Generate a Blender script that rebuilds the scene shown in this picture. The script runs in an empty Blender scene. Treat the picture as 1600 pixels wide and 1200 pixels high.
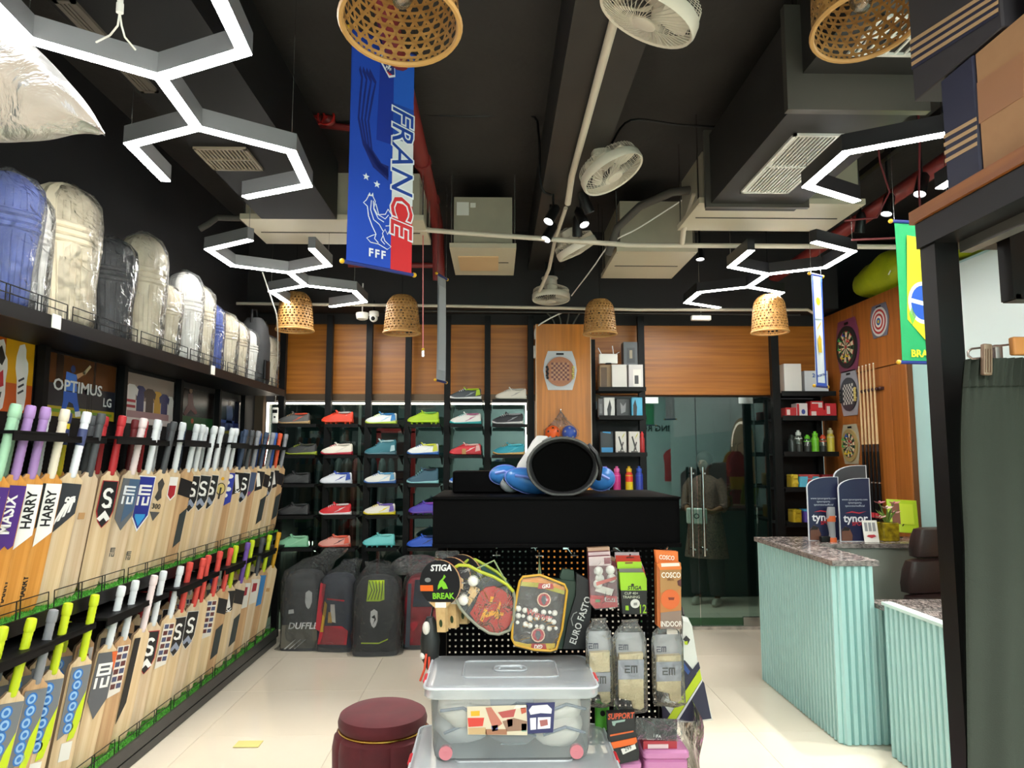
import bpy, math, random
from math import sin, cos, pi, radians as R, sqrt
from mathutils import Vector as V, Matrix as M, noise as NZ
C = bpy.context.scene.collection
SC = bpy.context.scene
random.seed(7)
# ---------------------------------------------------------------- camera
FPX, H = 1110.0, 1.6
vx, vy = 774.0, 715.0
_a, _b = (vx-800)/FPX, (600-vy)/FPX
_n = sqrt(_a*_a+_b*_b+1); _a /= _n; _b /= _n; _c = 1/_n
_cy = sqrt(1-_a*_a); _sp = -_b/_cy; _cp = _c/_cy
CR = V((_cy, _a, 0)); _h = V((-_a, _cy, 0)); CF = _h*_cp+V((0, 0, _sp)); CU = _h*-_sp+V((0, 0, _cp))
cam = bpy.data.objects.new('camera', bpy.data.cameras.new('camera')); C.objects.link(cam)
cam.data.sensor_width = 36; cam.data.lens = FPX*36/1600; cam.data.clip_start = .05
cam.matrix_world = M(((CR.x, CU.x, -CF.x, 0), (CR.y, CU.y, -CF.y, 0), (CR.z, CU.z, -CF.z, H), (0, 0, 0, 1)))
SC.camera = cam
# ---------------------------------------------------------------- world, exposure, lamps
SC.view_settings.view_transform = 'Standard'; SC.view_settings.look = 'None'
SC.view_settings.gamma = 1; SC.view_settings.use_curve_mapping = False
SC.view_settings.exposure = 0.55
w = bpy.data.worlds.new('world'); SC.world = w; w.use_nodes = True
w.node_tree.nodes['Background'].inputs[0].default_value = (.9, .93, 1, 1)
w.node_tree.nodes['Background'].inputs[1].default_value = .03
LED = 40.0          # strength of the strip diffusers
SPOT = 120.0         # watts of each track spot
def area(name, loc, size, power, rot=(0, 0, 0), col=(1, .97, .92)):
    l = bpy.data.lights.new(name, 'AREA'); l.shape = 'RECTANGLE'; l.size, l.size_y = size; l.energy = power; l.color = col
    o = bpy.data.objects.new(name, l); o.location = loc; o.rotation_euler = rot; C.objects.link(o); return o
area('rear_fill_light', (1.5, -1.6, 3.3), (3.0, 1.6), 330)   # unseen fill light added behind the camera to brighten the counter front
area('corridor_fill_light', (.5, 7.6, 2.9), (4, .5), 60)  # unseen fill light added to lift the corridor floor and the person there
def at(px, py, y):
    d = CR*((px-800)/FPX)+CU*((600-py)/FPX)+CF; t = y/d.y; return V((d.x*t, y, H+d.z*t))
def atx(px, py, x):
    d = CR*((px-800)/FPX)+CU*((600-py)/FPX)+CF; t = x/d.x; return V((x, d.y*t, H+d.z*t))
# ---------------------------------------------------------------- materials
def hx(h, k=1.0):
    h = h.lstrip('#'); o = []
    for i in (0, 2, 4):
        c = int(h[i:i+2], 16)/255; o.append(min(1, k*(c/12.92 if c <= .04045 else ((c+.055)/1.055)**2.4)))
    return tuple(o)
_M = {}
def mat(name, col='#808080', rough=.5, metal=0, emit=0, noise=None, bump=None, spec=.5, coat=0, stretch=(1, 1, 1), sheen=0):
    if name in _M: return _M[name]
    m = bpy.data.materials.new(name); m.use_nodes = True; nt = m.node_tree; p = nt.nodes['Principled BSDF']
    c = hx(col) if isinstance(col, str) else col
    p.inputs['Base Color'].default_value = (*c, 1); p.inputs['Roughness'].default_value = rough
    p.inputs['Metallic'].default_value = metal; p.inputs['Specular IOR Level'].default_value = spec
    p.inputs['Coat Weight'].default_value = coat; p.inputs['Coat Roughness'].default_value = .08
    if sheen: p.inputs['Sheen Weight'].default_value = sheen
    if emit:
        p.inputs['Emission Color'].default_value = (*c, 1); p.inputs['Emission Strength'].default_value = emit
    if noise or bump:
        tc = nt.nodes.new('ShaderNodeTexCoord'); mp = nt.nodes.new('ShaderNodeMapping'); mp.inputs['Scale'].default_value = stretch
        nt.links.new(tc.outputs['Object'], mp.inputs[0])
    if noise:
        s, a, c2 = noise
        t = nt.nodes.new('ShaderNodeTexNoise'); t.inputs['Scale'].default_value = s; t.inputs['Detail'].default_value = 4
        nt.links.new(mp.outputs[0], t.inputs['Vector'])
        r = nt.nodes.new('ShaderNodeMapRange'); r.inputs[1].default_value = .35; r.inputs[2].default_value = .65; r.inputs[4].default_value = a
        nt.links.new(t.outputs['Fac'], r.inputs[0])
        mx = nt.nodes.new('ShaderNodeMix'); mx.data_type = 'RGBA'; mx.inputs[6].default_value = (*c, 1); mx.inputs[7].default_value = (*hx(c2), 1)
        nt.links.new(r.outputs[0], mx.inputs[0]); nt.links.new(mx.outputs[2], p.inputs['Base Color'])
    if bump:
        s, a = bump
        t = nt.nodes.new('ShaderNodeTexNoise'); t.inputs['Scale'].default_value = s; t.inputs['Detail'].default_value = 3
        nt.links.new(mp.outputs[0], t.inputs['Vector'])
        b = nt.nodes.new('ShaderNodeBump'); b.inputs['Strength'].default_value = a; b.inputs['Distance'].default_value = .01
        nt.links.new(t.outputs['Fac'], b.inputs['Height']); nt.links.new(b.outputs[0], p.inputs['Normal'])
    _M[name] = m; return m
def clear(name, tint='#ffffff', milk=.15, gloss=.12, rough=.08, bump=None, milkcol='#dfe3e6'):
    """see-through film, box or pane: transparent mixed with some diffuse haze and a mirror coat"""
    if name in _M: return _M[name]
    m = bpy.data.materials.new(name); m.use_nodes = True; nt = m.node_tree; N = nt.nodes; N.clear()
    out = N.new('ShaderNodeOutputMaterial'); tr = N.new('ShaderNodeBsdfTransparent'); tr.inputs[0].default_value = (*hx(tint), 1)
    df = N.new('ShaderNodeBsdfDiffuse'); df.inputs[0].default_value = (*hx(milkcol), 1)
    gl = N.new('ShaderNodeBsdfGlossy'); gl.inputs['Roughness'].default_value = rough
    m1 = N.new('ShaderNodeMixShader'); m1.inputs[0].default_value = milk
    nt.links.new(tr.outputs[0], m1.inputs[1]); nt.links.new(df.outputs[0], m1.inputs[2])
    fr = N.new('ShaderNodeFresnel'); fr.inputs[0].default_value = 1.45
    ad = N.new('ShaderNodeMath'); ad.operation = 'ADD'; ad.use_clamp = True; ad.inputs[1].default_value = gloss
    nt.links.new(fr.outputs[0], ad.inputs[0])
    m2 = N.new('ShaderNodeMixShader'); nt.links.new(ad.outputs[0], m2.inputs[0])
    nt.links.new(m1.outputs[0], m2.inputs[1]); nt.links.new(gl.outputs[0], m2.inputs[2]); nt.links.new(m2.outputs[0], out.inputs[0])
    if bump:
        tc = N.new('ShaderNodeTexCoord'); t = N.new('ShaderNodeTexNoise'); t.inputs['Scale'].default_value = bump[0]; t.inputs['Detail'].default_value = 4
        t.inputs['Distortion'].default_value = 1.2
        nt.links.new(tc.outputs['Object'], t.inputs['Vector']); b = N.new('ShaderNodeBump'); b.inputs['Strength'].default_value = bump[1]; b.inputs['Distance'].default_value = .05
        nt.links.new(t.outputs['Fac'], b.inputs['Height'])
        for q in (df, gl, fr): nt.links.new(b.outputs[0], q.inputs['Normal'])
    _M[name] = m; return m
def wood(name, c1, c2, ax='Z', scale=9, rough=.38):
    """laminate with fine straight grain running along ax"""
    if name in _M: return _M[name]
    st = {'Z': (1, 1, .035), 'X': (.035, 1, 1), 'Y': (1, .035, 1)}[ax]
    m = mat(name, c1, rough, noise=(scale*4, 1, c2), stretch=st); return m
black = mat('black_powder_coat', '#0c0c0d', .5, bump=(300, .05), spec=.2)
blacks = mat('black_satin', '#0c0c0e', .35, spec=.25)
charcoal = mat('charcoal_fabric', '#2b2c2e', .85, bump=(500, .3))
ceilm = mat('black_ceiling_paint', '#2e2b29', .75, noise=(3, .7, '#262322'), bump=(20, .25))
ductm = mat('dark_duct_paint', '#2b2927', .5, noise=(5, .6, '#22201f'))
steel = mat('brushed_steel', '#c8c8c6', .25, 1)
chrome = mat('chrome', '#e0e0e0', .12, 1)
white = mat('white_plastic', '#e9e7e0', .35)
cream = mat('cream_plastic', '#d9d0bf', .4)
gal = mat('galvanized_paint', '#a69f8c', .45, noise=(6, .5, '#979180'))
orange_wood = wood('orange_laminate', '#c4781c', '#a86612', 'Z')
orange_woodx = wood('orange_laminate_level', '#bd7422', '#a05d14', 'X')
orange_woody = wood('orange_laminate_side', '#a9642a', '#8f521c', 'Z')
teal = mat('aqua_paint', '#8fd0c6', .5)
tealw = mat('pale_aqua_paint', '#b2d8d6', .45)
redp = mat('red_pipe_paint', '#7c2624', .45)
pvc = mat('cream_conduit', '#cfc4b2', .4)
film = clear('plastic_film', milk=.09, gloss=-.03, rough=.16, bump=(13, 1.0))
filmc = clear('crisp_plastic_film', milk=.055, gloss=-.03, rough=.13, bump=(15, 1.0))
filmo = clear('cloudy_plastic_film', milk=.5, gloss=-.05, rough=.5, bump=(9, .35), milkcol='#d8cbc0')
glass = clear('shop_glass', tint='#c4d8d2', milk=.0, gloss=.035, rough=0)
tub = clear('frosted_tub_plastic', milk=.2, gloss=.0, rough=.3, milkcol='#d4dade')
tublid = clear('frosted_lid_plastic', milk=.5, gloss=.0, rough=.3, milkcol='#cfd6dc')
def col(hexs, rough=.5, **k): return mat('paint_'+hexs.strip('#')+('' if rough == .5 else '_%d' % int(rough*100)), hexs, rough, **k)
# ---------------------------------------------------------------- mesh building
SPLIT = {'threaded_rod', 'duct_flange', 'rim', 'upright', 'hanging_rod', 'rod_knob', 'eyes', 'ears', 'post', 'top_frame', 'orange_cord', 'white_pad', 'handle_mount', 'foot', 'paper_label', 'antenna', 'kick_rail', 'edge_strip', 'shelf_bracket', 'header_trim', 'side_panel', 'clips', 'frame', 'trim', 'door_handle', 'carcass', 'lower_rail', 'orange_band', 'game_pieces'}
class B:
    def __init__(s): s.v = []; s.f = []; s.m = []; s.X = M(); s.mi = 0
    def add(s, vs, fs, mi=None):
        b = len(s.v); X = s.X; s.v += [tuple(X @ V(p)) for p in vs]; mi = s.mi if mi is None else mi
        s.f += [tuple(b+i for i in f) for f in fs]; s.m += [mi]*len(fs); return s
    def box(s, c, d, mi=None, rot=None):
        x, y, z = d[0]/2, d[1]/2, d[2]/2; c = V(c)
        vs = [V((a, b, e)) for e in (-z, z) for b in (-y, y) for a in (-x, x)]
        if rot: vs = [rot @ p for p in vs]
        return s.add([p+c for p in vs], [(0, 2, 3, 1), (4, 5, 7, 6), (0, 1, 5, 4), (2, 6, 7, 3), (0, 4, 6, 2), (1, 3, 7, 5)], mi)
    def b2(s, lo, hi, mi=None):
        lo = V(lo); hi = V(hi); return s.box((lo+hi)/2, hi-lo, mi)
    def rbox(s, c, d, r=.01, mi=None, n=3, p=None):
        """box with rounded upright edges and softened top and bottom"""
        k = min(r, d[0]/2, d[1]/2, d[2]/2)
        def ring(z, i):
            o = []
            for cx, cy, a0 in ((1, 1, 0), (-1, 1, 90), (-1, -1, 180), (1, -1, 270)):
                for j in range(n+1):
                    a = R(a0+90*j/n); o.append(V((c[0]+cx*(d[0]/2-k)+(k-i)*cos(a), c[1]+cy*(d[1]/2-k)+(k-i)*sin(a), c[2]+z)))
            return o
        h = d[2]/2
        return s.loft([ring(-h, k*.6), ring(-h+k*.5, 0), ring(h-k*.5, 0), ring(h, k*.6)], mi)
    def loft(s, rings, mi=None, cap=(1, 1), closed=True):
        n = len(rings[0]); vs = [p for r in rings for p in r]; fs = []
        for i in range(len(rings)-1):
            for j in range(n if closed else n-1):
                a = i*n+j; b = i*n+(j+1) % n; fs.append((a, b, b+n, a+n))
        if cap[0] and closed: fs.append(tuple(reversed(range(n))))
        if cap[1] and closed: fs.append(tuple(range((len(rings)-1)*n, len(rings)*n)))
        return s.add(vs, fs, mi)
    def cyl(s, a, b, r0, r1=None, n=12, mi=None, cap=(1, 1)):
        a = V(a); b = V(b); r1 = r0 if r1 is None else r1; d = (b-a).normalized(); q = d.to_track_quat('Z', 'Y')
        rg = lambda c, r: [c+q @ V((r*cos(2*pi*i/n), r*sin(2*pi*i/n), 0)) for i in range(n)]
        return s.loft([rg(a, r0), rg(b, r1)], mi, cap)
    def tube(s, pts, r, n=8, mi=None, closed=False):
        pts = [V(p) for p in pts]; L = len(pts); rings = []; q0 = None
        for i, p in enumerate(pts):
            a = pts[(i-1) % L] if (i or closed) else p; b = pts[(i+1) % L] if (i < L-1 or closed) else p
            d = (b-a).normalized(); q = d.to_track_quat('Z', 'Y') if q0 is None else (q0 @ V((0, 0, 1))).rotation_difference(d) @ q0
            q0 = q; rr = r[i] if isinstance(r, (list, tuple)) else r
            rings.append([p+q @ V((rr*cos(2*pi*k/n), rr*sin(2*pi*k/n), 0)) for k in range(n)])
        if closed: rings.append(rings[0]); return s.loft(rings, mi, (0, 0))
        return s.loft(rings, mi)
    def lathe(s, prof, n=24, c=(0, 0, 0), mi=None, cap=(1, 1)):
        c = V(c); return s.loft([[c+V((r*cos(2*pi*i/n), r*sin(2*pi*i/n), z)) for i in range(n)] for r, z in prof], mi, cap)
    def ball(s, c, r, n=14, m=9, mi=None, sc=(1, 1, 1)):
        c = V(c); return s.loft([[c+V((r*sc[0]*sin(t)*cos(2*pi*i/n), r*sc[1]*sin(t)*sin(2*pi*i/n), r*sc[2]*-cos(t))) for i in range(n)] for t in [max(.02, min(pi-.02, pi*k/m)) for k in range(m+1)]], mi)
    def prism(s, out, z0, z1, mi=None):
        """flat outline in local XY, given thickness along Z"""
        if sum(out[i][0]*out[(i+1) % len(out)][1]-out[(i+1) % len(out)][0]*out[i][1] for i in range(len(out))) < 0: out = out[::-1]
        return s.loft([[V((x, y, z0)) for x, y in out], [V((x, y, z1)) for x, y in out]], mi)
    def grid(s, fn, nu, nv, mi=None):
        vs = [V(fn(i/nu, j/nv)) for i in range(nu+1) for j in range(nv+1)]
        return s.add(vs, [(i*(nv+1)+j, (i+1)*(nv+1)+j, (i+1)*(nv+1)+j+1, i*(nv+1)+j+1) for i in range(nu) for j in range(nv)], mi)
    def mesh(s, name, mats, sharp=35):
        me = bpy.data.meshes.new(name); me.from_pydata(s.v, [], s.f)
        for m in (mats if isinstance(mats, (list, tuple)) else [mats]): me.materials.append(m)
        me.polygons.foreach_set('material_index', s.m)
        if sharp: me.shade_smooth(); me.set_sharp_from_angle(angle=R(sharp))
        me.update(); return me
    def obj(s, name, mats, parent=None, X=None, sharp=35, **k):
        if parent and name in SPLIT:
            p = list(range(len(s.v)))
            def fnd(i):
                while p[i] != i: p[i] = p[p[i]]; i = p[i]
                return i
            for f in s.f:
                for i in f[1:]: p[fnd(i)] = fnd(f[0])
            g = {}
            for f, m_ in zip(s.f, s.m): g.setdefault(fnd(f[0]), []).append((f, m_))
            if len(g) > 1:
                for fs in g.values():
                    ids = sorted({i for f, _ in fs for i in f}); rm = {i: n for n, i in enumerate(ids)}
                    b = B(); b.v = [s.v[i] for i in ids]; b.f = [tuple(rm[i] for i in f) for f, _ in fs]; b.m = [m_ for _, m_ in fs]
                    o = inst(name, b.mesh(name, mats, sharp), parent, X, **k)
                return o
        return inst(name, s.mesh(name, mats, sharp), parent, X, **k)
def inst(name, me, parent=None, X=None, **k):
    o = bpy.data.objects.new(name, me); C.objects.link(o)
    if parent: o.parent = parent
    if X is not None: o.matrix_basis = X
    for a, b in k.items(): o[a] = b
    return o
def tag(o, label, cat, group=None, kind=None):
    o['label'] = label; o['category'] = cat
    if group: o['group'] = group
    if kind: o['kind'] = kind
    return o
def thing(name, label, cat, loc=(0, 0, 0), rz=0, group=None, X=None):
    o = bpy.data.objects.new(name, None); C.objects.link(o); o.empty_display_size = .05
    if X is not None: o.matrix_basis = X
    else: o.location = loc; o.rotation_euler = (0, 0, rz)
    return tag(o, label, cat, group)
def copy_tree(o, parent=None):
    c = o.copy(); C.objects.link(c)
    if parent: c.parent = parent
    for ch in list(o.children): copy_tree(ch, c)
    return c
def T(x, y, z): return M.Translation((x, y, z))
def RZ(a): return M.Rotation(R(a), 4, 'Z')
def RX(a): return M.Rotation(R(a), 4, 'X')
def RY(a): return M.Rotation(R(a), 4, 'Y')
def SCL(x, y, z): return M.Diagonal((x, y, z, 1))
def frame(o, xdir, ydir):
    x = V(xdir).normalized(); z = x.cross(V(ydir)).normalized(); y = z.cross(x)
    return M(((x.x, y.x, z.x, o[0]), (x.y, y.y, z.y, o[1]), (x.z, y.z, z.z, o[2]), (0, 0, 0, 1)))
FRONT = lambda x, y, z: frame((x, y, z), (1, 0, 0), (0, 0, 1))        # picture plane facing -Y (towards the camera)
_T = {}
def tmesh(s, m, size=.05, ext=.0004, bold=0, shear=0, align='CENTER', space=1.0, wid=1.0):
    key = (s, m.name, size, ext, bold, shear, align, space)
    if key in _T: return _T[key]
    if s in ('EM', 'EB'):                                  # squared-off letters: three bars, then an arch with a middle leg
        b = B(); k = size
        for x0, z0, x1, z1 in ((-.62, .24, -.06, .36), (-.62, -.06, -.10, .06), (-.62, -.36, -.06, -.24), (-.62, -.36, -.49, -.06), (.02, .22, .66, .36), (.02, -.36, .15, .24), (.28, -.36, .40, .24), (.53, -.36, .66, .24))+(((.15, -.36, .6, -.24),) if s == 'EB' else ()):
            b.prism([(x0*k, z0*k), (x1*k, z0*k), (x1*k, z1*k), (x0*k, z1*k)], -ext, ext)
        _T[key] = b.mesh('lettering', m, 0); return _T[key]
    cu = bpy.data.curves.new('lettering', 'FONT'); cu.body = s; cu.size = size; cu.extrude = ext; cu.offset = bold*size; cu.shear = shear
    cu.align_x = align; cu.align_y = 'CENTER'; cu.resolution_u = 2; cu.space_character = space
    o = bpy.data.objects.new('lettering', cu); C.objects.link(o); bpy.context.view_layer.update()
    me = bpy.data.meshes.new_from_object(o.evaluated_get(bpy.context.evaluated_depsgraph_get()))
    bpy.data.objects.remove(o); me.name = 'lettering'; me.materials.clear(); me.materials.append(m); _T[key] = me; return me
def text(s, m, parent, X, size=.05, name='lettering', sx=1.0, **k):
    return inst(name, tmesh(s, m, size, **k), parent, X @ SCL(sx, 1, 1))
def sring(c, rx, ry, n=24, p=2.5, f=None):
    o = []
    for i in range(n):
        a = 2*pi*i/n; ca, sa = cos(a), sin(a); k = f(a) if f else 1
        o.append(V((c[0]+k*rx*math.copysign(abs(ca)**(2/p), ca), c[1]+k*ry*math.copysign(abs(sa)**(2/p), sa), c[2])))
    return o
def wob(me, amt, freq, seed=0):
    for v in me.vertices:
        n = NZ.noise_vector(v.co*freq+V((seed, seed*2.3, 0))); v.co += n*amt
    return me
# ================================================================ setting
XL, XR, YB, ZC = -2.28, 3.2, 6.8, 3.7
def struct(o): o['kind'] = 'structure'; return o
floor = struct(B().b2((XL-.1, -3.2, -.06), (6.2, 8.8, -.012)).obj('floor', mat('tile_grout', '#bfb5a3', .8)))
tile_m = mat('glossy_cream_tile', '#e0d7c5', .08, noise=(1.2, .6, '#d8ceba'), spec=.55)
tl = B().rbox((0, 0, -.006), (.7985, .7985, .012), .0012, n=1).mesh('tile', tile_m)
for i in range(-3, 7):
    for j in range(-4, 9):
        if i*.8+.3 < 3.9 or j < 2: inst('tile', tl, floor, T(i*.8+.3, j*.8+.32+.4, 0))
struct(B().b2((XL-.1, -3.2, ZC), (6.2, 8.6, ZC+.1)).obj('ceiling', ceilm))
darkwall = mat('dark_wall_paint', '#1d1d20', .6, noise=(4, .4, '#151517'))
struct(B().b2((XL-.12, -3.2, 0), (XL, YB+.1, ZC)).obj('wall_left', darkwall))
wr = struct(B().b2((XR, .8, 0), (XR+.12, YB+.1, 2.95)).b2((XR, .68, 0), (6.2, .8, 2.95)).obj('wall_right', tealw))
for k in range(5):                                    # joints of the aqua wall panels
    y0 = .95+k*.78
    for z0, z1 in ((.1, 1.95), (1.96, 2.93)): B().rbox((XR-.006, y0+.385, (z0+z1)/2), (.012, .768, z1-z0), .004, n=1).obj('wall_panel', tealw if z0 < 1 else mat('white_aqua_panel', '#dcebea', .35), wr)
struct(B().b2((3.95, .8, 2.0), (4.05, YB+.1, ZC)).b2((XR, YB, 2.2), (4.0, YB+.1, ZC)).obj('trim_1', darkwall))
struct(B().b2((XL, -3.2, 0), (6.2, -3.1, ZC)).obj('wall_rear', tealw))
struct(B().b2((6.1, -3.2, 0), (6.2, .8, ZC)).obj('wall_side', tealw))
# back wall: wood band above the glass, dark soffit over it
wb = struct(B().b2((XL, YB+.04, 2.20), (XR, YB+.14, ZC)).obj('wall_back', mat('band_backing', '#6a3d16', .6)))
bx = [-2.09, -1.59, -1.21, -.837, -.462, -.077, .34, .90, 1.43, 2.68, XR]
for a, b in zip(bx[:-1], bx[1:]):
    B().b2((a+.003, YB, 2.205), (b-.003, YB+.045, 2.88)).obj('wood_panel', orange_woodx, wb)
struct(B().b2((XL, YB-.02, 2.88), (XR, YB+.04, 3.0)).b2((XL, 6.45, 2.98), (XR, YB+.04, ZC)).obj('trim_2', mat('soffit_paint', '#232021', .65)))
struct(B().b2((-2.09, 6.74, 2.135), (1.0, 6.79, 2.20)).obj('trim_3', mat('bronze_strip', '#5d4a38', .35, .6)))
struct(B().b2((XL, YB-.03, 0), (-2.2, YB+.04, 2.9)).obj('trim_4', mat('brown_upright', '#5a4a3a', .5)))
# shopfront glass with lit edge, and what is beyond
fr = mat('alu_frame', '#8b8a86', .4, .7)
win = struct(B().b2((-2.16, YB+.02, .02), (.36, YB+.032, 2.13)).obj('window_1', glass))
glow = mat('lit_edge_strip', '#fff4e0', .5, emit=4)
B().b2((-2.16, YB-.02, 2.105), (.30, YB-.005, 2.122)).obj('light_strip', glow, win)
B().b2((-2.17, YB-.02, .9), (-2.15, YB-.005, 2.122)).obj('light_strip', glow, win)
B().b2((.285, YB-.02, 1.35), (.30, YB-.005, 2.105)).obj('light_strip', glow, win)
for x in (-1.31, -.43): B().b2((x, YB+.03, .02), (x+.025, YB+.05, 2.1)).obj('mullion', fr, win)
# doors
dx0, dx1, dx2, dx3 = 1.43, 1.93, 2.50, 2.66
for n, (a, b) in enumerate(((dx0, dx1), (dx1, dx2))):
    d = struct(B().b2((a+.004, YB+.01, .03), (b-.004, YB+.022, 2.18)).obj('door_%d' % (n+1), glass))
    hx_ = dx1+(-.055 if n == 0 else .055)
    hb = B()
    for yy in (-.06, .09):
        hb.cyl((hx_+(.02 if yy > 0 else -.02), YB+yy, .68), (hx_+(.02 if yy > 0 else -.02), YB+yy, 1.51), .013, n=12)
    hb.obj('door_handle', chrome, d)
    hm = B()
    for zz in (.74, 1.45): hm.cyl((hx_, YB-.06, zz), (hx_, YB+.09, zz), .009, n=8)
    hm.obj('handle_mount', chrome, d)
    xa = a+.01 if n == 0 else b-.17
    B().b2((xa, YB, .03), (xa+.16, YB+.035, .11)).obj('patch_fitting', steel, d)
    B().b2((a if n == 0 else b-.15, YB, 2.12), ((a if n == 0 else b-.15)+.14, YB+.035, 2.18)).obj('patch_fitting', steel, d)
struct(B().b2((dx2+.004, YB+.01, .03), (dx3, YB+.022, 2.18)).obj('window_2', glass))
struct(B().b2((.94, YB-.01, 0), (dx3+.05, YB+.05, .028)).obj('trim_5', mat('marble_sill', '#c9c3b8', .3, noise=(9, 1, '#8d877c'))))
mt = B().rbox((2.0, 7.05, .008), (1.3, .36, .016), .01).obj('door_mat', mat('green_turf', '#2f7a3c', .95, noise=(160, 1, '#1f5c2a'), bump=(300, 1)))
tag(mt, 'green mat on the floor just beyond the glass doors', 'mat')
dk = mat('opposite_shopfront', '#1b2a2c', .35, noise=(2, .6, '#0f1718'))
struct(B().b2((XL, 8.45, 0), (XR+.1, 8.4, ZC)).obj('wall_corridor', dk))
struct(B().b2((XL, 8.42, .95), (XR, 8.45, 1.0)).b2((XL, 8.42, .0), (XR, 8.45, .03)).obj('trim_6', mat('corridor_rail', '#4a5a58', .4)))
struct(B().b2((XL-.1, YB+.1, 0), (XL, 8.4, ZC)).b2((XR, YB+.1, 0), (XR+.1, 8.4, ZC)).obj('wall_corridor_end', darkwall))
sg = thing('shop_sign', 'lit white EMPORIUM letters on the storefront across the corridor', 'sign', (-2.03, 8.40, .58))
B().b2((-.6, .02, -.1), (.9, .045, .12)).obj('sign_board', blacks, sg)
text('EMPORIUM', mat('lit_letters', '#fff6e2', .5, emit=6), sg, FRONT(0, 0, 0), size=.17, bold=.03, sx=.95)
B().b2((.82, 0, -.05), (.84, .02, .07)).obj('light_bar', _M['lit_letters'], sg)
# clothes rail beyond the glass
rl = thing('clothes_rail', 'black clothes rail of dark garments beyond the shoe display glass', 'clothes rail', (-1.55, 7.9, 0))
B().cyl((-.45, 0, 1.62), (.55, 0, 1.62), .012).cyl((-.45, 0, 0), (-.45, 0, 1.62), .014).cyl((.55, 0, 0), (.55, 0, 1.62), .014).b2((-.47, -.2, 0), (-.43, .2, .03)).b2((.53, -.2, 0), (.57, .2, .03)).obj('rail_frame', blacks, rl)
for k in range(9):
    b = B(); x = -.36+k*.095
    b.loft([sring((x, 0, z), .035*s, .20*s2, 14, 2.6) for z, s, s2 in ((.62+.03*(k % 3), 1.1, 1.05), (1.0, 1, 1), (1.4, .9, .95), (1.55, .7, .75), (1.6, .3, .2))])
    b.obj('garment', col(('#4b4f52', '#2c3038', '#5c5f60', '#3a3d3f', '#6a3030')[k % 5], .9), rl)
jf = thing('red_jersey_frame', 'red framed display with a dark panel beyond the shoe display glass', 'display frame', (-1.13, 8.15, 0))
B().b2((-.22, -.03, 1.2), (-.17, .03, 1.9)).b2((.17, -.03, 1.2), (.22, .03, 1.9)).b2((-.22, -.03, 1.88), (.22, .03, 1.93)).b2((-.2, -.02, 0), (-.17, .02, 1.2)).b2((.17, -.02, 0), (.2, .02, 1.2)).obj('frame', col('#8f1d20', .5), jf)
B().b2((-.17, .0, 1.2), (.17, .02, 1.88)).obj('panel', col('#3a1517', .6), jf)
# structural things at the ceiling
struct(B().b2((.30, -2, 3.33), (.63, 6.45, ZC)).obj('trim_7', ductm))
# arches and fitting room lettering on the rear wall (seen mirrored in the glass)
ft = text('FITTING ROOM', blacks, None, frame((3.8, -3.08, 2.28), (-1, 0, 0), (0, 0, 1)), size=.2, bold=.02)
ft['kind'] = 'structure'; ft.name = 'trim_8'
for k in range(3):
    a = thing('arch_mirror', ('left', 'middle', 'right')[k]+' one of three pointed arch mirrors on the aqua wall behind', 'mirror', (5.85-k*.62, -3.08, 0), group=None)
    out = [(-.24, .9), (.24, .9), (.24, 2.3)]+[(.24*cos(R(t)), 2.3+.42*sin(R(t))) for t in range(15, 180, 15)]+[(-.24, 2.3)]
    B().prism(out, 0, .02).obj('mirror_glass', mat('mirror_back', '#5d6664', .15, .6), a, frame((0, 0, 0), (-1, 0, 0), (0, 0, 1)))
    B().b2((-.27, -.0, .86), (.27, .05, .9)).obj('mirror_ledge', white, a)
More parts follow.
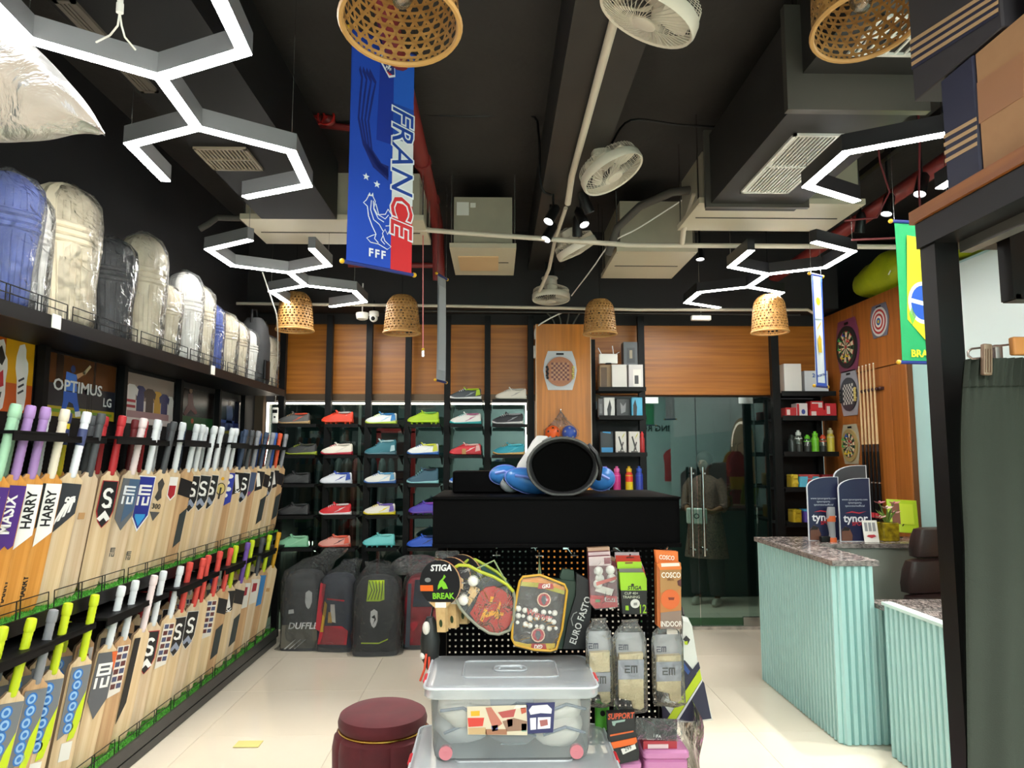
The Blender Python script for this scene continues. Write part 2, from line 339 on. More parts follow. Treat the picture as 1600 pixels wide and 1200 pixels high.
# ================================================================ hexagon strip lights
alu = mat('strip_housing', '#9a9b9e', .4, .5)
alud = mat('strip_housing_black', '#2a2a2c', .35, .4)
diff = mat('strip_diffuser', '#fffdf8', .5, emit=LED)
DIRS = [V((cos(R(a)), sin(R(a)), 0)) for a in (0, 60, 120, 180, 240, 300)]
def hexlight(J2, th, zl, L, edges, label, hm=alu, mirror=False, hangs=()):
    t = thing('hexagon_strip_light', label, 'ceiling light', (J2[0], J2[1], zl), group='white hexagon strip lights')
    D = [M.Rotation(th, 3, 'Z') @ d for d in DIRS]
    if mirror: D = [M.Rotation(th, 3, 'Z') @ V((d.x, -d.y, 0)) for d in DIRS]
    P = {2: V((0, 0, 0))}; P[4] = D[0]*L; P[1] = D[2]*L; P[3] = D[4]*L; P[5] = P[4]+D[1]*L; P[7] = P[4]+D[5]*L
    P[6] = P[5]+D[0]*L; P[8] = P[7]+D[0]*L; P[9] = P[8]+D[1]*L; P[0] = P[1]+D[3]*L; P[10] = P[0]+D[4]*L; P[11] = P[3]+D[3]*L
    for a, b in edges:
        p, q = P[a], P[b]; d = (q-p).normalized(); s = V((-d.y, d.x, 0)); e = .024; p2 = p-d*e*.58; q2 = q+d*e*.58
        hb = B(); W = .023
        rg = lambda c, z0, z1, w: [c-s*w+V((0, 0, z0)), c+s*w+V((0, 0, z0)), c+s*w+V((0, 0, z1)), c-s*w+V((0, 0, z1))]
        hb.loft([rg(p2, .004, .078, W), rg(q2, .004, .078, W)]); h = hb.obj('housing_bar', hm, t, sharp=0)
        B().loft([rg(p2, -.001, .0039, W-.002), rg(q2, -.001, .0039, W-.002)]).obj('diffuser', diff, h, sharp=0)
    for k in hangs:
        p = P[k]; w_ = V((p.x+J2[0], p.y+J2[1])); top = 3.12 if -1.5 < w_.x < -1.02 and 2 < w_.y < 4.45 else 3.08 if 1.26 < w_.x < 1.8 and 2.86 < w_.y < 4.12 else 3.22 if 1.3 < w_.x < 2.5 and 1.5 < w_.y < 2.87 else 3.13 if w_.x < -.5 and 4.5 < w_.y < 5 else ZC; B().cyl(p+V((0, 0, .078)), (p.x, p.y, top-zl), .0016, n=5).obj('suspension_wire', steel, t)
    return t, P
ALL = [(0, 1), (1, 2), (2, 3), (2, 4), (4, 5), (5, 6), (4, 7), (7, 8), (8, 9), (3, 11), (0, 10)]
u = 1.3
hexlight((-.89*u, 1.809*u), 1.653, H+u, .291*u, ALL, 'near left white hexagon strip light above the bat racks', hangs=(5, 7, 1))
hexlight((-1.124*u, 3.815*u), 1.536, H+u, .291*u, ALL, 'far left white hexagon strip light in front of the orange band', hangs=(3, 7, 10, 5))
# right hand pair, mirrored
def at_z(px, py, z):
    d = CR*((px-800)/FPX)+CU*((600-py)/FPX)+CF; t = (z-H)/d.z; return V((d.x*t, d.y*t, z))
hexlight((1.94, 4.92), R(90), H+u, .291*u, ALL, 'far right white hexagon strip light in front of the orange band', hm=alud, mirror=True, hangs=(3, 7, 0))
hexlight((1.83, 2.33), R(90), H+u, .291*u, ALL, 'near right white hexagon strip light beside the stacked navy boxes', hm=alud, mirror=True, hangs=(8, 5))
for k, (x, y) in enumerate(((-.9, -.9), (1.8, -1.0))):
    hexlight((x, y), R(90), H+u, .291*u, ALL, 'hexagon strip light behind the camera on the %s side' % ('left', 'right')[k], hm=alud, mirror=bool(k), hangs=(1, 7))
# LED drivers with loose cords on the left lights
for (p, q, lab) in ((at(187, -20, 2.1), at(187, 20, 2.1), 'white power cord splitting above the near left strip light'),):
    b = B(); b.cyl((p.x, p.y, ZC), q, .009, n=8); b.cyl(q+V((0, 0, .03)), q, .011, n=8)
    b.tube([q, at(184, 40, 2.1), at(172, 55, 2.12), at(150, 66, 2.14)], .003, 6); b.tube([q, at(190, 40, 2.1), at(195, 58, 2.12), at(212, 78, 2.16)], .003, 6)
    tag(b.obj('power_cord', white), lab, 'cord')
# ================================================================ bamboo lampshades
bam = mat('bamboo_strip', '#b98a4c', .55, noise=(25, .8, '#8f6430'), stretch=(1, 1, 3))
bamr = mat('bamboo_rim', '#c39455', .5)
def shade_mesh():
    b = B(); prof = lambda t: (.150-.030*t**1.3 if t < .72 else max(.045, (.150-.030*t**1.3)*sqrt(max(.02, 1-((t-.72)/.36)**2))), .315*t)
    n = 26; seg = 14
    for sgn in (1, -1):
        for k in range(n):
            vs = []
            for i in range(seg+1):
                t = i/seg; r, z = prof(t); r += .0008*sgn
                a = 2*pi*k/n+sgn*t*1.15; wd = .0052/r
                for e in (-1, 1): vs.append((r*cos(a+e*wd), r*sin(a+e*wd), z))
            b.add(vs, [(2*i, 2*i+1, 2*i+3, 2*i+2) for i in range(seg)])
    for i in range(1, 14):
        t = i/14; vs = []; m_ = 48
        for j in range(m_):
            a = 2*pi*j/m_
            for dz in (-.0045, .0045):
                r, z = prof(min(1, t+dz/.315)); vs.append((r*cos(a), r*sin(a), z))
        b.add(vs, [(2*j, (2*j+2) % (2*m_), (2*j+3) % (2*m_), 2*j+1) for j in range(m_)])
    return b.mesh('woven_shell', bam)
def rim_mesh(q):
    b = B()
    for r, z, rr in q: b.tube([(r*cos(2*pi*i/40), r*sin(2*pi*i/40), z) for i in range(40)], rr, 6, closed=True)
    return b.mesh('rim', bamr)
def bulb_mesh(): return B().lathe([(.004, -.055), (.022, -.048), (.034, -.02), (.03, .01), (.014, .04), (.013, .055)], 14).mesh('bulb', clear('bulb_glass', milk=.1, gloss=.1, milkcol='#ffe8c0'))
sm, rm, rm2, bm_ = shade_mesh(), rim_mesh([(.151, .003, .008)]), rim_mesh([(.046, .315, .006)]), bulb_mesh()
skm = B().lathe([(.013, .05), (.018, .055), (.018, .10), (.004, .11)], 12).mesh('socket', blacks)
lamps = [((-.245, 1.72, 2.70), 'large woven bamboo lampshade at the top, over the blue France banner', 0, 1.0, -8),
         ((1.06, 1.90, 2.83), 'large woven bamboo lampshade at the top right beside the stacked boxes', 0, .95, -9),
         ((-1.72, 6.05, 2.683), 'woven bamboo lampshade at the far left, beside the end of the pad shelf', 40, 1.04, 0),
         ((-.76, 5.7, 2.60), 'woven bamboo lampshade just right of the dome camera', 80, .98, 0),
         ((.85, 5.7, 2.60), 'woven bamboo lampshade beside the tall wooden column', 10, .9, 0),
         ((2.17, 5.5, 2.584), 'bright woven bamboo lampshade under the far right strip light', 60, .94, 0)]
for p, lab, rz, s, tilt in lamps:
    X = T(*p) @ RX(tilt) @ RZ(rz) @ SCL(s, s, s)
    t = thing('bamboo_lampshade', lab, 'lampshade', X=X, group='woven bamboo lampshades')
    inst('woven_shell', sm, t, kind='stuff'); inst('rim', rm, t); inst('top_ring', rm2, t)
    o = inst('socket', skm, t, T(0, 0, .11)); inst('bulb', bm_, t, T(0, 0, .115))
    B().cyl((0, 0, .2), (0, 0, (ZC-p[2])/s), .003, n=6).obj('cord', blacks, t)
# ================================================================ fans along the beam
def make_fan(label, mount, c, nrm, r=.185):
    """caged fan: mount on the beam, neck, motor, front ring facing nrm (down and sideways)"""
    t = thing('caged_ceiling_fan', label, 'fan', mount, group='cream caged fans along the black beam')
    c = V(c)-V(mount); n = V(nrm).normalized(); q = n.to_track_quat('Z', 'Y'); X = T(*c) @ q.to_matrix().to_4x4()
    B().lathe([(.07, 0), (.075, -.012), (.06, -.03), (.03, -.045), (.03, -.06)], 20).obj('ceiling_mount', cream, t)
    b = B(); e = c-n*.15; b.tube([(0, 0, -.05), (0, 0, -.10), e*.6+V((0, 0, -.06)), e], [.022, .028, .035, .04], 12); b.obj('neck', cream, t)
    b = B(); b.X = X; b.lathe([(.03, -.17), (.055, -.16), (.06, -.10), (.05, -.06)], 18); b.obj('motor', cream, t)
    b = B(); b.X = X
    b.loft([[V((rr*cos(2*pi*i/36), rr*sin(2*pi*i/36), z)) for i in range(36)] for rr, z in ((r*.985, -.035), (r, -.03), (r*1.01, .005), (r*.98, .018), (r*.93, .012), (r*.955, -.02), (r*.985, -.035))], cap=(0, 0)); b.obj('front_ring', cream, t)
    b = B(); b.X = X
    for k in range(48):
        a = 2*pi*k/48; b.tube([(r*.97*cos(a), r*.97*sin(a), -.03), (r*.93*cos(a), r*.93*sin(a), -.075), (r*.6*cos(a), r*.6*sin(a), -.10), (.05*cos(a), .05*sin(a), -.11)], .0016, 3)
    b.obj('rear_cage', cream, t, kind='stuff')
    b = B(); b.X = X
    for k in range(44):
        a = 2*pi*k/44; b.tube([(rr*cos(a+tw), rr*sin(a+tw), z) for rr, tw, z in ((r*.95, 0, .012), (r*.75, .10, .022), (r*.5, .28, .028), (.045, .6, .03))], .0016, 3)
    b.obj('front_grille', cream, t, kind='stuff')
    b = B(); b.X = X; b.lathe([(.045, .026), (.045, .034), (.02, .038), (.002, .038)], 18); b.obj('hub_cap', cream, t)
    for k in range(3):
        b = B(); b.X = X @ RZ(120*k)
        b.grid(lambda uu, vv: ((.04+.115*uu), (vv-.5)*(.05+.07*sin(pi*uu*.8)), -.04+(.5-vv)*.05), 6, 4); b.obj('blade', cream, t)
make_fan('nearest cream caged fan, at the top of the picture', (.62, 2.55, 3.38), at(1012, 25, 2.4), (-.41, .2, -.88))
make_fan('second cream caged fan, tilted left beside the black track spots', (.60, 4.05, 3.33), at(957, 270, 3.85), (.42, -.15, -.88))
make_fan('third cream caged fan, tilted, below the cluster of track spots', (.5, 5.35, 3.33), at(902, 390, 5.15), (.46, .10, -.85), .16)
make_fan('farthest cream caged fan, hanging level near the wooden column', (.48, 6.2, 3.2), at(861, 466, 6.1), (.0, -.08, -1), .165)
B().b2((.44, 6.17, 3.2), (.52, 6.24, 3.35)).obj('fan_bracket', black, None, label='small black bracket holding the farthest fan under the beam', category='bracket')
# ================================================================ ducts, AC units, pipes
def grille(name, c, sx, sy, n, parent, along='Y', m=None):
    m = m or white
    """white louvre grille lying flat under a duct: frame and one object per slat"""
    g = B(); z = c[2]
    g.b2((c[0]-sx/2, c[1]-sy/2, z-.012), (c[0]-sx/2+.015, c[1]+sy/2, z)); g.b2((c[0]+sx/2-.015, c[1]-sy/2, z-.012), (c[0]+sx/2, c[1]+sy/2, z))
    g.b2((c[0]-sx/2, c[1]-sy/2, z-.012), (c[0]+sx/2, c[1]-sy/2+.015, z)); g.b2((c[0]-sx/2, c[1]+sy/2-.015, z-.012), (c[0]+sx/2, c[1]+sy/2, z))
    g.b2((c[0]-sx/2+.01, c[1]-.006, z-.012), (c[0]+sx/2-.01, c[1]+.006, z-.002)) if along == 'Y' else None
    o = g.obj(name, m, parent, sharp=0)
    L = sx if along == 'Y' else sy
    sl = (B().box((0, 0, 0), (.009, sy-.03, .007)) if along == 'Y' else B().box((0, 0, 0), (sx-.03, .009, .007))).mesh('slat', m, 0)
    for k in range(n):
        d = -L/2+.015+(L-.03)*(k+.5)/n
        inst('slat', sl, o, T(c[0]+(d if along == 'Y' else 0), c[1]+(0 if along == 'Y' else d), z-.006))
d = thing('air_duct', 'dark square air duct with a long white louvre at the upper right', 'duct', (0, 0, 0))
b = B().b2((1.26, 2.86, 3.08), (1.80, 4.12, 3.5)); b.obj('duct_body', ductm, d, sharp=0)
B().b2((1.23, 2.83, 3.06), (1.84, 2.87, 3.53)).b2((1.23, 4.0, 3.06), (1.84, 4.03, 3.53)).obj('duct_flange', mat('duct_flange', '#57534d', .4, .3), d, sharp=0)
grille('louvre', (1.50, 3.45, 3.08), .27, .72, 13, d)
b = B().b2((1.3, 1.5, 3.22), (2.5, 2.86, 3.66)); b.obj('duct_box', ductm, d, sharp=0)
grille('louvre', (1.66, 2.55, 3.22), .5, .26, 12, d)
b = B(); [b.cyl((x, y, 3.2), (x, y, ZC), .006, n=6) for x in (1.32, 1.78) for y in (2.95,)]; b.obj('threaded_rod', steel, d)
d = thing('air_duct', 'dark square air duct with a small white louvre above the pad shelf', 'duct', (0, 0, 0))
b = B(); b.loft([[V((-1.50, y, 3.12)), V((-1.02, y, 3.12)), V((-1.02, y, 3.5)), V((-1.50, y, 3.5))] for y in (2.0, 4.45)]); b.obj('duct_body', mat('left_duct_paint', '#0c0b0b', .6, spec=.3), d, sharp=0)
lv = mat('beige_louvre', '#8f8370', .5)
grille('louvre', (-1.36, 3.52, 3.12), .26, .27, 12, d, m=lv); grille('louvre', (-1.44, 2.55, 3.12), .07, .6, 3, d, m=col('#5a5248'))
def unit(label, x0, x1, y0, y1, z0, z1, name='air_conditioning_unit'):
    t = thing(name, label, 'air conditioner', (0, 0, 0), group='beige ceiling air conditioning units')
    B().b2((x0, y0, z0+.03), (x1, y1, z1)).obj('casing', gal, t, sharp=0)
    B().b2((x0-.03, y0-.02, z0), (x1+.03, y1+.02, z0+.035)).obj('base_tray', mat('unit_tray', '#c4bba4', .45), t, sharp=0)
    b = B(); b.b2((x0+.02, (y0+y1)/2-.004, z0-.004), (x1-.02, (y0+y1)/2+.004, z0)); b.obj('seam', ductm, t)
    b = B(); [b.cyl((x, y, z0), (x, y, ZC), .005, n=6) for x in (x0-.02, x1+.02) for y in (y0+.03, y1-.03)]; b.obj('threaded_rod', steel, t)
    return t
t = unit('beige air conditioning unit with a paper label, left of the black beam', -.31, .12, 5.1, 5.85, 3.13, 3.52)
B().b2((-.29, 5.095, 3.38), (-.2, 5.1, 3.48)).b2((-.19, 5.095, 3.44), (-.15, 5.1, 3.475)).obj('paper_label', white, t)
B().b2((-.29, 5.3, 3.122), (.02, 5.7, 3.13)).obj('drip_panel', mat('drip_panel', '#d8b68a', .5), t, sharp=0)
t = unit('beige air conditioning unit just right of the fans', .92, 1.46, 5.1, 5.85, 3.11, 3.5)
t = unit('wide beige air conditioning unit below the right hand duct', 1.25, 2.2, 4.12, 4.6, 3.12, 3.45)
B().b2((1.32, 4.115, 3.40), (1.5, 4.12, 3.43)).obj('nameplate', mat('name_plate', '#25306a', .4), t)
t = unit('wide beige air conditioning unit at the left, half behind the blue banner', -1.62, -.5, 4.5, 5.0, 3.13, 3.45)
def pipe(name, label, pts, r, m, cat='pipe', n=12, extra=None, rings=()):
    b = B(); b.tube(pts, r, n)
    o = b.obj(name, m); tag(o, label, cat)
    for p, q in rings: B().cyl(p, q, r*1.18, n=n).obj('pipe_clamp', m, o)
    return o
pipe('red_pipe', 'thick red sprinkler pipe running back beside the blue banner', [(-.475, -1, 3.5), (-.475, 4.6, 3.5), (-.475, 5.5, 3.48), (-.47, 5.62, 3.42), (-.465, 5.7, 3.04)], .050, redp, rings=[((-.475, y, 3.5), (-.475, y+.05, 3.5)) for y in (2.6, 4.4, 5.1)])
pipe('red_pipe', 'thick red sprinkler pipe at the upper right under the ceiling', [(2.62, 1.5, 3.34), (2.62, 4.0, 3.32), (2.6, 5.6, 3.28), (2.6, 6.44, 3.27)], .05, redp, rings=[((2.62, 3.6, 3.33), (2.62, 3.66, 3.33))])
pipe('red_pipe', 'thin red cross pipe level with the lower end of the banner', [(-.46, 5.68, 3.16), (-1.2, 5.68, 3.16)], .022, redp)
p0, p1 = at(440, 188, 4.3), at(548, 200, 4.3)
v = thing('red_valve', 'red valve group beside the top of the blue banner', 'valve', (0, 0, 0))
B().tube([p0, p1, V((-.475, 4.3, 3.5))], .022, 10).obj('valve_pipe', redp, v)
for px in (497, 512):
    q = at(px, 188, 4.24); B().ball(q, .05, 14, 8, sc=(1, .8, .8)).obj('valve_body', redp, v)
    b = B(); b.tube([q+V((.05*cos(a), -.05, .05*sin(a))) for a in [2*pi*k/16 for k in range(16)]], .007, 6, closed=True); b.cyl(q, q+V((0, -.05, 0)), .008); b.obj('hand_wheel', mat('bright_red', '#c3261f', .4), v)
b = B(); _p = at(1437, 210, 3.6); _q = at(1375, 255, 3.7); b.tube([V((_p.x, _p.y, ZC)), at(1437, 210, 3.6), at(1436, 300, 3.6), at(1440, 360, 3.6), at(1400, 372, 3.62), at(1330, 375, 3.7)], .006, 6); b.tube([V((_q.x-.03, _q.y, ZC)), at(1375, 255, 3.7), at(1390, 300, 3.7), at(1370, 340, 3.7), at(1320, 345, 3.7)], .005, 6)
tag(b.obj('red_hose', mat('red_hose', '#6e2a2e', .5)), 'thin red hoses looping by the upper right red pipe', 'hose')
pipe('cream_conduit', 'cream conduit running back along the black beam', [(.46, 1.4, 3.30), (.46, 4.15, 3.30), (.46, 4.4, 3.22)], .02, pvc)
pipe('cream_conduit', 'thin cream conduit curving down to the farthest fan', [at(884, 325, 4.6), at(868, 372, 5.0), at(858, 420, 5.5), at(843, 455, 5.9)], .014, pvc)
pipe('cream_conduit', 'long cream conduit crossing under the air conditioning units', [at(398, 342, 4.7), at(560, 350, 4.7), at(700, 362, 4.7), at(985, 383, 4.75), at(1432, 386, 4.7)], .017, pvc)
pipe('cream_conduit', 'long cream conduit crossing above the orange band', [at(352, 474, 6.2), at(700, 478, 6.2), at(1000, 484, 6.2), at(1262, 484, 6.2), at(1275, 492, 6.2), at(1282, 520, 6.2)], .014, pvc)
pipe('grey_conduit', 'grey conduit just under the long cream conduit at the back', [at(600, 485, 6.3), at(1250, 492, 6.3)], .01, ductm)
pipe('insulated_pipe', 'sagging insulated pipe beside the fans on the right', [at(950, 398, 5.0), at(965, 355, 4.9), at(1000, 322, 4.7), at(1050, 300, 4.5), at(1112, 294, 4.3)], .028, mat('pipe_insulation', '#4d4944', .7), rings=[])
pipe('drain_pipe', 'short cream drain pipe dropping from the wide unit', [at(1112, 300, 4.2), at(1085, 304, 4.3), at(1068, 360, 4.6), at(1066, 380, 4.72)], .018, pvc)
pipe('insulated_pipe', 'curved dark pipe end above the far left strip light', [at(312, 358, 4.6), at(326, 350, 4.6), at(340, 340, 4.65), at(410, 342, 4.7)], .02, mat('pipe_insulation', '#4d4944', .7))
def cable(label, pts, r=.005, m=None, name='cable'):
    L = [V(p) for p in pts]; o = []
    for i in range(len(L)-1):
        a, b_, c_, d_ = L[max(0, i-1)], L[i], L[i+1], L[min(len(L)-1, i+2)]
        for k in range(5):
            t = k/5; o.append(.5*((2*b_)+(-a+c_)*t+(2*a-5*b_+4*c_-d_)*t*t+(-a+3*b_-3*c_+d_)*t**3))
    o.append(L[-1]); return tag(B().tube(o, r, 6).obj(name, m or blacks), label, 'cable')
Z = 3.66
cable('black cable sagging across the ceiling left of the beam', [at(650, 178, 4.2), at(740, 182, 4.2), at(828, 180, 4.2), at(842, 215, 4.2), at(845, 290, 4.3), at(862, 305, 4.4)], .008)
cable('black cable sagging across the ceiling right of the beam', [at(955, 225, 3.95), at(985, 188, 4.0), at(1060, 195, 4.0), at(1120, 198, 4.0), at(1180, 196, 4.0)], .007)
cable('thin white cable from the insulated pipe to the farthest fan', [at(1070, 310, 4.6), at(1000, 355, 4.8), at(955, 380, 5.0), at(925, 420, 5.4), at(893, 462, 6.0)], .005, white)
cable('white cable hanging by the far left bamboo lampshade', [at(410, 425, 5.2), at(425, 470, 5.3), at(433, 500, 5.5), at(434, 560, 6.2), at(430, 632, 6.6)], .005, white)
cable('grey wires on top of the wooden column', [at(836, 530, 6.55), at(838, 512, 6.5), at(862, 496, 6.4), at(880, 488, 6.4)], .007, white)
for k in range(4):
    q = at(868+k*8, 514, 6.62); cable(('first', 'second', 'third', 'fourth')[k]+' from the left of the grey wires bunched above the wooden column', [q, q+V((.02*(k-1), 0, .08)), q+V((.06*(k-1.5), -.02, .16))], .008, mat('grey_cable', '#77736c', .5))
# track spots
blk = mat('spot_black', '#0e0e0f', .35)
lens_m = mat('spot_lens', '#ffffff', .4, emit=14)
def spot(px, py, y, aim, label, power=SPOT, L=.14, r=.035):
    p = at(px, py, y); n = (V(aim)-p).normalized(); q = n.to_track_quat('Z', 'Y'); X = T(*p) @ q.to_matrix().to_4x4()
    t = thing('track_spot', label, 'spotlight', X=X, group='black track spots')
    B().lathe([(r*.6, -L), (r*.95, -L+.02), (r, 0), (r*.9, .004), (r*.88, -.006)], 16, cap=(1, 0)).obj('spot_body', blk, t)
    B().lathe([(r*.88, -.008), (r*.88, -.004)], 16).obj('spot_lens', lens_m, t)
    top = X.inverted() @ V((p.x-n.x*.08, p.y-n.y*.08, ZC)); B().cyl((0, 0, -L*.6), top, .008, n=6).obj('spot_stem', blk, t)
    l = bpy.data.lights.new('spot_lamp', 'SPOT'); l.energy = power; l.spot_size = R(48); l.spot_blend = .6; l.shadow_soft_size = .03; l.color = (1, .95, .87)
    o = bpy.data.objects.new('spot_lamp', l); C.objects.link(o); o.location = p+n*.02; o.rotation_euler = (-n).to_track_quat('Z', 'Y').to_euler()
    return t
spot(857, 346, 4.5, (-1.2, 3.2, 0), 'track spot in the beam cluster, upper left of the five')
spot(853, 374, 4.7, (-1.2, 3.6, 0), 'track spot in the beam cluster, lower left of the five')
spot(921, 332, 4.5, (2.0, 5.4, 0), 'track spot in the beam cluster, upper right beside the second fan', power=25)
spot(913, 351, 4.6, (1.5, 3.2, 0), 'track spot in the beam cluster, middle right of the five')
spot(902, 369, 4.8, (.65, 5.9, .3), 'track spot in the beam cluster, lower right above the third fan')
spot(651, 291, 4.6, (.4, 2.6, 0), 'track spot behind the banner edge, topmost of three')
spot(653, 311, 4.75, (.4, 2.8, 0), 'track spot behind the banner edge, middle of three')
spot(655, 331, 4.9, (.4, 3.0, 0), 'track spot behind the banner edge, lowest of three')
spot(1437, 303, 3.9, (1.3, 3.3, 0), 'track spot nearest the rack, on the upper right track')
spot(1385, 334, 4.3, (1.5, 3.9, 0), 'track spot second from the rack, on the upper right track')
spot(1343, 363, 4.8, (2.6, 5.6, 1.0), 'track spot third from the rack, on the upper right track', power=25)
spot(1094, 405, 5.6, (1.6, 5.0, 0), 'round lit spot below the air conditioning units at right', L=.1, power=20)
tag(B().b2((2.42, 3.2, 3.46), (2.46, 5.4, 3.50)).obj('spot_track', blk), 'black ceiling track carrying the upper right spots', 'light track')
tag(B().b2((-.62, 3.8, 3.46), (-.58, 5.2, 3.50)).obj('spot_track', blk), 'black ceiling track carrying the spots behind the banner', 'light track')
tag(B().b2((.36, 3.9, 3.45), (.40, 5.0, 3.49)).obj('spot_track', blk), 'black ceiling track under the beam between the fans', 'light track')
# sensors and cameras at the back
s = thing('dome_camera', 'white dome security camera with a dark lens', 'camera', at(584, 497, 6.3))
B().lathe([(.04, .06), (.045, .05), (.045, .02), (.03, .01)], 18).obj('camera_base', white, s); B().ball((0, -.01, 0), .038, 16, 10).obj('camera_ball', white, s); B().ball((0, -.032, -.008), .021, 12, 8).obj('lens', blacks, s)
B().cyl((0, 0, .05), (0, 0, .16), .01, n=8).obj('camera_arm', blacks, s)
q = at(566, 494, 6.3); tag(B().lathe([(.055, .03), (.058, .01), (.05, -.025), (.03, -.035)], 20, c=q).cyl(q+V((0, 0, .02)), q+V((0, 0, .3)), .006).obj('smoke_detector', white), 'white round detector left of the dome camera', 'smoke detector')
q = at(1095, 497, 6.3); tag(B().rbox(q, (.18, .05, .045), .01).cyl(q, q+V((.01, 0, .3)), .004).obj('wifi_box', white), 'white oblong box hanging above the glass doors', 'router')
# ================================================================ bat rack on the left wall
XF = -1.90                               # front edge of the shelves
Y0, Y1 = 1.9, 6.38
Zb, Zm, Zt = .12, .955, 2.20
rk = thing('bat_rack', 'long black wall rack with turf lined bat shelves', 'shelving', (0, 0, 0))
B().b2((XL+.001, Y0, .02), (XL+.02, Y1, 1.80)).obj('back_panel', blacks, rk, sharp=0)
for z, th, n in ((Zb, .05, 'lowest'), (Zm, .05, 'middle'), (Zt, .05, 'top')):
    B().b2((XL+.02, Y0, z-th), (XF, Y1, z)).obj('shelf', black, rk, sharp=0)
B().b2((XF-.02, Y0, .005), (XF+.012, Y1, .05)).b2((XF, Y0, Zb-.06), (XF+.014, Y1, Zb+.004)).obj('kick_rail', mat('grey_rail', '#3a3a3a', .4, .3), rk, sharp=0)
for z in (Zm, Zt): B().b2((XF, Y0, z-.055), (XF+.012, Y1, z+.004)).obj('shelf_lip', blacks, rk, sharp=0)
for y in (2.52, 3.545, 4.30, 5.07, 5.78, 6.36):
    B().b2((XL+.02, y-.02, .02), (XL+.06, y+.02, Zt)).obj('upright', black, rk, sharp=0)
turf = mat('turf', '#58a83a', .95, noise=(120, 1, '#2f7a20'))
for z in (Zb, Zm):
    b = B(); rnd = random.Random(3)
    b.b2((XL+.03, Y0, z), (XF-.004, Y1, z+.006))
    for i in range(5200):
        x = XF-.004-rnd.random()**1.6*.22; y = rnd.uniform(Y0+.5, Y1); h = rnd.uniform(.012, .024); a = rnd.uniform(0, 3.1)
        dx, dy = cos(a)*.004, sin(a)*.004; lx, ly = rnd.uniform(-.006, .006), rnd.uniform(-.006, .006)
        b.add([(x-dx, y-dy, z+.004), (x+dx, y+dy, z+.004), (x+lx, y+ly, z+h)], [(0, 1, 2)])
    b.obj('turf_strip', turf, rk, sharp=0, kind='stuff')
wire = mat('guard_wire', '#1b1b1c', .35, .5)
for z in (Zb, Zm, Zt):
    y = Y0+.05
    while y < Y1-.1:
        L = min(.62, Y1-y); b = B(); x = XF-.002; r = .0026
        b.tube([(x, y, z), (x, y, z+.075), (x, y+L-.04, z+.075), (x, y+L-.04, z)], r, 5)
        b.cyl((x, y, z+.04), (x, y+L-.04, z+.04), r, n=5)
        for k in (1, 2): yy = y+(L-.04)*k/3; b.tube([(x, yy-.012, z), (x, yy-.012, z+.075), (x, yy+.012, z+.075), (x, yy+.012, z)], r, 5)
        b.obj('wire_guard', wire, rk); y += L
for z in (Zb+.715, Zm+.73):
    y = 2.35
    k = 0
    while y < 6.2:
        L = .34; xo = XF+.055+(.035 if k % 2 else 0)
        B().b2((XL+.05, y, z-.006+.012*(k % 2)), (xo, y+L, z+.006+.012*(k % 2))).b2((xo-.006, y, z-.02), (xo, y+L, z+.008)).obj('holder_plate', black, rk, sharp=0)
        y += L+.03; k += 1
for y in (3.05, 4.75):
    B().b2((XF+.013, y-.03, Zt-.05), (XF+.017, y+.03, Zt+.01)).obj('price_tag', white, rk, sharp=0)
# ---- bats
EDGE = mat('willow_edge_shade', '#b3967a', .5, noise=(60, .9, '#9c8064'), stretch=(1, 1, .02))  # same willow, darkened on sides and back: shade put into the colour
def blade_mesh(m):
    b = B(); W = .054
    secs = []
    for z, w, fr_, bk in ((0, .030, .004, .012), (.004, .040, .007, .016), (.018, .050, .009, .022), (.06, W, .010, .034), (.16, W, .009, .046), (.30, W, .008, .044), (.44, W*.99, .008, .034), (.52, W*.97, .008, .028), (.545, W*.92, .009, .024), (.56, W*.6, .011, .018), (.575, .022, .012, .014)):
        e = min(.027, bk*.62)
        secs.append([V((-w, -.002, z)), V((-w*.5, -fr_*.85, z)), V((0, -fr_, z)), V((w*.5, -fr_*.85, z)), V((w, -.002, z)), V((w, e, z)), V((w*.45, e+(bk-e)*.45, z)), V((0, bk, z)), V((-w*.45, e+(bk-e)*.45, z)), V((-w, e, z))])
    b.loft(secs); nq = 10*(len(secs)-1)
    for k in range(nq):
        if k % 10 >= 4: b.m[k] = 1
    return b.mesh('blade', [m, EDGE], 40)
def willow(name, c1, c2):
    return mat(name, c1, .42, noise=(60, .9, c2), stretch=(1, 1, .02))
wil = {'pale': willow('pale_willow', '#dac4a2', '#c9ad84'), 'light': willow('light_willow', '#d3c0a6', '#bfa686'), 'tan': willow('tan_willow', '#c8a47c', '#b08a62'), 'orange': willow('tape_ball_willow', '#d99a4a', '#c07f30')}
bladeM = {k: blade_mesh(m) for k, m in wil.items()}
# grips: two-tone rubber sleeve
G = {'red': ('#b3252c', '#b3252c'), 'white': ('#d7dce0', '#c3cbd1'), 'lilac': ('#a884c0', '#8c62ab'), 'mint': ('#9cc7a8', '#86b495'), 'yellow': ('#d8c21e', '#2b3560'),
     'cream': ('#e3d9c4', '#d9cfb9'), 'whitenavy': ('#dfe3ea', '#39426b'), 'charcoal': ('#43464a', '#3a3d41'), 'pink': ('#e0cfcf', '#d4bebf'), 'navy': ('#35455f', '#2c3a54'), 'grey': ('#86888e', '#777a80'),
     'blue': ('#2d56a0', '#254a90'), 'orange': ('#d5552f', '#c84b28'), 'lime': ('#c3d51c', '#b4c814'), 'purple': ('#6a4a9c', '#5b3d8b'), 'gold': ('#c99618', '#b98a14'), 'coral': ('#d4483f', '#c43b35'), 'darkred': ('#6e1f24', '#5e1a1e')}
_g = {}
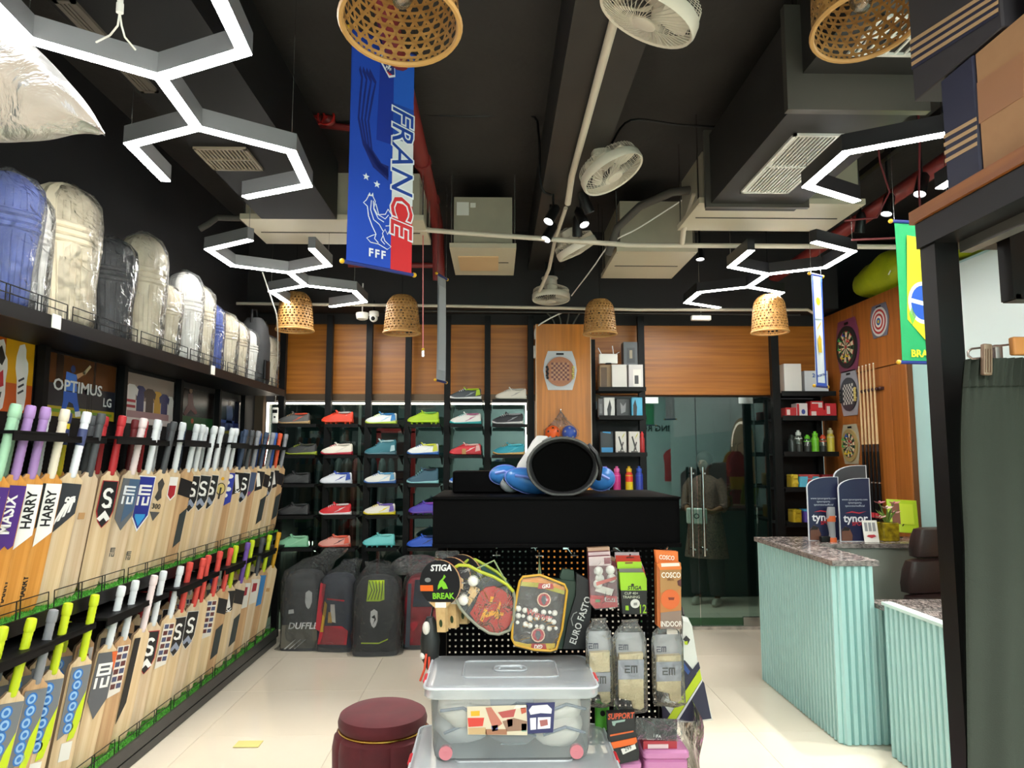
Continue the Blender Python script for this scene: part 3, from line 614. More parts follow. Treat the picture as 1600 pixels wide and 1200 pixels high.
def grip_mesh(k):
    if k in _g: return _g[k]
    b = B(); prof = [(.012, .555), (.0155, .56), (.0165, .58)]
    n = 22
    for i in range(n+1):
        t = i/n; r = .0165+.0012*(i % 2); prof.append((r, .585+.215*t))
    prof2 = [(.0175, .80), (.0198, .804), (.0203, .82), (.0198, .840), (.0178, .850), (.012, .853), (.002, .8535)]
    b.lathe(prof, 12, mi=0, cap=(0, 0)); b.lathe(prof2, 12, mi=0 if k != 'yellow' else 1, cap=(0, 1))
    if k in ('whitenavy', 'yellow'): b.lathe([(.0188, .70), (.0188, .775)], 12, mi=1, cap=(1, 1))
    c1, c2 = G[k]; _g[k] = b.mesh('grip', [mat('rubber_'+k, c1, .55), mat('rubber2_'+k, c2, .55)], 50); return _g[k]
# stickers: (plate outline, colours, lettering). Each is a list of pieces in blade-face coordinates (x across, z up)
def plate(pts, dz, m): return ('p', pts, dz, m)
SGs = [(-.043, .53), (.043, .53), (.046, .47), (.046, .38), (.028, .33), (0, .30), (-.028, .33), (-.046, .38), (-.046, .47)]
def ell(cx, cz, rx, rz, n=14): return [(cx+rx*cos(2*pi*i/n), cz+rz*sin(2*pi*i/n)) for i in range(n)]
def band(c, wd):
    o = []; u_ = []
    for i, p in enumerate(c):
        a = V(c[max(0, i-1)]); b_ = V(c[min(len(c)-1, i+1)]); d_ = (b_-a).normalized(); s_ = V((-d_.y, d_.x))*wd/2
        o.append((p[0]+s_.x, p[1]+s_.y)); u_.append((p[0]-s_.x, p[1]-s_.y))
    return o+u_[::-1]
def scurve(cx, cz, r, n=8):
    up = [(cx+r*cos(R(t)), cz+r+r*sin(R(t))) for t in [20+i*(250/n) for i in range(n+1)]]
    dn = [(cx-r*cos(R(t)), cz-r-r*sin(R(t))) for t in [20+i*(250/n) for i in range(n+1)]]
    return up[:-1]+dn[::-1]
W_, K_, NV, RD, BL, GY = '#e8e8e6', '#17171b', '#232a5c', '#a5222e', '#2450a8', '#5d6066'
STK = {
 'masix': dict(p=[([(-.046, .535), (.046, .535), (.046, .30), (.030, .285), (.015, .30), (0, .28), (-.015, .30), (-.030, .285), (-.046, .30)], 0, '#4a2a78')], t=[('MASIX', W_, .062, .42, 0)]),
 'harry': dict(p=[([(-.046, .535), (-.008, .535), (-.008, .36), (-.046, .33)], 0, K_), ([(-.018, .535), (.046, .535), (.046, .33), (-.018, .27)], 1, W_)], t=[('HARRY', K_, .055, .43, .014)], low=('HARRY', K_, .032, .10)),
 'harrygreen': dict(p=[([(-.046, .535), (.046, .535), (.046, .33), (-.046, .30)], 0, '#3c8a30'), ([(-.010, .535), (.046, .535), (.046, .37), (-.010, .33)], 1, W_)], t=[('HARRY', K_, .045, .44, .018)]),
 'nb': dict(p=[([(-.044, .53), (.044, .53), (.044, .40), (-.044, .30)], 0, '#33353a')]+[([(-.044+.018*i, .34+.02*i), (-.034+.018*i, .345+.02*i), (.0+.01*i, .44+.012*i), (-.010+.01*i, .44+.012*i)], 1, W_) for i in range(4)], t=[('B', W_, .06, .46, .012)], strip=K_),
 'plain': dict(p=[([(-.02, .36), (.012, .36), (.012, .39), (-.02, .39)], 0, '#b98f60')], t=[]),
 'sg': dict(p=[(SGs, 0, RD), ([(x*.9, .305+(z-.305)*.965+.004) for x, z in SGs], 1, K_), (band(scurve(0, .445, .021), .016), 2, W_), ([(-.036, .345), (0, .385), (.036, .345), (.018, .332), (0, .35), (-.018, .332)], 2, W_)], t=[('G', W_, .026, .405, .018)]),
 'sgb': dict(p=[(SGs, 0, '#d8d8d8'), ([(x*.93, .305+(z-.305)*.97+.004) for x, z in SGs], 1, K_), (band(scurve(0, .445, .021), .014), 2, W_), ([(-.036, .345), (0, .385), (.036, .345), (.018, .332), (0, .35), (-.018, .332)], 2, '#8a93a8')], t=[('G', W_, .026, .405, .018)]),
 'emgrey': dict(p=[([(-.046, .535), (.046, .535), (.046, .35), (0, .27), (-.046, .33)], 0, GY), ([(-.01, .535), (.046, .535), (.046, .38), (-.01, .31)], 1, '#3f5876')], t=[('EM', '#d8dde2', .085, .45, 0)], low=('EM', '#4a4a4a', .035, .16)),
 'emblue': dict(p=[([(-.05, .545), (.05, .545), (.05, .33), (0, .245), (-.05, .33)], 0, W_), ([(-.046, .54), (.046, .54), (.046, .335), (0, .26), (-.046, .335)], 1, '#1f2a86'), ([(-.03, .34), (.03, .34), (.03, .325), (0, .275), (-.03, .325)], 2, '#2f8fd0')], t=[('EM', W_, .10, .44, 0)], low=('EM', '#4a4a4a', .035, .12)),
 'crest': dict(p=[([(-.02, .50), (0, .53), (.02, .50), (.012, .46), (.02, .42), (0, .40), (-.02, .42), (-.008, .46)], 0, '#3a3634'), ([(-.03, .34), (.03, .34), (0, .29)], 0, '#4a4a4c')], t=[('300', '#2b2b2b', .04, .37, 0, 1)]),
 'redcrest': dict(p=[([(-.03, .53), (.03, .53), (.03, .42), (0, .39), (-.03, .42)], 0, W_), ([(-.024, .48), (.024, .48), (.024, .425), (0, .40), (-.024, .425)], 1, RD)], t=[]),
 'dark': dict(p=[([(-.046, .52), (.046, .50), (.046, .40), (-.046, .42)], 0, K_), ([(.0, .30), (.046, .34), (.046, .14), (.0, .10)], 0, '#2c3436')], t=[]),
 'round': dict(p=[(ell(0, .43, .036, .042), 0, K_), (ell(0, .43, .030, .036), 1, '#c9b46a'), ([(-.006, .36), (.006, .36), (.006, .44), (-.006, .44)], 2, K_), (ell(.0, .50, .012, .012), 0, '#d9a21e')], t=[]),
 'blueprint': dict(p=[([(-.046, .535), (.046, .535), (.046, .33), (-.046, .28)], 0, '#2b3a9c')]+[(ell(.01*(-1)**i, .51-.045*i, .024, .016), 1, W_) for i in range(4)], t=[]),
 'bw': dict(p=[([(-.046, .535), (.046, .535), (.046, .40), (-.046, .36)], 0, K_), ([(-.03, .52), (0, .52), (.03, .42), (0, .41)], 1, W_)], t=[('K', W_, .05, .40, .02)]),
 'navy': dict(p=[([(-.04, .53), (.04, .53), (.04, .40), (0, .34), (-.04, .40)], 0, '#42506e'), ([(-.02, .38), (.02, .38), (0, .35)], 1, '#8e3a7a')], t=[]),
 'lime': dict(p=[([(-.046, .535), (.046, .535), (.046, .28), (-.046, .22)], 0, '#6e7378'), ([(.018, .34), (.046, .42), (.046, .30), (.030, .215), (.0, .205)], 1, '#b8cf18')]+[(ell(-.012+.006*(i % 2), .50-.047*i, .024, .026), 1, '#2f6fb8') for i in range(6)]+[(ell(-.012+.006*(i % 2), .50-.047*i, .017, .019), 2, '#8fb8dc') for i in range(6)]+[(ell(-.012+.006*(i % 2), .50-.047*i, .009, .010), 3, '#2f6fb8') for i in range(6)]+[([(-.02, .20), (.03, .20), (.03, .12), (-.02, .12)], 0, '#dad9d4')], t=[]),
 'embw': dict(p=[([(-.05, .54), (.05, .54), (.05, .32), (0, .23), (-.05, .32)], 0, '#55585e'), ([(.02, .54), (.05, .54), (.05, .44)], 1, '#d0602e')], t=[('EB', W_, .105, .43, 0)]),
 'ss': dict(p=[([(-.036, .53), (.036, .53), (.036, .30), (-.036, .28)], 0, '#d8d4cc')]+[([(-.03+.034*j, .50-.036*i), (-.002+.034*j, .50-.036*i), (-.002+.034*j, .525-.036*i), (-.03+.034*j, .525-.036*i)], 1, '#5a2b2b' if (i+j) % 2 else '#444a6a') for i in range(6) for j in range(2)], t=[]),
 'side': dict(p=[([(-.046, .53), (-.01, .53), (-.01, .20), (-.046, .10)], 0, K_)], t=[]),
 'steel': dict(p=[([(-.04, .53), (.04, .53), (.04, .42), (-.04, .40)], 0, '#3f4347')], t=[('S', W_, .05, .47, 0, 1)]),
 'bluetall': dict(p=[([(-.03, .53), (.03, .53), (.03, .30), (-.03, .28)], 0, '#3a78b0')], t=[]),
 'white': dict(p=[([(-.04, .53), (.04, .53), (.04, .35), (-.04, .33)], 0, '#c9c6c0'), ([(-.02, .50), (.02, .50), (.02, .44), (-.02, .43)], 1, '#8f2230')], t=[]),
}
_s = {}
def face_y(z): return .0092
def sticker_mesh(k):
    if k in _s: return _s[k]
    d_ = STK[k]; b = B(); mats = []; 
    def mi(c):
        m = col(c, .35)
        if m not in mats: mats.append(m)
        return mats.index(m)
    for pts, lv, c in d_['p']:
        b.X = frame((0, -.0105-.0004*lv, 0), (1, 0, 0), (0, 0, 1)); b.prism(pts, -.0012, .0003, mi(c))
    if d_.get('strip'):
        b.X = frame((0, -.0108, 0), (1, 0, 0), (0, 0, 1)); b.prism([(-.05, .30), (-.036, .28), (-.036, .10), (-.05, .12)], 0, .0004, mi(d_['strip']))
    _s[k] = b.mesh('sticker', mats, 0); return _s[k]
def make_bat(X, wood_, grip, stk, label, group, lettered=True):
    t = thing('cricket_bat', label, 'cricket bat', X=X, group=group)
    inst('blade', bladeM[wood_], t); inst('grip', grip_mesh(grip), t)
    if stk:
        s = inst('sticker', sticker_mesh(stk), t)
        if lettered:
            for e in STK[stk]['t']:
                tx, c, sz, z, x = e[:5]; up = len(e) > 5
                X2 = frame((x, -.0122, z), (1, 0, 0), (0, 0, 1)) if up else frame((x, -.0122, z), (0, 0, 1), (-1, 0, 0))
                text(tx, col(c, .4), s, X2, size=sz, bold=.025, ext=.0002, sx=.86)
            if STK[stk].get('low'):
                tx, c, sz, z = STK[stk]['low']; text(tx, col(c, .4), s, frame((-.018, -.0112, z), (0, 0, 1), (-1, 0, 0)), size=sz, bold=.03, ext=.0002)
    return t
ORD = ['nearest', 'second', 'third', 'fourth', 'fifth', 'sixth', 'seventh', 'eighth', 'ninth', 'tenth', 'eleventh', 'twelfth', 'thirteenth', 'fourteenth', 'fifteenth', 'sixteenth', 'seventeenth', 'eighteenth', 'nineteenth', 'twentieth', 'twenty-first', 'twenty-second', 'twenty-third', 'twenty-fourth', 'twenty-fifth', 'twenty-sixth', 'twenty-seventh', 'twenty-eighth', 'twenty-ninth', 'thirtieth']
DESC = {'masix': 'purple MASIX sticker', 'harry': 'white HARRY sticker', 'harrygreen': 'green HARRY sticker', 'nb': 'dark striped sticker', 'plain': 'bare blade', 'sg': 'black and red shield sticker', 'sgb': 'black shield sticker', 'emgrey': 'grey EM sticker', 'emblue': 'blue EM sticker', 'crest': 'small dark crest', 'redcrest': 'red and white crest', 'dark': 'dark sticker', 'round': 'round badge', 'blueprint': 'blue printed sticker', 'bw': 'black and white sticker', 'navy': 'navy sticker', 'lime': 'grey, blue and lime sticker', 'embw': 'grey and white sticker', 'ss': 'checked sticker', 'side': 'black side sticker', 'steel': 'dark grey sticker', 'bluetall': 'tall blue sticker', 'white': 'white and red sticker'}
GD = {'whitenavy': 'white and navy', 'darkred': 'dark red', 'pink': 'pale pink'}
rb = random.Random(11)
def row(lst, z0, xt, dx, tier, rw, fixed=None, yofs=0):
    for n, (px, wd, gp, st) in enumerate(lst):
        y = abs(xt+dx*.38)*1110/(774-px)+yofs-.012
        face = V((cos(R(40+rb.uniform(-7, 5))), 0, 0)); a = R(rb.uniform(20, 32)) if y < 4.6 else R(rb.uniform(32, 42))
        nrm = V((cos(a), -sin(a), 0)); up = V((dx+rb.uniform(-.012, .012), rb.uniform(.0, .06), .83)).normalized()
        xd = nrm.cross(-up).normalized() if False else up.cross(nrm).normalized(); nn = xd.cross(up)
        X = M(((xd.x, -nn.x, up.x, xt), (xd.y, -nn.y, up.y, y), (xd.z, -nn.z, up.z, z0+.008), (0, 0, 0, 1)))
        g_ = GD.get(gp, gp)
        make_bat(X, wd, gp, st, '%s grip bat, %s, %s in %s row, %s tier' % (g_, DESC[st], ORD[n], rw, tier), 'cricket bats in the wall rack', y < 5.4)
UF = [(-4, 'orange', 'mint', 'masix'), (27, 'orange', 'lilac', 'masix'), (55, 'orange', 'lilac', 'harry'), (84, 'orange', 'cream', 'harry'), (112, 'pale', 'whitenavy', 'nb'), (143, 'light', 'charcoal', 'plain'), (176, 'pale', 'red', 'sg'), (205, 'light', 'pink', 'emgrey'), (231, 'pale', 'white', 'emblue'), (251, 'pale', 'charcoal', 'crest'), (274, 'pale', 'white', 'redcrest'), (291, 'tan', 'white', 'dark'), (306, 'pale', 'white', 'sgb'), (319, 'light', 'white', 'sgb'), (332, 'pale', 'white', 'sgb'), (346, 'light', 'white', 'round'), (360, 'tan', 'white', 'blueprint'), (371, 'pale', 'navy', 'bw'), (383, 'light', 'charcoal', 'sgb'), (394, 'tan', 'grey', 'navy'), (404, 'pale', 'navy', 'bw'), (413, 'pale', 'grey', 'dark'), (421, 'light', 'blue', 'sgb'), (429, 'pale', 'orange', 'bw'), (437, 'tan', 'grey', 'dark')]
row(UF, Zm, -1.965, .12, 'upper', 'front')
UB = [(10, 'orange', 'mint', 'harry'), (68, 'orange', 'white', 'harry'), (100, 'orange', 'yellow', 'harrygreen'), (132, 'pale', 'charcoal', 'sgb'), (158, 'light', 'red', 'sgb'), (180, 'pale', 'red', 'sgb'), (203, 'tan', 'darkred', 'sg'), (222, 'pale', 'red', 'sg'), (240, 'pale', 'white', 'emgrey'), (262, 'light', 'charcoal', 'dark'), (281, 'pale', 'navy', 'bw'), (298, 'light', 'white', 'dark'), (312, 'pale', 'white', 'sgb'), (326, 'pale', 'white', 'sgb'), (340, 'light', 'white', 'sgb'), (356, 'pale', 'white', 'bw'), (370, 'light', 'navy', 'navy'), (384, 'pale', 'orange', 'dark'), (396, 'light', 'blue', 'navy'), (409, 'pale', 'orange', 'dark')]
row(UB, Zm, -2.09, .08, 'upper', 'back', yofs=.0)
LF = [(2, 'pale', 'lime', 'lime'), (38, 'pale', 'lime', 'lime'), (78, 'tan', 'grey', 'lime'), (104, 'pale', 'lime', 'lime'), (148, 'pale', 'lime', 'lime'), (181, 'pale', 'white', 'embw'), (207, 'tan', 'white', 'ss'), (232, 'pale', 'pink', 'side'), (250, 'light', 'white', 'sg'), (272, 'pale', 'white', 'ss'), (292, 'pale', 'coral', 'sgb'), (308, 'light', 'coral', 'sgb'), (323, 'pale', 'coral', 'side'), (340, 'pale', 'coral', 'ss'), (354, 'tan', 'coral', 'dark'), (367, 'pale', 'lime', 'bw'), (380, 'light', 'purple', 'dark'), (392, 'tan', 'lime', 'white'), (404, 'light', 'charcoal', 'white'), (415, 'tan', 'lime', 'bluetall'), (427, 'pale', 'gold', 'plain')]
row(LF, Zb, -1.965, .12, 'lower', 'front')
LB = [(30, 'pale', 'grey', 'lime'), (62, 'tan', 'lime', 'lime'), (90, 'pale', 'darkred', 'lime'), (120, 'tan', 'lime', 'lime'), (152, 'tan', 'white', 'white'), (185, 'pale', 'white', 'steel'), (212, 'tan', 'darkred', 'dark'), (236, 'pale', 'red', 'dark'), (256, 'pale', 'charcoal', 'steel'), (275, 'tan', 'red', 'sgb'), (292, 'pale', 'charcoal', 'ss'), (309, 'pale', 'white', 'ss'), (325, 'tan', 'navy', 'dark'), (340, 'pale', 'blue', 'steel'), (353, 'light', 'white', 'ss'), (366, 'pale', 'purple', 'bw'), (379, 'tan', 'lime', 'dark'), (391, 'pale', 'blue', 'dark'), (403, 'light', 'lime', 'dark'), (414, 'tan', 'blue', 'dark')]
row(LB, Zb, -2.10, .07, 'lower', 'back')
# ================================================================ posters over the bats
XW = XL+.028
def poster(y0, y1, z0, z1, label, bg):
    t = thing('wall_poster', label, 'poster', (XL+.001, (y0+y1)/2, (z0+z1)/2), group='sport posters above the bat rack')
    hw, hh = (y1-y0)/2, (z1-z0)/2
    fb = B(); th = .012
    fb.b2((0, -hw, -hh), (.014, -hw+th, hh)); fb.b2((0, hw-th, -hh), (.014, hw, hh)); fb.b2((0, -hw, hh-th), (.014, hw, hh)); fb.b2((0, -hw, -hh), (.014, hw, -hh+th)); fb.obj('poster_frame', blacks, t, sharp=0)
    b = B(); b.b2((0, -hw+th, -hh+th), (.008, hw-th, hh-th)); b.obj('print', mat('print_'+bg.strip('#'), bg, .22), t, sharp=0)
    def add(name, pieces, ofs=0):
        b = B(); mats = []
        b.X = frame((.0086+ofs, 0, 0), (0, 1, 0), (0, 0, 1))
        for pts, lv, c in pieces:
            m = col(c, .3)
            if m not in mats: mats.append(m)
            q = [(max(-hw+th, min(hw-th, x*hw)), max(-hh+th, min(hh-th, z*hh))) for x, z in pts]
            b.prism(q, .0004*lv, .0004*lv+.0004, mats.index(m))
        b.obj(name, mats, t, sharp=0)
    return t, add, hw, hh
R4 = lambda x0, z0, x1, z1: [(x0, z0), (x1, z0), (x1, z1), (x0, z1)]
SH = lambda cx, cz, sx, sz, r=0: [(cx+sx*(x*cos(r)-z*sin(r)), cz+sz*(x*sin(r)+z*cos(r))) for x, z in ((-1, -.5), (-.95, -.15), (-.4, .1), (.1, .4), (.35, .75), (.55, .5), (.85, .7), (1, .2), (.95, -.5))]
t, add, hw, hh = poster(2.55, 3.53, 1.80, 2.17, 'orange poster with white, red and black running shoes', '#c25a18')
VS = lambda cx, k=1.0: [(cx+k*x, z) for x, z in ((-.05, .80), (.02, .86), (.05, .72), (.055, .5), (.09, .38), (.10, .15), (.085, -.15), (.09, -.5), (.07, -.85), (.02, -.95), (-.035, -.88), (-.05, -.5), (-.06, -.1), (-.09, .2), (-.085, .5))]
add('picture', [(R4(.56, -.2, 1, 1), 0, '#e0a012'), (R4(-1, -1, 1, -.2), 0, '#c8561c')]+[(VS(.80), 1, '#e9e4de'), (VS(.50), 1, '#e4dcd6'), (VS(.20), 1, '#c03028'), (VS(-.1), 1, '#e4dcd6'), (VS(-.4), 1, '#2a2a2c')]+[([(.76, -.1-.16*k), (.84, .0-.16*k), (.85, -.05-.16*k), (.77, -.15-.16*k)], 2, '#3a3a3c') for k in range(3)]+[([(.42, .5), (.50, .7), (.56, .4), (.52, .2), (.46, .3)], 2, '#2a2622'), ([(.44, -.1), (.54, .1), (.56, -.3), (.46, -.4)], 2, '#c03038'), ([(.46, -.5), (.54, -.45), (.53, -.6), (.47, -.62)], 2, '#3a3632'), ([(.45, -.75), (.50, -.72), (.50, -.9), (.46, -.88)], 2, '#e0dc3a')])
t, add, hw, hh = poster(3.56, 4.29, 1.80, 2.15, 'poster of a batter in blue before OPTIMUS boards', '#5d3519')
add('picture', [(R4(-1, -1, 1, -.62), 0, '#b8a321'), (R4(-1, -.8, .9, -.7), 1, '#6f9a2c'), (R4(-1, -.62, 1, .05), 0, '#20222e'), (R4(-.62, .05, -.45, 1), 0, '#2a1a10'), (R4(.32, .05, .38, 1), 0, '#2a1a10'),
    ([(-.42, -.15), (-.10, -.15), (-.05, -.45), (.0, -.72), (-.1, -.78), (-.18, -.5), (-.28, -.45), (-.35, -.72), (-.45, -.75), (-.42, -.45)], 2, '#2a62c8'), ([(-.38, .45), (-.12, .4), (-.10, -.12), (-.40, -.12)], 2, '#3c78d8'), (ell(-.22, .56, .06, .12, 10), 2, '#20386e'),
    ([(-.14, .42), (.06, .55), (.10, .5), (-.10, .28)], 3, '#c89a70'), ([(.02, .5), (.20, .8), (.24, .74), (.08, .44)], 3, '#d9c49a'), ([(-.45, -.72), (-.3, -.68), (-.28, -.9), (-.5, -.9)], 3, W_), ([(-.12, -.74), (.02, -.7), (.04, -.86), (-.1, -.9)], 3, W_)]+[(R4(.18+.06*i, -.72, .195+.06*i, -.1), 2, '#101014') for i in range(3)])
text('OPTIMUS', col(W_, .3), t, frame((.0112, -.02, .0), (0, 1, 0), (0, 0, 1)), size=.085, bold=.02, sx=1.3)
text('LG', col(W_, .3), t, frame((.0112, .27, -.06), (0, 1, 0), (0, 0, 1)), size=.07, bold=.02, sx=1.1)
t, add, hw, hh = poster(4.31, 5.06, 1.80, 2.14, 'poster of a row of coloured team jerseys on a pale ground', '#a8968e')
JER = lambda cx, w_, t_=.45, b_=-.45: [(cx-w_, t_-.1), (cx-w_*.4, t_+.06), (cx+w_*.4, t_+.06), (cx+w_, t_-.1), (cx+w_*.85, t_-.35), (cx+w_*.62, t_-.28), (cx+w_*.62, b_), (cx-w_*.62, b_), (cx-w_*.62, t_-.28), (cx-w_*.85, t_-.35)]
add('picture', [(R4(-1, -1, 1, -.05), 0, '#e6dcd8'), (R4(-.7, -.7, .8, -.45), 1, '#b58c90')]+[(JER(-.82, .2), 2, '#b02a34'), (JER(-.58, .22), 3, '#e2dcd8'), (R4(-.72, -.35, -.44, -.25), 4, '#a82030'), (R4(-.72, -.15, -.44, -.05), 4, '#a82030'), (JER(-.28, .2), 2, '#1f2c60'), (JER(.05, .22, .4), 3, '#3b2a28'), (JER(.34, .2, .35), 2, '#cf9a20'), (JER(.6, .2, .3), 3, '#27306a'), (JER(.84, .16, .25), 2, '#e4e0dc')])
t, add, hw, hh = poster(5.08, 5.77, 1.79, 2.12, 'dark poster of a player kicking on a green pitch', '#221a18')
add('picture', [(R4(-1, -1, 1, -.3), 0, '#1d5a2a'), ([(-.4, .7), (-.2, .75), (-.1, .2), (.1, -.1), (.0, -.2), (-.25, .0), (-.5, -.3), (-.6, -.2), (-.4, .2)], 1, '#5a1a1e'), (ell(-.28, .85, .08, .12, 10), 2, '#9a6a4a'), (ell(-.15, -.5, .07, .12, 10), 2, '#d0602e')])
t, add, hw, hh = poster(5.79, 6.46, 1.79, 2.10, 'dark blue poster of a player in a blue striped kit', '#141a38')
add('picture', [(R4(-1, -1, 1, -.75), 0, '#8f8a1c'), (R4(-1, -.75, 1, -.3), 0, '#1c2a70'), ([(-.25, .6), (.15, .6), (.2, .1), (.15, -.2), (.3, -.8), (.15, -.85), (-.05, -.25), (-.2, -.8), (-.35, -.75), (-.22, -.1)], 1, '#5a6a9c'), (ell(-.05, .76, .09, .14, 10), 2, '#6a4a3a'), (R4(-.7, -.35, .3, -.2), 1, '#4a68c0')])
# ================================================================ leg guards on the top shelf
padm = mat('pad_cream', '#d8cdb4', .6, noise=(14, .5, '#cabd9f')); padw = mat('pad_white', '#e2e0da', .55); padb = mat('pad_blue', '#2c4aa0', .6)
padk = mat('pad_black', '#222226', .6); padg = mat('pad_grey', '#9a9aa0', .6)
def leg_guard(m, label, x, y, z, h, w_=.12, wrap=film, rz=0, lean=0, tag_=None, seed=0, pair=False):
    """cricket leg guard standing on end: ribbed shin, knee roll, flared top, in a plastic sleeve"""
    X = T(x, y, z) @ RZ(rz) @ RX(lean)
    t = thing('leg_guard', label, 'cricket pads', X=X, group='cricket pads wrapped in plastic on the top shelf')
    for s in ((-.035, .03) if pair else (0,)):
        b = B(); n = 32
        rib = lambda a: 1+.075*cos(a*8)*(1 if sin(a) < .2 else 0)
        b.loft([sring((s, s*.8, zz*h), w_*rw, .055*ry, n, 2.8, rib) for zz, rw, ry in ((0, .5, .7), (.02, .62, .9), (.12, .66, 1), (.3, .70, 1.05), (.50, .80, 1.12), (.57, .84, 1.15))])
        b.obj('shin_panel', m, t)
        b = B()
        for k, (z0, z1) in enumerate(((.565, .61), (.612, .658), (.66, .705))):
            b.loft([sring((s, s*.8-.006, zz*h), w_*rw, .060*ry, n, 2.6) for zz, rw, ry in ((z0, .84, 1.0), (z0+.012, .90, 1.12), (z1-.012, .91, 1.12), (z1, .85, 1.0))])
        b.obj('knee_roll', m, t)
        b = B(); b.loft([sring((s, s*.8, zz*h), w_*rw, .052*ry, n, 2.3, rib) for zz, rw, ry in ((.70, .86, 1.1), (.78, .93, 1.1), (.86, .92, 1), (.93, .74, .8), (.975, .46, .6), (.995, .2, .35), (1.0, .05, .1))])
        b.obj('top_hat', m, t)
        b = B()
        for k in range(-3, 4):
            xx = s+w_*.19*k; b.tube([(xx*.86, s*.8-.060*(1-abs(k)*.06), .04*h), (xx*.92, s*.8-.062*(1-abs(k)*.07), .3*h), (xx*1.05, s*.8-.066*(1-abs(k)*.08), .55*h)], .004, 4)
            b.tube([(xx*1.1, s*.8-.060*(1-abs(k)*.08), .72*h), (xx*1.05, s*.8-.055*(1-abs(k)*.1), .85*h), (xx*.7, s*.8-.030, .955*h)], .004, 4)
        b.obj('rib_seams', m, t, kind='stuff')
    b = B(); b.loft([sring((0, 0, zz*h), w_*rw, .08*ry, 36, 2.4) for zz, rw, ry in ((.002, .8, 1.1), (.1, .86, 1.15), (.3, .88, 1.2), (.55, .98, 1.2), (.75, 1.03, 1.2), (.88, .99, 1.1), (.96, .72, .85), (1.01, .30, .4), (1.035, .10, .12))], cap=(1, 0))
    me = b.mesh('plastic_sleeve', wrap, 0); me.shade_smooth(); wob(me, .009, 16, seed); inst('plastic_sleeve', me, t)
    return t
def lgx(px, x=-1.99): return abs(x)*1110/(774-px)
PADS = [(4, padb, .60, .13, film, 'royal blue leg guard at the left edge of the picture', 0), (36, padw, .56, .10, film, 'narrow white leg guard beside the blue one', 0),
        (102, padm, .70, .15, film, 'tall pair of cream leg guards, largest of the wrapped pads', 1), (170, padk, .56, .13, filmc, 'black pads in crinkled clear plastic between cream leg guards', 0),
        (222, padm, .70, .135, film, 'cream leg guard with a broad rounded top after the black pads', 0), (252, padm, .46, .12, film, 'short cream leg guard, just past the broad topped one', 0),
        (288, padw, .62, .12, film, 'bluish white leg guard in the middle of the top shelf', 0), (308, padm, .58, .12, film, 'cream leg guard between the bluish white and the blue one', 0),
        (330, padb, .50, .09, filmc, 'bright blue leg guard in clear plastic, beyond the middle', 0), (348, padm, .48, .12, film, 'cream leg guard right behind the bright blue one', 0),
        (366, padm, .46, .12, film, 'second cream leg guard behind the bright blue one', 0), (383, padw, .44, .12, film, 'off white leg guard before the black bag', 0)]
for k, (px, m, h, w_, wr_, lab, pr) in enumerate(PADS):
    leg_guard(m, lab, -2.03, lgx(px, -2.03), Zt+.002, h, w_, wr_, rz=52+rb.uniform(-7, 7), lean=-3, seed=k*3, pair=bool(pr))
for k, (px, x, h, m, lab) in enumerate(((66, -2.15, .64, padm, 'single cream pad at the back, just before the big cream pair'), (190, -2.16, .58, padm, 'cream pad at the back, behind the black pads'), (262, -2.17, .60, padg, 'grey pad at the back, before the bluish white one'), (345, -2.17, .50, padm, 'cream pad at the back, beyond the bright blue one'))):
    leg_guard(m, lab, x, abs(x)*1110/(774-px), Zt+.002, h, .11, film, rz=55, lean=0, seed=50+k)
for k, (px, x) in enumerate(((22, -2.2), (165, -2.2))):
    y = abs(x)*1110/(774-px); b = B(); b.X = T(x+.03, y, Zt+.43) @ RZ(50) @ RX(-4); b.rbox((0, 0, 0), (.12, .02, .10), .004)
    o = b.obj('header_card', col(K_)); tag(o, ('dark header card with a red end beside the blue leg guard', 'dark header card behind the black pads')[k], 'tag')
    b = B(); b.X = T(x+.035, y, Zt+.43) @ RZ(50) @ RX(-4); b.b2((.02, -.0125, -.05), (.045, -.0105, .05)); b.obj('red_end', col('#b81e2a'), o)
    B().b2((x-.0, y-.01, Zt), (x+.02, y+.01, Zt+.40)).obj('card_stem', col(K_), o)
bg = thing('kit_bag', 'black bag standing on the far end of the top shelf', 'bag', (-2.02, 5.93, Zt))
B().loft([sring((0, 0, z), .12*s, .13*s, 20, 3) for z, s in ((0, .9), (.03, 1), (.35, 1), (.5, .8), (.56, .5))]).obj('bag_body', charcoal, bg)
B().tube([(.0, -.09, .5), (.0, -.08, .62), (.0, .02, .64), (.0, .08, .5)], .01).obj('bag_handle', blacks, bg); B().rbox((.125, -.04, .12), (.02, .12, .16), .008).obj('pocket', blacks, bg)
leg_guard(padm, 'cream leg guard past the black bag, last on the shelf', -2.0, 6.22, Zt+.002, .46, .10, film, rz=60, seed=90)
# hanging translucent sack of helmets at the top left
hb_ = thing('plastic_sack', 'cloudy plastic sack holding helmets at the top left corner', 'plastic sack', at(20, 120, 1.75))
def sackfn(a, b_):
    x = -.34+.57*a; e = max(.02, 1-a); th = 2*pi*b_
    top = min(.28, -.135+.56*(1-a)**.85); bot = -.150-.02*(1-a)+.008*sin(9*a)
    zc = (top+bot)/2; rz_ = (top-bot)/2; n = NZ.noise_vector(V((x*7, cos(th)*1.3, sin(th)*1.3)))
    return (x+n.x*.012, .15*e**.5*cos(th)+n.y*.012, zc+rz_*sin(th)*(1-.0*a)+n.z*.014)
B().grid(sackfn, 30, 36).obj('sack_film', filmo, hb_, sharp=0).data.shade_smooth()
b = B(); b.ball((-.19, 0, -.02), .13, 20, 14, sc=(1, 1, .9)); b.obj('helmet_shell', mat('helmet_beige', '#b9ac90', .5), hb_)
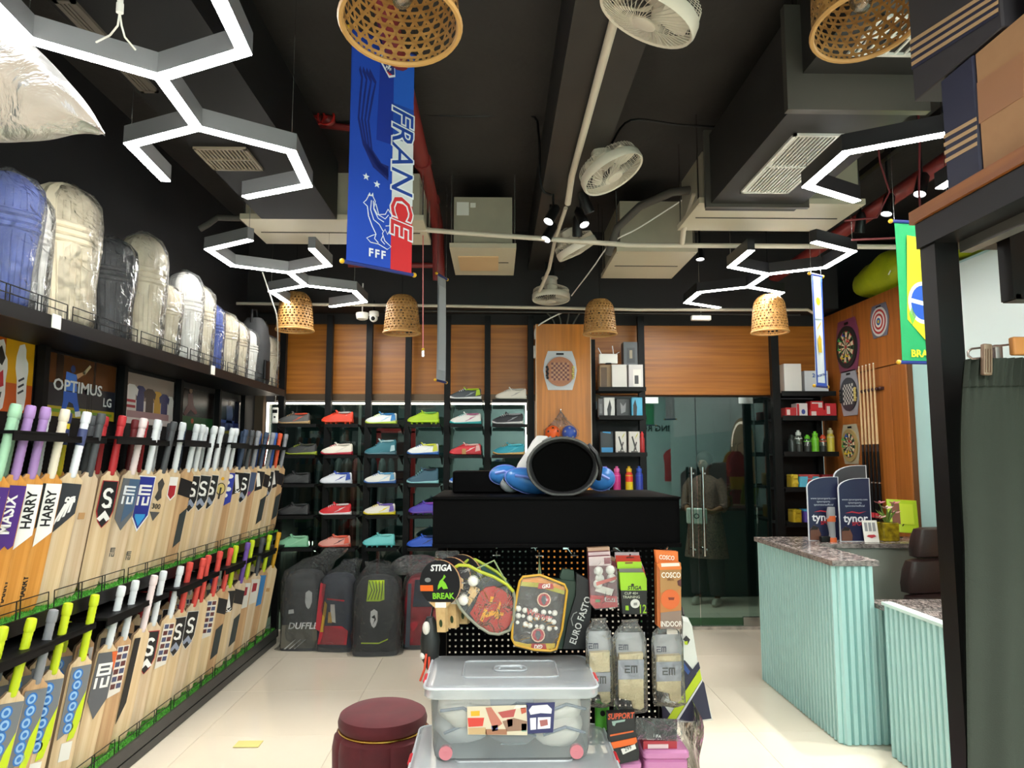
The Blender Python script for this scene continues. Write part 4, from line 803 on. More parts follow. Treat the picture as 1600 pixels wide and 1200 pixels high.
b = B(); b.tube([(-.19+.145*cos(R(t)), -.04, -.02+.14*sin(R(t))) for t in range(-60, 70, 10)], .007, 6); b.obj('helmet_rim', blacks, hb_)
b = B(); b.loft([sring((-.10+.05*k, -.09, .13-.06*k), .028*(1-.2*k), .01, 12) for k in range(3)]); b.obj('red_strap', col('#c8403c'), hb_)
B().cyl((-.28, 0, .14), (-.28, 0, ZC-hb_.location.z), .003, n=6).obj('hanging_cord', steel, hb_)
# ================================================================ shoe display in front of the glass
YS = 6.46
sr = thing('shoe_rack', 'tall black shoe rack standing before the glass partition', 'shelving', (0, 0, 0))
UP = [-1.98, -1.55, -1.18, -.815, -.45, -.075, .33]
for x in UP:
    B().b2((x-.028, YS+.13, 0), (x+.028, YS+.19, 2.93)).obj('upright', black, sr, sharp=0)
    B().b2((x-.02, YS+.02, 0), (x+.02, YS+.19, .03)).obj('foot', black, sr, sharp=0)
RZs = {'A': 2.125, 'B': 1.90, 'C': 1.625, 'D': 1.37, 'E': 1.095, 'F': .815}
COLS = [(-1.79), (-1.42), (-1.03), (-.65), (-.27), (.12)]
for rn, z in RZs.items():
    for ci, xc in enumerate(COLS):
        if rn == 'A' and ci < 4: continue
        b = B(); x0, x1 = UP[ci]+.045, UP[ci+1]-.045
        b.b2((x0, YS-.10, z-.02), (x1, YS+.06, z-.004)); b.b2((x0, YS-.105, z-.03), (x1, YS-.095, z-.002)); b.obj('shelf', black, sr, sharp=0)
        b = B()
        for xx in (x0-.015, x1+.003): b.prism([(0, 0)], 0, 0) if 0 else b.add([(xx, YS-.06, z-.02), (xx, YS+.14, z-.02), (xx, YS+.14, z-.09), (xx+.008, YS-.06, z-.02), (xx+.008, YS+.14, z-.02), (xx+.008, YS+.14, z-.09)], [(0, 1, 2), (5, 4, 3), (0, 3, 4, 1), (1, 4, 5, 2), (2, 5, 3, 0)])
        b.obj('shelf_bracket', black, sr, sharp=0)
_sh = {}
def shoe(x, z, up, sole, acc, label, high=False, cleat=False, acc2=None, y=YS-.03, rz=0, s=1.0, laces=None, tag_=False, strap=False, name='sport_shoe'):
    t = thing(name, label, 'shoe', X=T(x, y, z) @ RZ(rz) @ SCL(s, s, s), group='sport shoes on the display shelves')
    L = .285; n = 20
    # profile along the shoe, toe at -x
    st = [(0, .010, .018, .034), (.02, .026, .020, .042), (.07, .038, .019, .051), (.16, .044, .017, .062), (.30, .046, .017, .078), (.42, .042, .019, .093), (.54, .038, .023, .101), (.64, .036, .025, .092), (.78, .035, .027, .084), (.90, .033, .029, .094), (.97, .026, .031, .100), (1.0, .014, .033, .088)]
    zb = .012 if cleat else 0
    b = B(); b.loft([[V((-L/2+L*u_, w_*1.06*cos(2*pi*i/n)*(1), zb+(.0+hs*.5)+(hs*.55)*math.copysign(abs(sin(2*pi*i/n))**.5, sin(2*pi*i/n))+(.012*(1-u_*7) if u_ < .14 else 0))) for i in range(n)] for u_, w_, hs, _ in st]); b.obj('sole', col(sole, .45), t)
    if cleat:
        b = B()
        for cx in (-.10, -.055, -.01, .075, .115):
            for cy in (-.028, .028): b.cyl((cx, cy, zb+.006), (cx, cy, 0), .008, .005, 8)
        b.obj('studs', col(sole, .45), t, kind='stuff')
    b = B(); rings = []
    hk = 1.0
    for u_, w_, hs, _ in st:
        top = _+(.038*min(1, max(0, (u_-.35)*5)) if high else 0)
        z0 = zb+hs*.85; zc_ = z0; hh = top-z0+zb
        narrow = 1 if u_ < .4 else .72
        ring = []
        for i in range(n):
            a = 2*pi*i/n; ca, sa = cos(a), sin(a)
            if sa >= 0: ring.append(V((-L/2+L*(.015+.97*u_), w_*.96*ca*(1-(1-narrow)*sa), z0+hh*sa**.75)))
            else: ring.append(V((-L/2+L*(.015+.97*u_), w_*.96*ca, z0+.006*sa)))
        rings.append(ring)
    b.loft(rings); b.obj('upper', col(up, .6), t)
    # ankle opening, tongue, laces
    zo = (.097 if not high else .130)+zb; b = B(); b.X = T(.060, 0, zo-.012) @ RY(-3)
    b.loft([sring((0, 0, zz), rx, ry, 18, 2.2) for zz, rx, ry in ((0, .060, .028), (.006, .062, .030), (.012, .056, .026), (.006, .050, .021), (-.004, .046, .018))]); b.obj('collar', col(acc if acc2 is None else acc2, .8), t)
    b = B(); b.X = T(.008, 0, zo-.018) @ RY(-38); b.rbox((0, 0, .012), (.012, .042, .060), .005); b.obj('tongue', col(acc2 or up, .7), t)
    if not strap:
        b = B()
        for k in range(4):
            cx = -.058+.016*k; cz = zb+.078+.0068*k+(.008*k if high else 0); b.tube([(cx+.004, -.027, cz-.012), (cx, -.016, cz), (cx, .016, cz), (cx+.004, .027, cz-.012)], .003, 6)
        b.obj('laces', col(laces or sole, .6), t, kind='stuff')
    else:
        b = B(); b.loft([sring((-.02, 0, zb+.045), .022, .047, 18, 2), sring((-.014, 0, zb+.075), .02, .043, 18, 2), sring((-.008, 0, zb+.100), .016, .030, 18, 2)]); b.obj('strap', col(acc, .6), t)
    # side flash facing the room
    b = B(); b.X = frame((0, -.0425, 0), (1, 0, 0), (0, .28, 1)); b.prism([(-.040, zb+.030), (.0, zb+.026), (.045, zb+.044), (.092, zb+.074), (.035, zb+.056), (-.01, zb+.038)], -.006, .0015); b.obj('side_flash', col(acc, .5), t)
    if acc2:
        b = B(); b.X = frame((.112, -.0345, zb+.055), (1, 0, .2), (0, .1, 1)); b.prism([(-.028, -.022), (.018, -.02), (.02, .028), (-.008, .03)], -.004, .002); b.obj('heel_patch', col(acc2, .5), t)
    if tag_:
        B().rbox((-.01, -.058, .03), (.036, .004, .05), .002).obj('price_tag', mat('kraft', '#b98d5a', .8), t)
    return t
S = RZs
shoe(COLS[4]+.0, S['A'], '#4a5056', '#e8e8e6', '#9aa0a4', 'dark grey running shoe with a lime collar on the top row', acc2='#a8c422')
shoe(COLS[5]+.02, S['A'], '#d9d3c6', '#d4cdbf', '#a7a39c', 'plain white running shoe on the top row')
shoe(COLS[0]-.02, S['B'], '#4a4a4a', '#a8895e', '#b8452a', 'dark grey shoe with orange flash and tan sole')
shoe(COLS[1], S['B'], '#d43a1e', '#d8401e', '#b8b0ae', 'bright red studded boot on the upper row', cleat=True)
shoe(COLS[2], S['B'], '#dfe6e4', '#b9d04a', '#9fc4d8', 'white shoe with blue collar and lime sole', acc2='#2f7fc0')
shoe(COLS[3], S['B'], '#a6c72a', '#b4dc1e', '#6fae5a', 'lime green studded boot on the upper row', cleat=True)
shoe(COLS[4], S['B'], '#e6e4e0', '#2ba8a8', '#b06a8c', 'white shoe with a turquoise sole and pink lettering')
shoe(COLS[5]-.01, S['B'], '#33343a', '#d8d8d8', '#8d9096', 'black shoe with a white sole, right end of the upper row')
shoe(COLS[0]+.05, S['C'], '#26282a', '#8c9a28', '#3a3c30', 'black shoe with a lime edge beside the bat handles')
shoe(COLS[1], S['C'], '#ddd8cc', '#b02238', '#cfc9bf', 'cream white shoe with a crimson sole')
shoe(COLS[2], S['C'], '#246a78', '#4d6f7c', '#4e98a0', 'dark teal high boot with a pale trim', high=True, acc2='#a9c6cc')
shoe(COLS[3], S['C'], '#e4e8e6', '#2a64b0', '#d8e0e0', 'white shoe with blue sole and yellow heel', acc2='#c9d040')
shoe(COLS[4], S['C'], '#c8343e', '#b8222c', '#e0d0cc', 'red and pink shoe with a brown price tag', acc2='#dcb0ac', tag_=True)
shoe(COLS[5], S['C'], '#2c98ae', '#c8a060', '#57b4c4', 'turquoise shoe with a gum sole')
shoe(COLS[0], S['D'], '#202224', '#1a1a1c', '#2c2e30', 'all black shoe, third from the top in the left column')
shoe(COLS[1], S['D'], '#d8dce4', '#cfd4dc', '#2a3c9c', 'white shoe with a dark blue flash', acc2='#2c4aa4')
shoe(COLS[2], S['D'], '#dcdcd6', '#3c64a4', '#a8c8d8', 'white shoe with pale blue collar and blue sole', acc2='#5c98c0')
shoe(COLS[3], S['D'], '#32586a', '#8cc4c8', '#242c38', 'dark teal high shoe with an icy sole', high=True)
shoe(COLS[4], S['D'], '#2f6cc8', '#cfd8e8', '#2458b0', 'bright blue shoe with a strap', strap=True)
shoe(COLS[0], S['E'], '#1f2022', '#17181a', '#26282a', 'all black shoe, second from the bottom in the left column')
shoe(COLS[1], S['E'], '#c41c26', '#d6ced0', '#c8c0c4', 'red shoe with a white sole and grey flash')
shoe(COLS[2], S['E'], '#dfdbd2', '#d0c020', '#d8c81e', 'white shoe with yellow and purple flashes', acc2='#6a58a8')
shoe(COLS[3]+.02, S['E'], '#4a3ca4', '#5c3a98', '#8a4ab0', 'purple and violet studded boot', cleat=True)
shoe(COLS[0], S['F'], '#78b08c', '#6ca884', '#8cc0a0', 'mint green shoe at the bottom left of the rack')
shoe(COLS[1], S['F'], '#d8988c', '#b04a3c', '#5a3a3c', 'salmon pink shoe with dark marks on the bottom row', acc2='#e0644c')
shoe(COLS[2], S['F'], '#6cc4c4', '#58b8b8', '#84d0d0', 'pale aqua studded boot on the bottom row', cleat=True)
shoe(COLS[3]+.01, S['F'], '#2450b4', '#2c5cc0', '#1c2c54', 'blue and navy shoe at the bottom beside the centre gondola')
# card reader hanging at the left of the rack
q = at(430, 649, 6.25); cr = thing('payment_device', 'white handheld device hanging beside the left end of the shoe rack', 'device', q)
B().rbox((0, 0, 0), (.055, .025, .14), .012).obj('device_body', white, cr); B().rbox((0, -.0135, .035), (.042, .003, .03), .004).obj('screen', blacks, cr); B().cyl((0, -.013, -.015), (0, -.016, -.015), .009, n=12).obj('button', ductm, cr)
# ================================================================ wrapped kit bags on the floor
def kitbag(x, y, w_, d_, h, m, label, rz, deco, lean=0, wrapH=1.12, seed=0, knot=(0, 0)):
    t = thing('kit_bag', label, 'sports bag', X=T(x, y, 0) @ RZ(rz), group='plastic wrapped kit bags on the floor')
    b = B(); b.loft([sring((0, -lean*z, z*h), w_/2*s, d_/2*s2, 28, 4.5) for z, s, s2 in ((.0, .94, .94), (.02, 1, 1), (.3, 1.0, 1), (.7, .97, .95), (.88, .88, .85), (.97, .70, .7), (1.0, .4, .5))]); b.obj('bag_body', m, t)
    b = B(); b.loft([sring((0, 0, z), w_/2*1.01, d_/2*1.01, 28, 4.5) for z in (.0, .035)]); b.obj('bag_base', mat('bag_base_rubber', '#37383c', .6), t)
    for nm, pts, c, lv in deco:
        b = B(); b.X = frame((0, -d_/2-.004, 0), (1, 0, 0), (0, .03, 1)); b.prism([(px*w_/2*.93, pz*h) for px, pz in pts], .0+.0015*lv, .004+.0015*lv); b.obj(nm, col(c, .6), t)
    b = B(); Hh = h*wrapH
    b.loft([sring((kx*knot[0], kx*knot[1]-.0, zz*Hh), w_/2*rw, d_/2*ry, 64, 3) for zz, rw, ry, kx in ((.0, 1.28, 1.15, 0), (.03, 1.12, 1.12, 0), (.1, 1.09, 1.1, 0), (.2, 1.08, 1.1, 0), (.3, 1.07, 1.08, 0), (.4, 1.07, 1.08, 0), (.5, 1.07, 1.08, 0), (.6, 1.07, 1.06, 0), (.7, 1.05, 1.05, 0), (.82, 1.03, 1.0, .1), (.93, .75, .75, .5), (1.0, .5, .5, 1), (1.06, .55, .4, 1.2))], cap=(0, 0))
    me = b.mesh('plastic_wrap', filmc, 0); me.shade_smooth(); wob(me, .020, 9, seed); wob(me, .010, 26, seed)
    for v in me.vertices: v.co.z = max(.002, v.co.z)
    inst('plastic_wrap', me, t); return t
dkb = mat('kit_dark_grey', '#3b3b3d', .75, bump=(200, .2)); dkb2 = mat('kit_black', '#242528', .7)
rdm = mat('kit_red', '#a82a36', .6)
shield = [(-.16, .74), (.0, .77), (.16, .74), (.17, .62), (.08, .55), (0, .53), (-.10, .56), (-.17, .62)]
t = kitbag(-1.62, 6.27, .36, .26, .64, dkb, 'wrapped dark grey bag with DUFFLE lettering, far left of the row', 0, [('lower_panel', [(-.95, .04), (.95, .04), (.92, .33), (-.92, .33)], '#5a564c', 0), ('crest', [(x+.35, z) for x, z in shield], '#c0c0c0', 1), ('patch', [(-.62, .47), (-.35, .48), (-.38, .53), (-.62, .52)], '#b8b8b8', 1), ('stripe', [(-.8, .03), (-.7, .03), (-.2, .15), (-.24, .15)], '#a0a0a0', 1), ('stripe', [(-.55, .03), (-.48, .03), (.05, .15), (.0, .15)], '#a0a0a0', 1), ('stripe', [(-.3, .03), (-.24, .03), (.3, .15), (.25, .15)], '#a0a0a0', 1)], knot=(.22, -.03), seed=1, wrapH=1.22)
text('DUFFLE', col('#c8c8c8'), t, frame((.02, -.143, .205), (1, 0, 0), (0, .06, 1)), size=.072, bold=.02, shear=.2)
t = kitbag(-1.33, 6.22, .32, .24, .62, mat('kit_navy', '#2b3140', .7), 'wrapped navy and red bag with gold edging, second from the left', -6, [('side_panel', [(-1, .30), (-.72, .26), (-.5, .88), (-.8, .9)], '#a82a36', 1), ('gold_edge', [(-.72, .26), (-.52, .26), (-.38, .62), (-.52, .66)], '#b8902c', 2), ('lower_panel', [(-.85, .10), (.8, .10), (.85, .28), (.5, .34), (-.7, .34)], '#b02634', 1), ('care_card', [(-.15, .40), (.15, .38), (.05, .62), (-.18, .62)], '#d8d4cc', 2), ('gold_patch', [(-.3, .38), (-.05, .38), (-.15, .52), (-.28, .52)], '#c0984c', 3), ('red_seam', [(-.4, .68), (.6, .66), (.6, .68), (-.4, .70)], '#b02634', 2)], seed=2, knot=(.1, 0))
kitbag(-.98, 6.10, .37, .27, .62, dkb2, 'wrapped black bag with a lime patterned patch, third from the left', 2, [('lime_patch', [(-.42, .70), (.2, .70), (.42, .72), (.40, .97), (-.34, .97)], '#b4cf22', 1)]+[('patch_line', [(-.36+.15*k, .72), (-.33+.15*k, .72), (-.15+.12*k, .84), (-.30+.16*k, .96), (-.33+.16*k, .96), (-.19+.12*k, .84)], '#2a2d20', 2) for k in range(5)]+[('crest', [(x-.05, z-.17) for x, z in shield], '#e0e0e0', 1), ('crest_mark', [(-.16, .50), (-.02, .53), (.05, .47), (-.08, .42), (-.1, .40), (-.05, .44), (-.02, .48), (-.13, .49)], K_, 2), ('piping', [(-.62, .165), (.2, .16), (.62, .21), (.62, .225), (.2, .175), (-.62, .18)], '#b4cf22', 1)], seed=3)
t = kitbag(-.60, 6.30, .36, .26, .60, rdm, 'wrapped red and navy bag beside the centre gondola, right end', 3, [('upper_panel', [(-.6, .58), (.95, .58), (.8, .95), (-.5, .95)], '#2c3444', 1), ('edge_panel', [(-.95, .04), (-.72, .04), (-.68, .9), (-.85, .9)], '#3a3f4a', 1), ('crest', [(x*1.2+.3, z+.08) for x, z in shield], '#9aa0b0', 2)], seed=4)
text('K', col('#d8d8d8'), t, frame((.05, -.143, .17), (1, 0, 0), (0, .06, 1)), size=.09, bold=.05)
pw = thing('plastic_wrap_heap', 'loose heap of clear plastic and white wrap on top of the last red bag', 'plastic wrap', (-.66, 6.30, .58))
me = B().ball((0, 0, .08), .2, 26, 16, sc=(1.3, .6, .45)).mesh('film', film, 0); me.shade_smooth(); wob(me, .05, 8, 5); inst('film', me, pw)
# ================================================================ wooden column, hanging balls, small shelves
cl = thing('wooden_column', 'tall orange wood clad column in the middle of the back wall', 'column', (0, 0, 0))
B().b2((.375, 6.48, 0), (.875, 6.78, 2.83)).obj('column_body', orange_wood, cl, sharp=0); B().b2((.368, 6.475, 0), (.375, 6.49, 2.83)).b2((.875, 6.475, 0), (.882, 6.49, 2.83)).obj('edge_strip', mat('steel_edge', '#b9a58a', .4, .4), cl)
tag(B().rbox(at(836, 550, 6.55), (.03, .05, .12), .01).obj('access_reader', white), 'small white reader on the left edge of the wooden column', 'device')
def blister_board(label, X, w_, h, kind):
    t = thing('game_board_pack', label, 'board game', X=X)
    cardc = {'chess': '#b8bcc0', 'dart': '#7a3a58', 'chess2': '#9a9aa2', 'dart2': '#b0a890', 'target': '#6a6a78'}[kind]
    o = [(-w_*.36, -h/2), (w_*.36, -h/2), (w_*.46, -h*.2), (w_*.5, 0), (w_*.46, h*.25), (w_*.36, h/2), (-w_*.36, h/2), (-w_*.46, h*.25), (-w_*.5, 0), (-w_*.46, -h*.2)]
    b = B(); b.prism(o, 0, .006); b.obj('backing_card', col(cardc, .3), t); b = B(); b.prism(R4(-.035, h*.40, .035, h*.45), .006, .008); b.obj('hang_slot', blacks, t)
    r = w_*.43; c = (0, -h*.03)
    if kind.startswith('chess'):
        k1, k2, k3 = ('#c87a48', '#d89a6c', '#7a2c1c') if kind == 'chess' else ('#30323a', '#e0dcd4', '#26262a')
        b = B(); b.prism(ell(c[0], c[1], r, r*1.02, 32), .006, .016); b.obj('round_board', col(k1, .4), t)
        b = B(); b.prism(R4(-r*.62, c[1]-r*.62, r*.62, c[1]+r*.62), .016, .0165); b.obj('board_field', col(k2, .4), t)
        sq = r*1.24/8; b = B(); [b.prism(R4(-r*.62+sq*i, c[1]-r*.62+sq*j, -r*.62+sq*(i+1), c[1]-r*.62+sq*(j+1)), .0165, .017) for i in range(8) for j in range(8) if (i+j) % 2]; b.obj('squares', col(k3, .4), t)
        for sx, c_ in ((-1, '#202022'), (1, '#d2c070')):
            b = B(); [b.ball((sx*(r*.86+.006*(k % 2)), c[1]-.06+.02*k, .02), .013, 8, 6) for k in range(6)]; b.obj('game_pieces', col(c_, .35), t, kind='stuff')
    elif kind.startswith('dart'):
        b = B(); b.prism(ell(c[0], c[1], r, r*1.05, 32), .006, .02); b.obj('dartboard', col('#1a1a1e' if kind == 'dart' else '#a8905c', .5), t)
        b = B(); m_ = [col('#d9cfae'), col('#17171a'), col('#b02a30'), col('#2f7a44')]
        for k in range(20):
            a0, a1 = 2*pi*k/20, 2*pi*(k+1)/20
            for r0, r1, mi in ((.10, .42, k % 2), (.42, .5, 2+k % 2), (.5, .74, k % 2), (.74, .8, 2+k % 2)):
                b.prism([(c[0]+r*r0*cos(a0), c[1]+r*r0*sin(a0)), (c[0]+r*r1*cos(a0), c[1]+r*r1*sin(a0)), (c[0]+r*r1*cos(a1), c[1]+r*r1*sin(a1)), (c[0]+r*r0*cos(a1), c[1]+r*r0*sin(a1))], .02, .0206, mi)
        b.prism(ell(c[0], c[1], r*.08, r*.08, 12), .02, .022, 2); b.obj('dart_segments', m_, t)
        for (dx, dz, c_) in ((-.45, .35, '#3aa850'), (.0, .55, '#2a50b0'), (-.5, -.1, '#3aa850'), (-.2, -.55, '#e0c020'), (.25, -.5, '#e0c020'), (.4, .2, '#c02a30')):
            b = B(); b.X = T(c[0]+r*dx, c[1]+r*dz, .022); b.cyl((0, 0, 0), (0, 0, .03), .006, .003, 6); b.add([(-.02, 0, .02), (.02, 0, .02), (.0, .03, .022)], [(0, 1, 2)]); b.obj('dart', col(c_), t)
    else:
        for k, (f, c_) in enumerate(((1, '#c8c8c4'), (.85, '#b03030'), (.7, '#d8d4cc'), (.55, '#b03030'), (.4, '#d8d4cc'), (.25, '#3060a0'), (.12, '#d8b830'))):
            b = B(); b.prism(ell(c[0], c[1], r*f, r*f, 28), .006+.001*k, .008+.001*k); b.obj('target_ring', col(c_, .5), t)
    if kind == 'chess': b = B(); b.prism(ell(c[0], c[1], r*1.07, r*1.1, 30), .024, .030); b.obj('blister', clear('blister_plastic', milk=.02, gloss=-.035, rough=.1), t)
    return t
blister_board('round chessboard in a clear pack on the wooden column', FRONT(*at(875, 579, 6.48)), .31, .36, 'chess')
nb_ = at(876, 640, 6.46); nt_ = thing('net_bag', 'white net bag holding two balls on the wooden column', 'net bag', nb_)
b = B(); b.tube([(0, 0, .0), (.0, 0, -.03)], .006); b.cyl((0, .02, 0), (0, -.02, .0), .005); b.obj('hook', steel, nt_)
b = B()
for k in range(18):
    a = 2*pi*k/18
    b.tube([(0, 0, -.01), (.055*cos(a), .03*sin(a)-.02, -.10), (.16*cos(a), .075*sin(a)-.04, -.19), (.155*cos(a), .075*sin(a)-.04, -.24), (.09*cos(a), .04*sin(a)-.04, -.28)], .0012, 3)
    b.tube([(0, 0, -.01), (.055*cos(a+.3), .03*sin(a+.3)-.02, -.10), (.16*cos(a+.6), .075*sin(a+.6)-.04, -.19), (.155*cos(a+.9), .075*sin(a+.9)-.04, -.24), (.09*cos(a+1.1), .04*sin(a+1.1)-.04, -.28)], .0012, 3)
b.grid(lambda a, b_: (.125*b_**1.1*(2*a-1), -.02-.05*b_, -.01-.15*b_), 10, 8); b.obj('net', film, nt_, kind='stuff')
for dx, c_, c2, nm in ((-.078, '#df5a1c', '#2a2320', 'orange'), (.072, '#2b4ea6', '#8a8f98', 'blue')):
    p = nb_+V((dx, -.055, -.215)); o = B().ball(p, .068, 24, 16).obj('small_ball', col(c_, .4)); tag(o, '%s ball in the net bag on the wooden column' % nm, 'ball')
    for k in range(5):
        a = R(72*k+20); q = p+V((cos(a)*.045, -.050, sin(a)*.045)); n_ = (q-p).normalized(); B().cyl(q, p+n_*.069, .012, .010, 5).obj('ball_patch', col(c2, .4), o)
# small goods shelf right of the column
gs = thing('goods_shelf', 'narrow black shelf unit right of the wooden column', 'shelving', (0, 0, 0))
B().b2((.89, 6.55, 0), (.93, 6.6, 2.7)).b2((1.34, 6.58, 0), (1.40, 6.64, 2.93)).obj('upright', black, gs, sharp=0); B().b2((.90, 6.62, .6), (1.36, 6.64, 2.05)).obj('back_panel', charcoal, gs, sharp=0)
GZ = [at(960, y, 6.4).z for y in (608, 652, 709, 769)]
for z in GZ:
    b = B(); b.b2((.93, 6.32, z-.02), (1.345, 6.62, z)); b.b2((.925, 6.31, z-.025), (1.35, 6.32, z+.012)); b.obj('shelf', black, gs, sharp=0)
def carton(x, y, z, w_, d_, h, c, label, face=None, rz=0, name='product_box', group=None, m=None):
    t = thing(name, label, 'box', X=T(x, y, z) @ RZ(rz), group=group)
    B().rbox((0, 0, h/2), (w_, d_, h), .002, n=1).obj('carton', m or col(c, .5), t)
    b = B(); b.b2((-w_/2+.002, -.001, h), (w_/2-.002, .001, h+.0006)); b.obj('tape_seam', mat('tape_seam', '#8a8479', .4), t)
    for nm, pts, c_, lv in (face or []):
        b = B(); b.X = frame((0, -d_/2, 0), (1, 0, 0), (0, 0, 1)); b.prism([(px*w_/2, pz*h) for px, pz in pts], .0, .0008+.0006*lv); b.obj(nm, col(c_, .45), t)
    return t
g0 = GZ[0]
carton(1.0, 6.46, g0, .11, .14, .22, '#8d7352', 'brown open carton at the left of the small goods shelf top', [('flap', R4(-.8, .1, .2, .9), '#5c4630', 1)])
carton(1.12, 6.44, g0, .135, .16, .22, '#d9d6d0', 'plain white carton on top of the small goods shelf')
carton(1.27, 6.44, g0, .13, .16, .22, '#d2cecd', 'white carton with a small product picture beside the plain one', [('picture', R4(-.4, .1, .7, .8), '#e6e2dc', 1), ('product', R4(-.2, .2, .35, .55), '#3a3a3c', 2)])
carton(1.24, 6.50, g0+.221, .13, .12, .22, '#5d6266', 'dark grey carton standing on the white cartons', [('window', R4(-.5, .12, .6, .75), '#3c4044', 1), ('product', R4(-.15, .3, .25, .65), '#a89c84', 2)])
rt = thing('wifi_router', 'white router with loose wires on the small goods shelf', 'router', (1.03, 6.42, g0+.23)); B().rbox((0, 0, .05), (.17, .03, .09), .008).obj('router_body', white, rt); B().cyl((-.06, 0, .09), (-.09, 0, .15), .004).cyl((.05, 0, .09), (.04, 0, .17), .004).cyl((.0, 0, .05), (.1, -.02, .11), .003).obj('antenna', white, rt)
B().cyl((0, .0, 0), (0, 0, .01), .03).obj('router_stand', blacks, rt)
g1 = GZ[1]
def pack(x, y, z, w_, h, c, label, face, name='product_pack'):
    t = thing(name, label, 'pack', (x, y, z)); B().rbox((0, 0, h/2), (w_, .05, h), .006).obj('pack_body', col(c, .35), t)
    for nm, pts, c_, lv in face:
        b = B(); b.X = frame((0, -.025, 0), (1, 0, 0), (0, 0, 1)); b.prism([(px*w_/2, pz*h) for px, pz in pts], 0, .001+.0006*lv); b.obj(nm, col(c_, .4), t)
    return t
pack(1.03, 6.42, g1, .10, .18, '#d8d8d4', 'white pack with a black silhouette on the second small shelf', [('silhouette', [(-.3, .05), (.2, .05), (.4, .5), (.1, .9), (-.1, .7), (-.4, .4)], '#17171a', 1)])
pack(1.16, 6.44, g1, .13, .17, '#2c2c2e', 'black pack with grey marks on the second small shelf', [('mark', [(-.3, .2), (.3, .3), (.4, .8), (0, .6), (-.4, .8)], '#8a8a8c', 1)])
pack(1.28, 6.41, g1, .10, .18, '#4aa6cc', 'sky blue pack with a black figure on the second small shelf', [('silhouette', [(-.7, .0), (-.1, .0), (0, .5), (-.3, .9), (-.7, .6)], '#17171a', 1)])
pack(.95, 6.40, g1, .05, .17, '#4c4c4e', 'dark clear pack at the left of the second small shelf', [('mark', R4(-.4, .2, .4, .7), '#6c6c6e', 1)])
g2 = GZ[2]
pack(1.0, 6.40, g2, .12, .20, '#20242a', 'black box with a blue band on the third small shelf', [('blue_band', R4(-.8, .05, .9, .28), '#2a88c0', 1), ('blue_top', [(-.6, .95), (.6, .9), (.6, .98), (-.6, .99)], '#2a88c0', 1)])
for k, x in enumerate((1.13, 1.25)):
    pack(x, 6.41, g2, .10, .20, '#cfcac4', 'white hand grip box, %s of two alike on the third small shelf' % ('left', 'right')[k], [('tool', [(-.5, .75), (-.3, .8), (.3, .3), (.4, .12), (.1, .2)], '#2a2628', 1), ('tool', [(.5, .5), (.3, .55), (-.2, .12), (0, .1)], '#4a4244', 2), ('leaf', [(.1, .65), (.6, .85), (.7, .95), (.3, .8)], '#b8b42c', 1), ('caption', R4(-.6, .03, .6, .12), '#5a5450', 1)])
def bottle(x, y, z, h, r, body, cap, label, band_=None, group='coloured bottles', name='sports_bottle', m=None, top=None):
    t = thing(name, label, 'bottle', (x, y, z), group=group)
    B().lathe([(r*.85, 0), (r, .006), (r, h*.62), (r*.92, h*.70), (r*.62, h*.78), (r*.6, h*.8)], 20).obj('bottle_body', m or col(body, .3), t)
    B().lathe([(r*.72, h*.78), (r*.74, h*.80), (r*.74, h*.90), (r*.66, h*.92), (r*.38, h*.925), (r*.38, h*.985), (r*.3, h)], 16).obj('bottle_cap', col(cap, .35), t)
    if band_: B().lathe([(r*1.015, h*.05), (r*1.015, h*.40)], 20).obj('bottle_band', col(band_, .4), t)
    B().lathe([(r*1.01, h*.62), (r*1.0, h*.66)], 20).obj('shoulder_ring', col(cap, .35), t)
    return t
g3 = GZ[3]
for x, c1, c2, c3, lab in ((.99, '#e06a20', '#6a4a8c', '#2e8cc0', 'orange and blue bottle with a purple cap on the lowest small shelf'), (1.09, '#c02a7c', '#d860a0', '#b82a74', 'pink bottle on the lowest small shelf'), (1.20, '#d83a28', '#d8b020', '#dcc01c', 'red and yellow bottle on the lowest small shelf'), (1.29, '#2a3ca0', '#2c50b4', '#30409c', 'dark blue bottle with a red band on the lowest small shelf'), (1.345, '#b83a3c', '#c02c2c', None, 'slim red bottle on the third small shelf beside the hand grip boxes')):
    if c3: bottle(x, 6.40, g3, .23, .034, c1, c2, lab, c3)
    else: bottle(1.325, 6.41, g2, .20, .022, c1, c2, lab)
# right hand shelf at the back
rs = thing('goods_shelf', 'black shelf unit at the back right corner beside the dartboards', 'shelving', (0, 0, 0))
B().b2((2.53, 6.40, 0), (2.60, 6.46, 2.93)).b2((3.06, 6.70, 0), (3.11, 6.76, 2.2)).obj('upright', black, rs, sharp=0); B().b2((2.62, 6.76, .1), (3.10, 6.78, 2.16)).obj('back_panel', blacks, rs, sharp=0)
RZ_ = [at(1250, y, 6.42).z for y in (614, 652, 708, 763, 818)]
for z in RZ_:
    b = B(); b.b2((2.61, 6.39, z-.022), (3.10, 6.74, z)); b.b2((2.605, 6.38, z-.03), (3.105, 6.39, z+.014)); b.obj('shelf', blacks, rs, sharp=0)
carton(2.73, 6.52, RZ_[0]+.0, .16, .2, .27, '#dcdad6', 'tall plain white carton on the top right back shelf')
t = carton(2.965, 6.56, RZ_[0], .22, .2, .21, '#d6dade', 'wide white carton with blue lettering beside the tall one', [('blue_label', R4(.1, .02, .7, .1), '#3a62a0', 1)])
text('200', col('#2a5cae', .4), t, frame((0, -.102, .165), (1, 0, 0), (0, 0, 1)), size=.05, bold=.03)
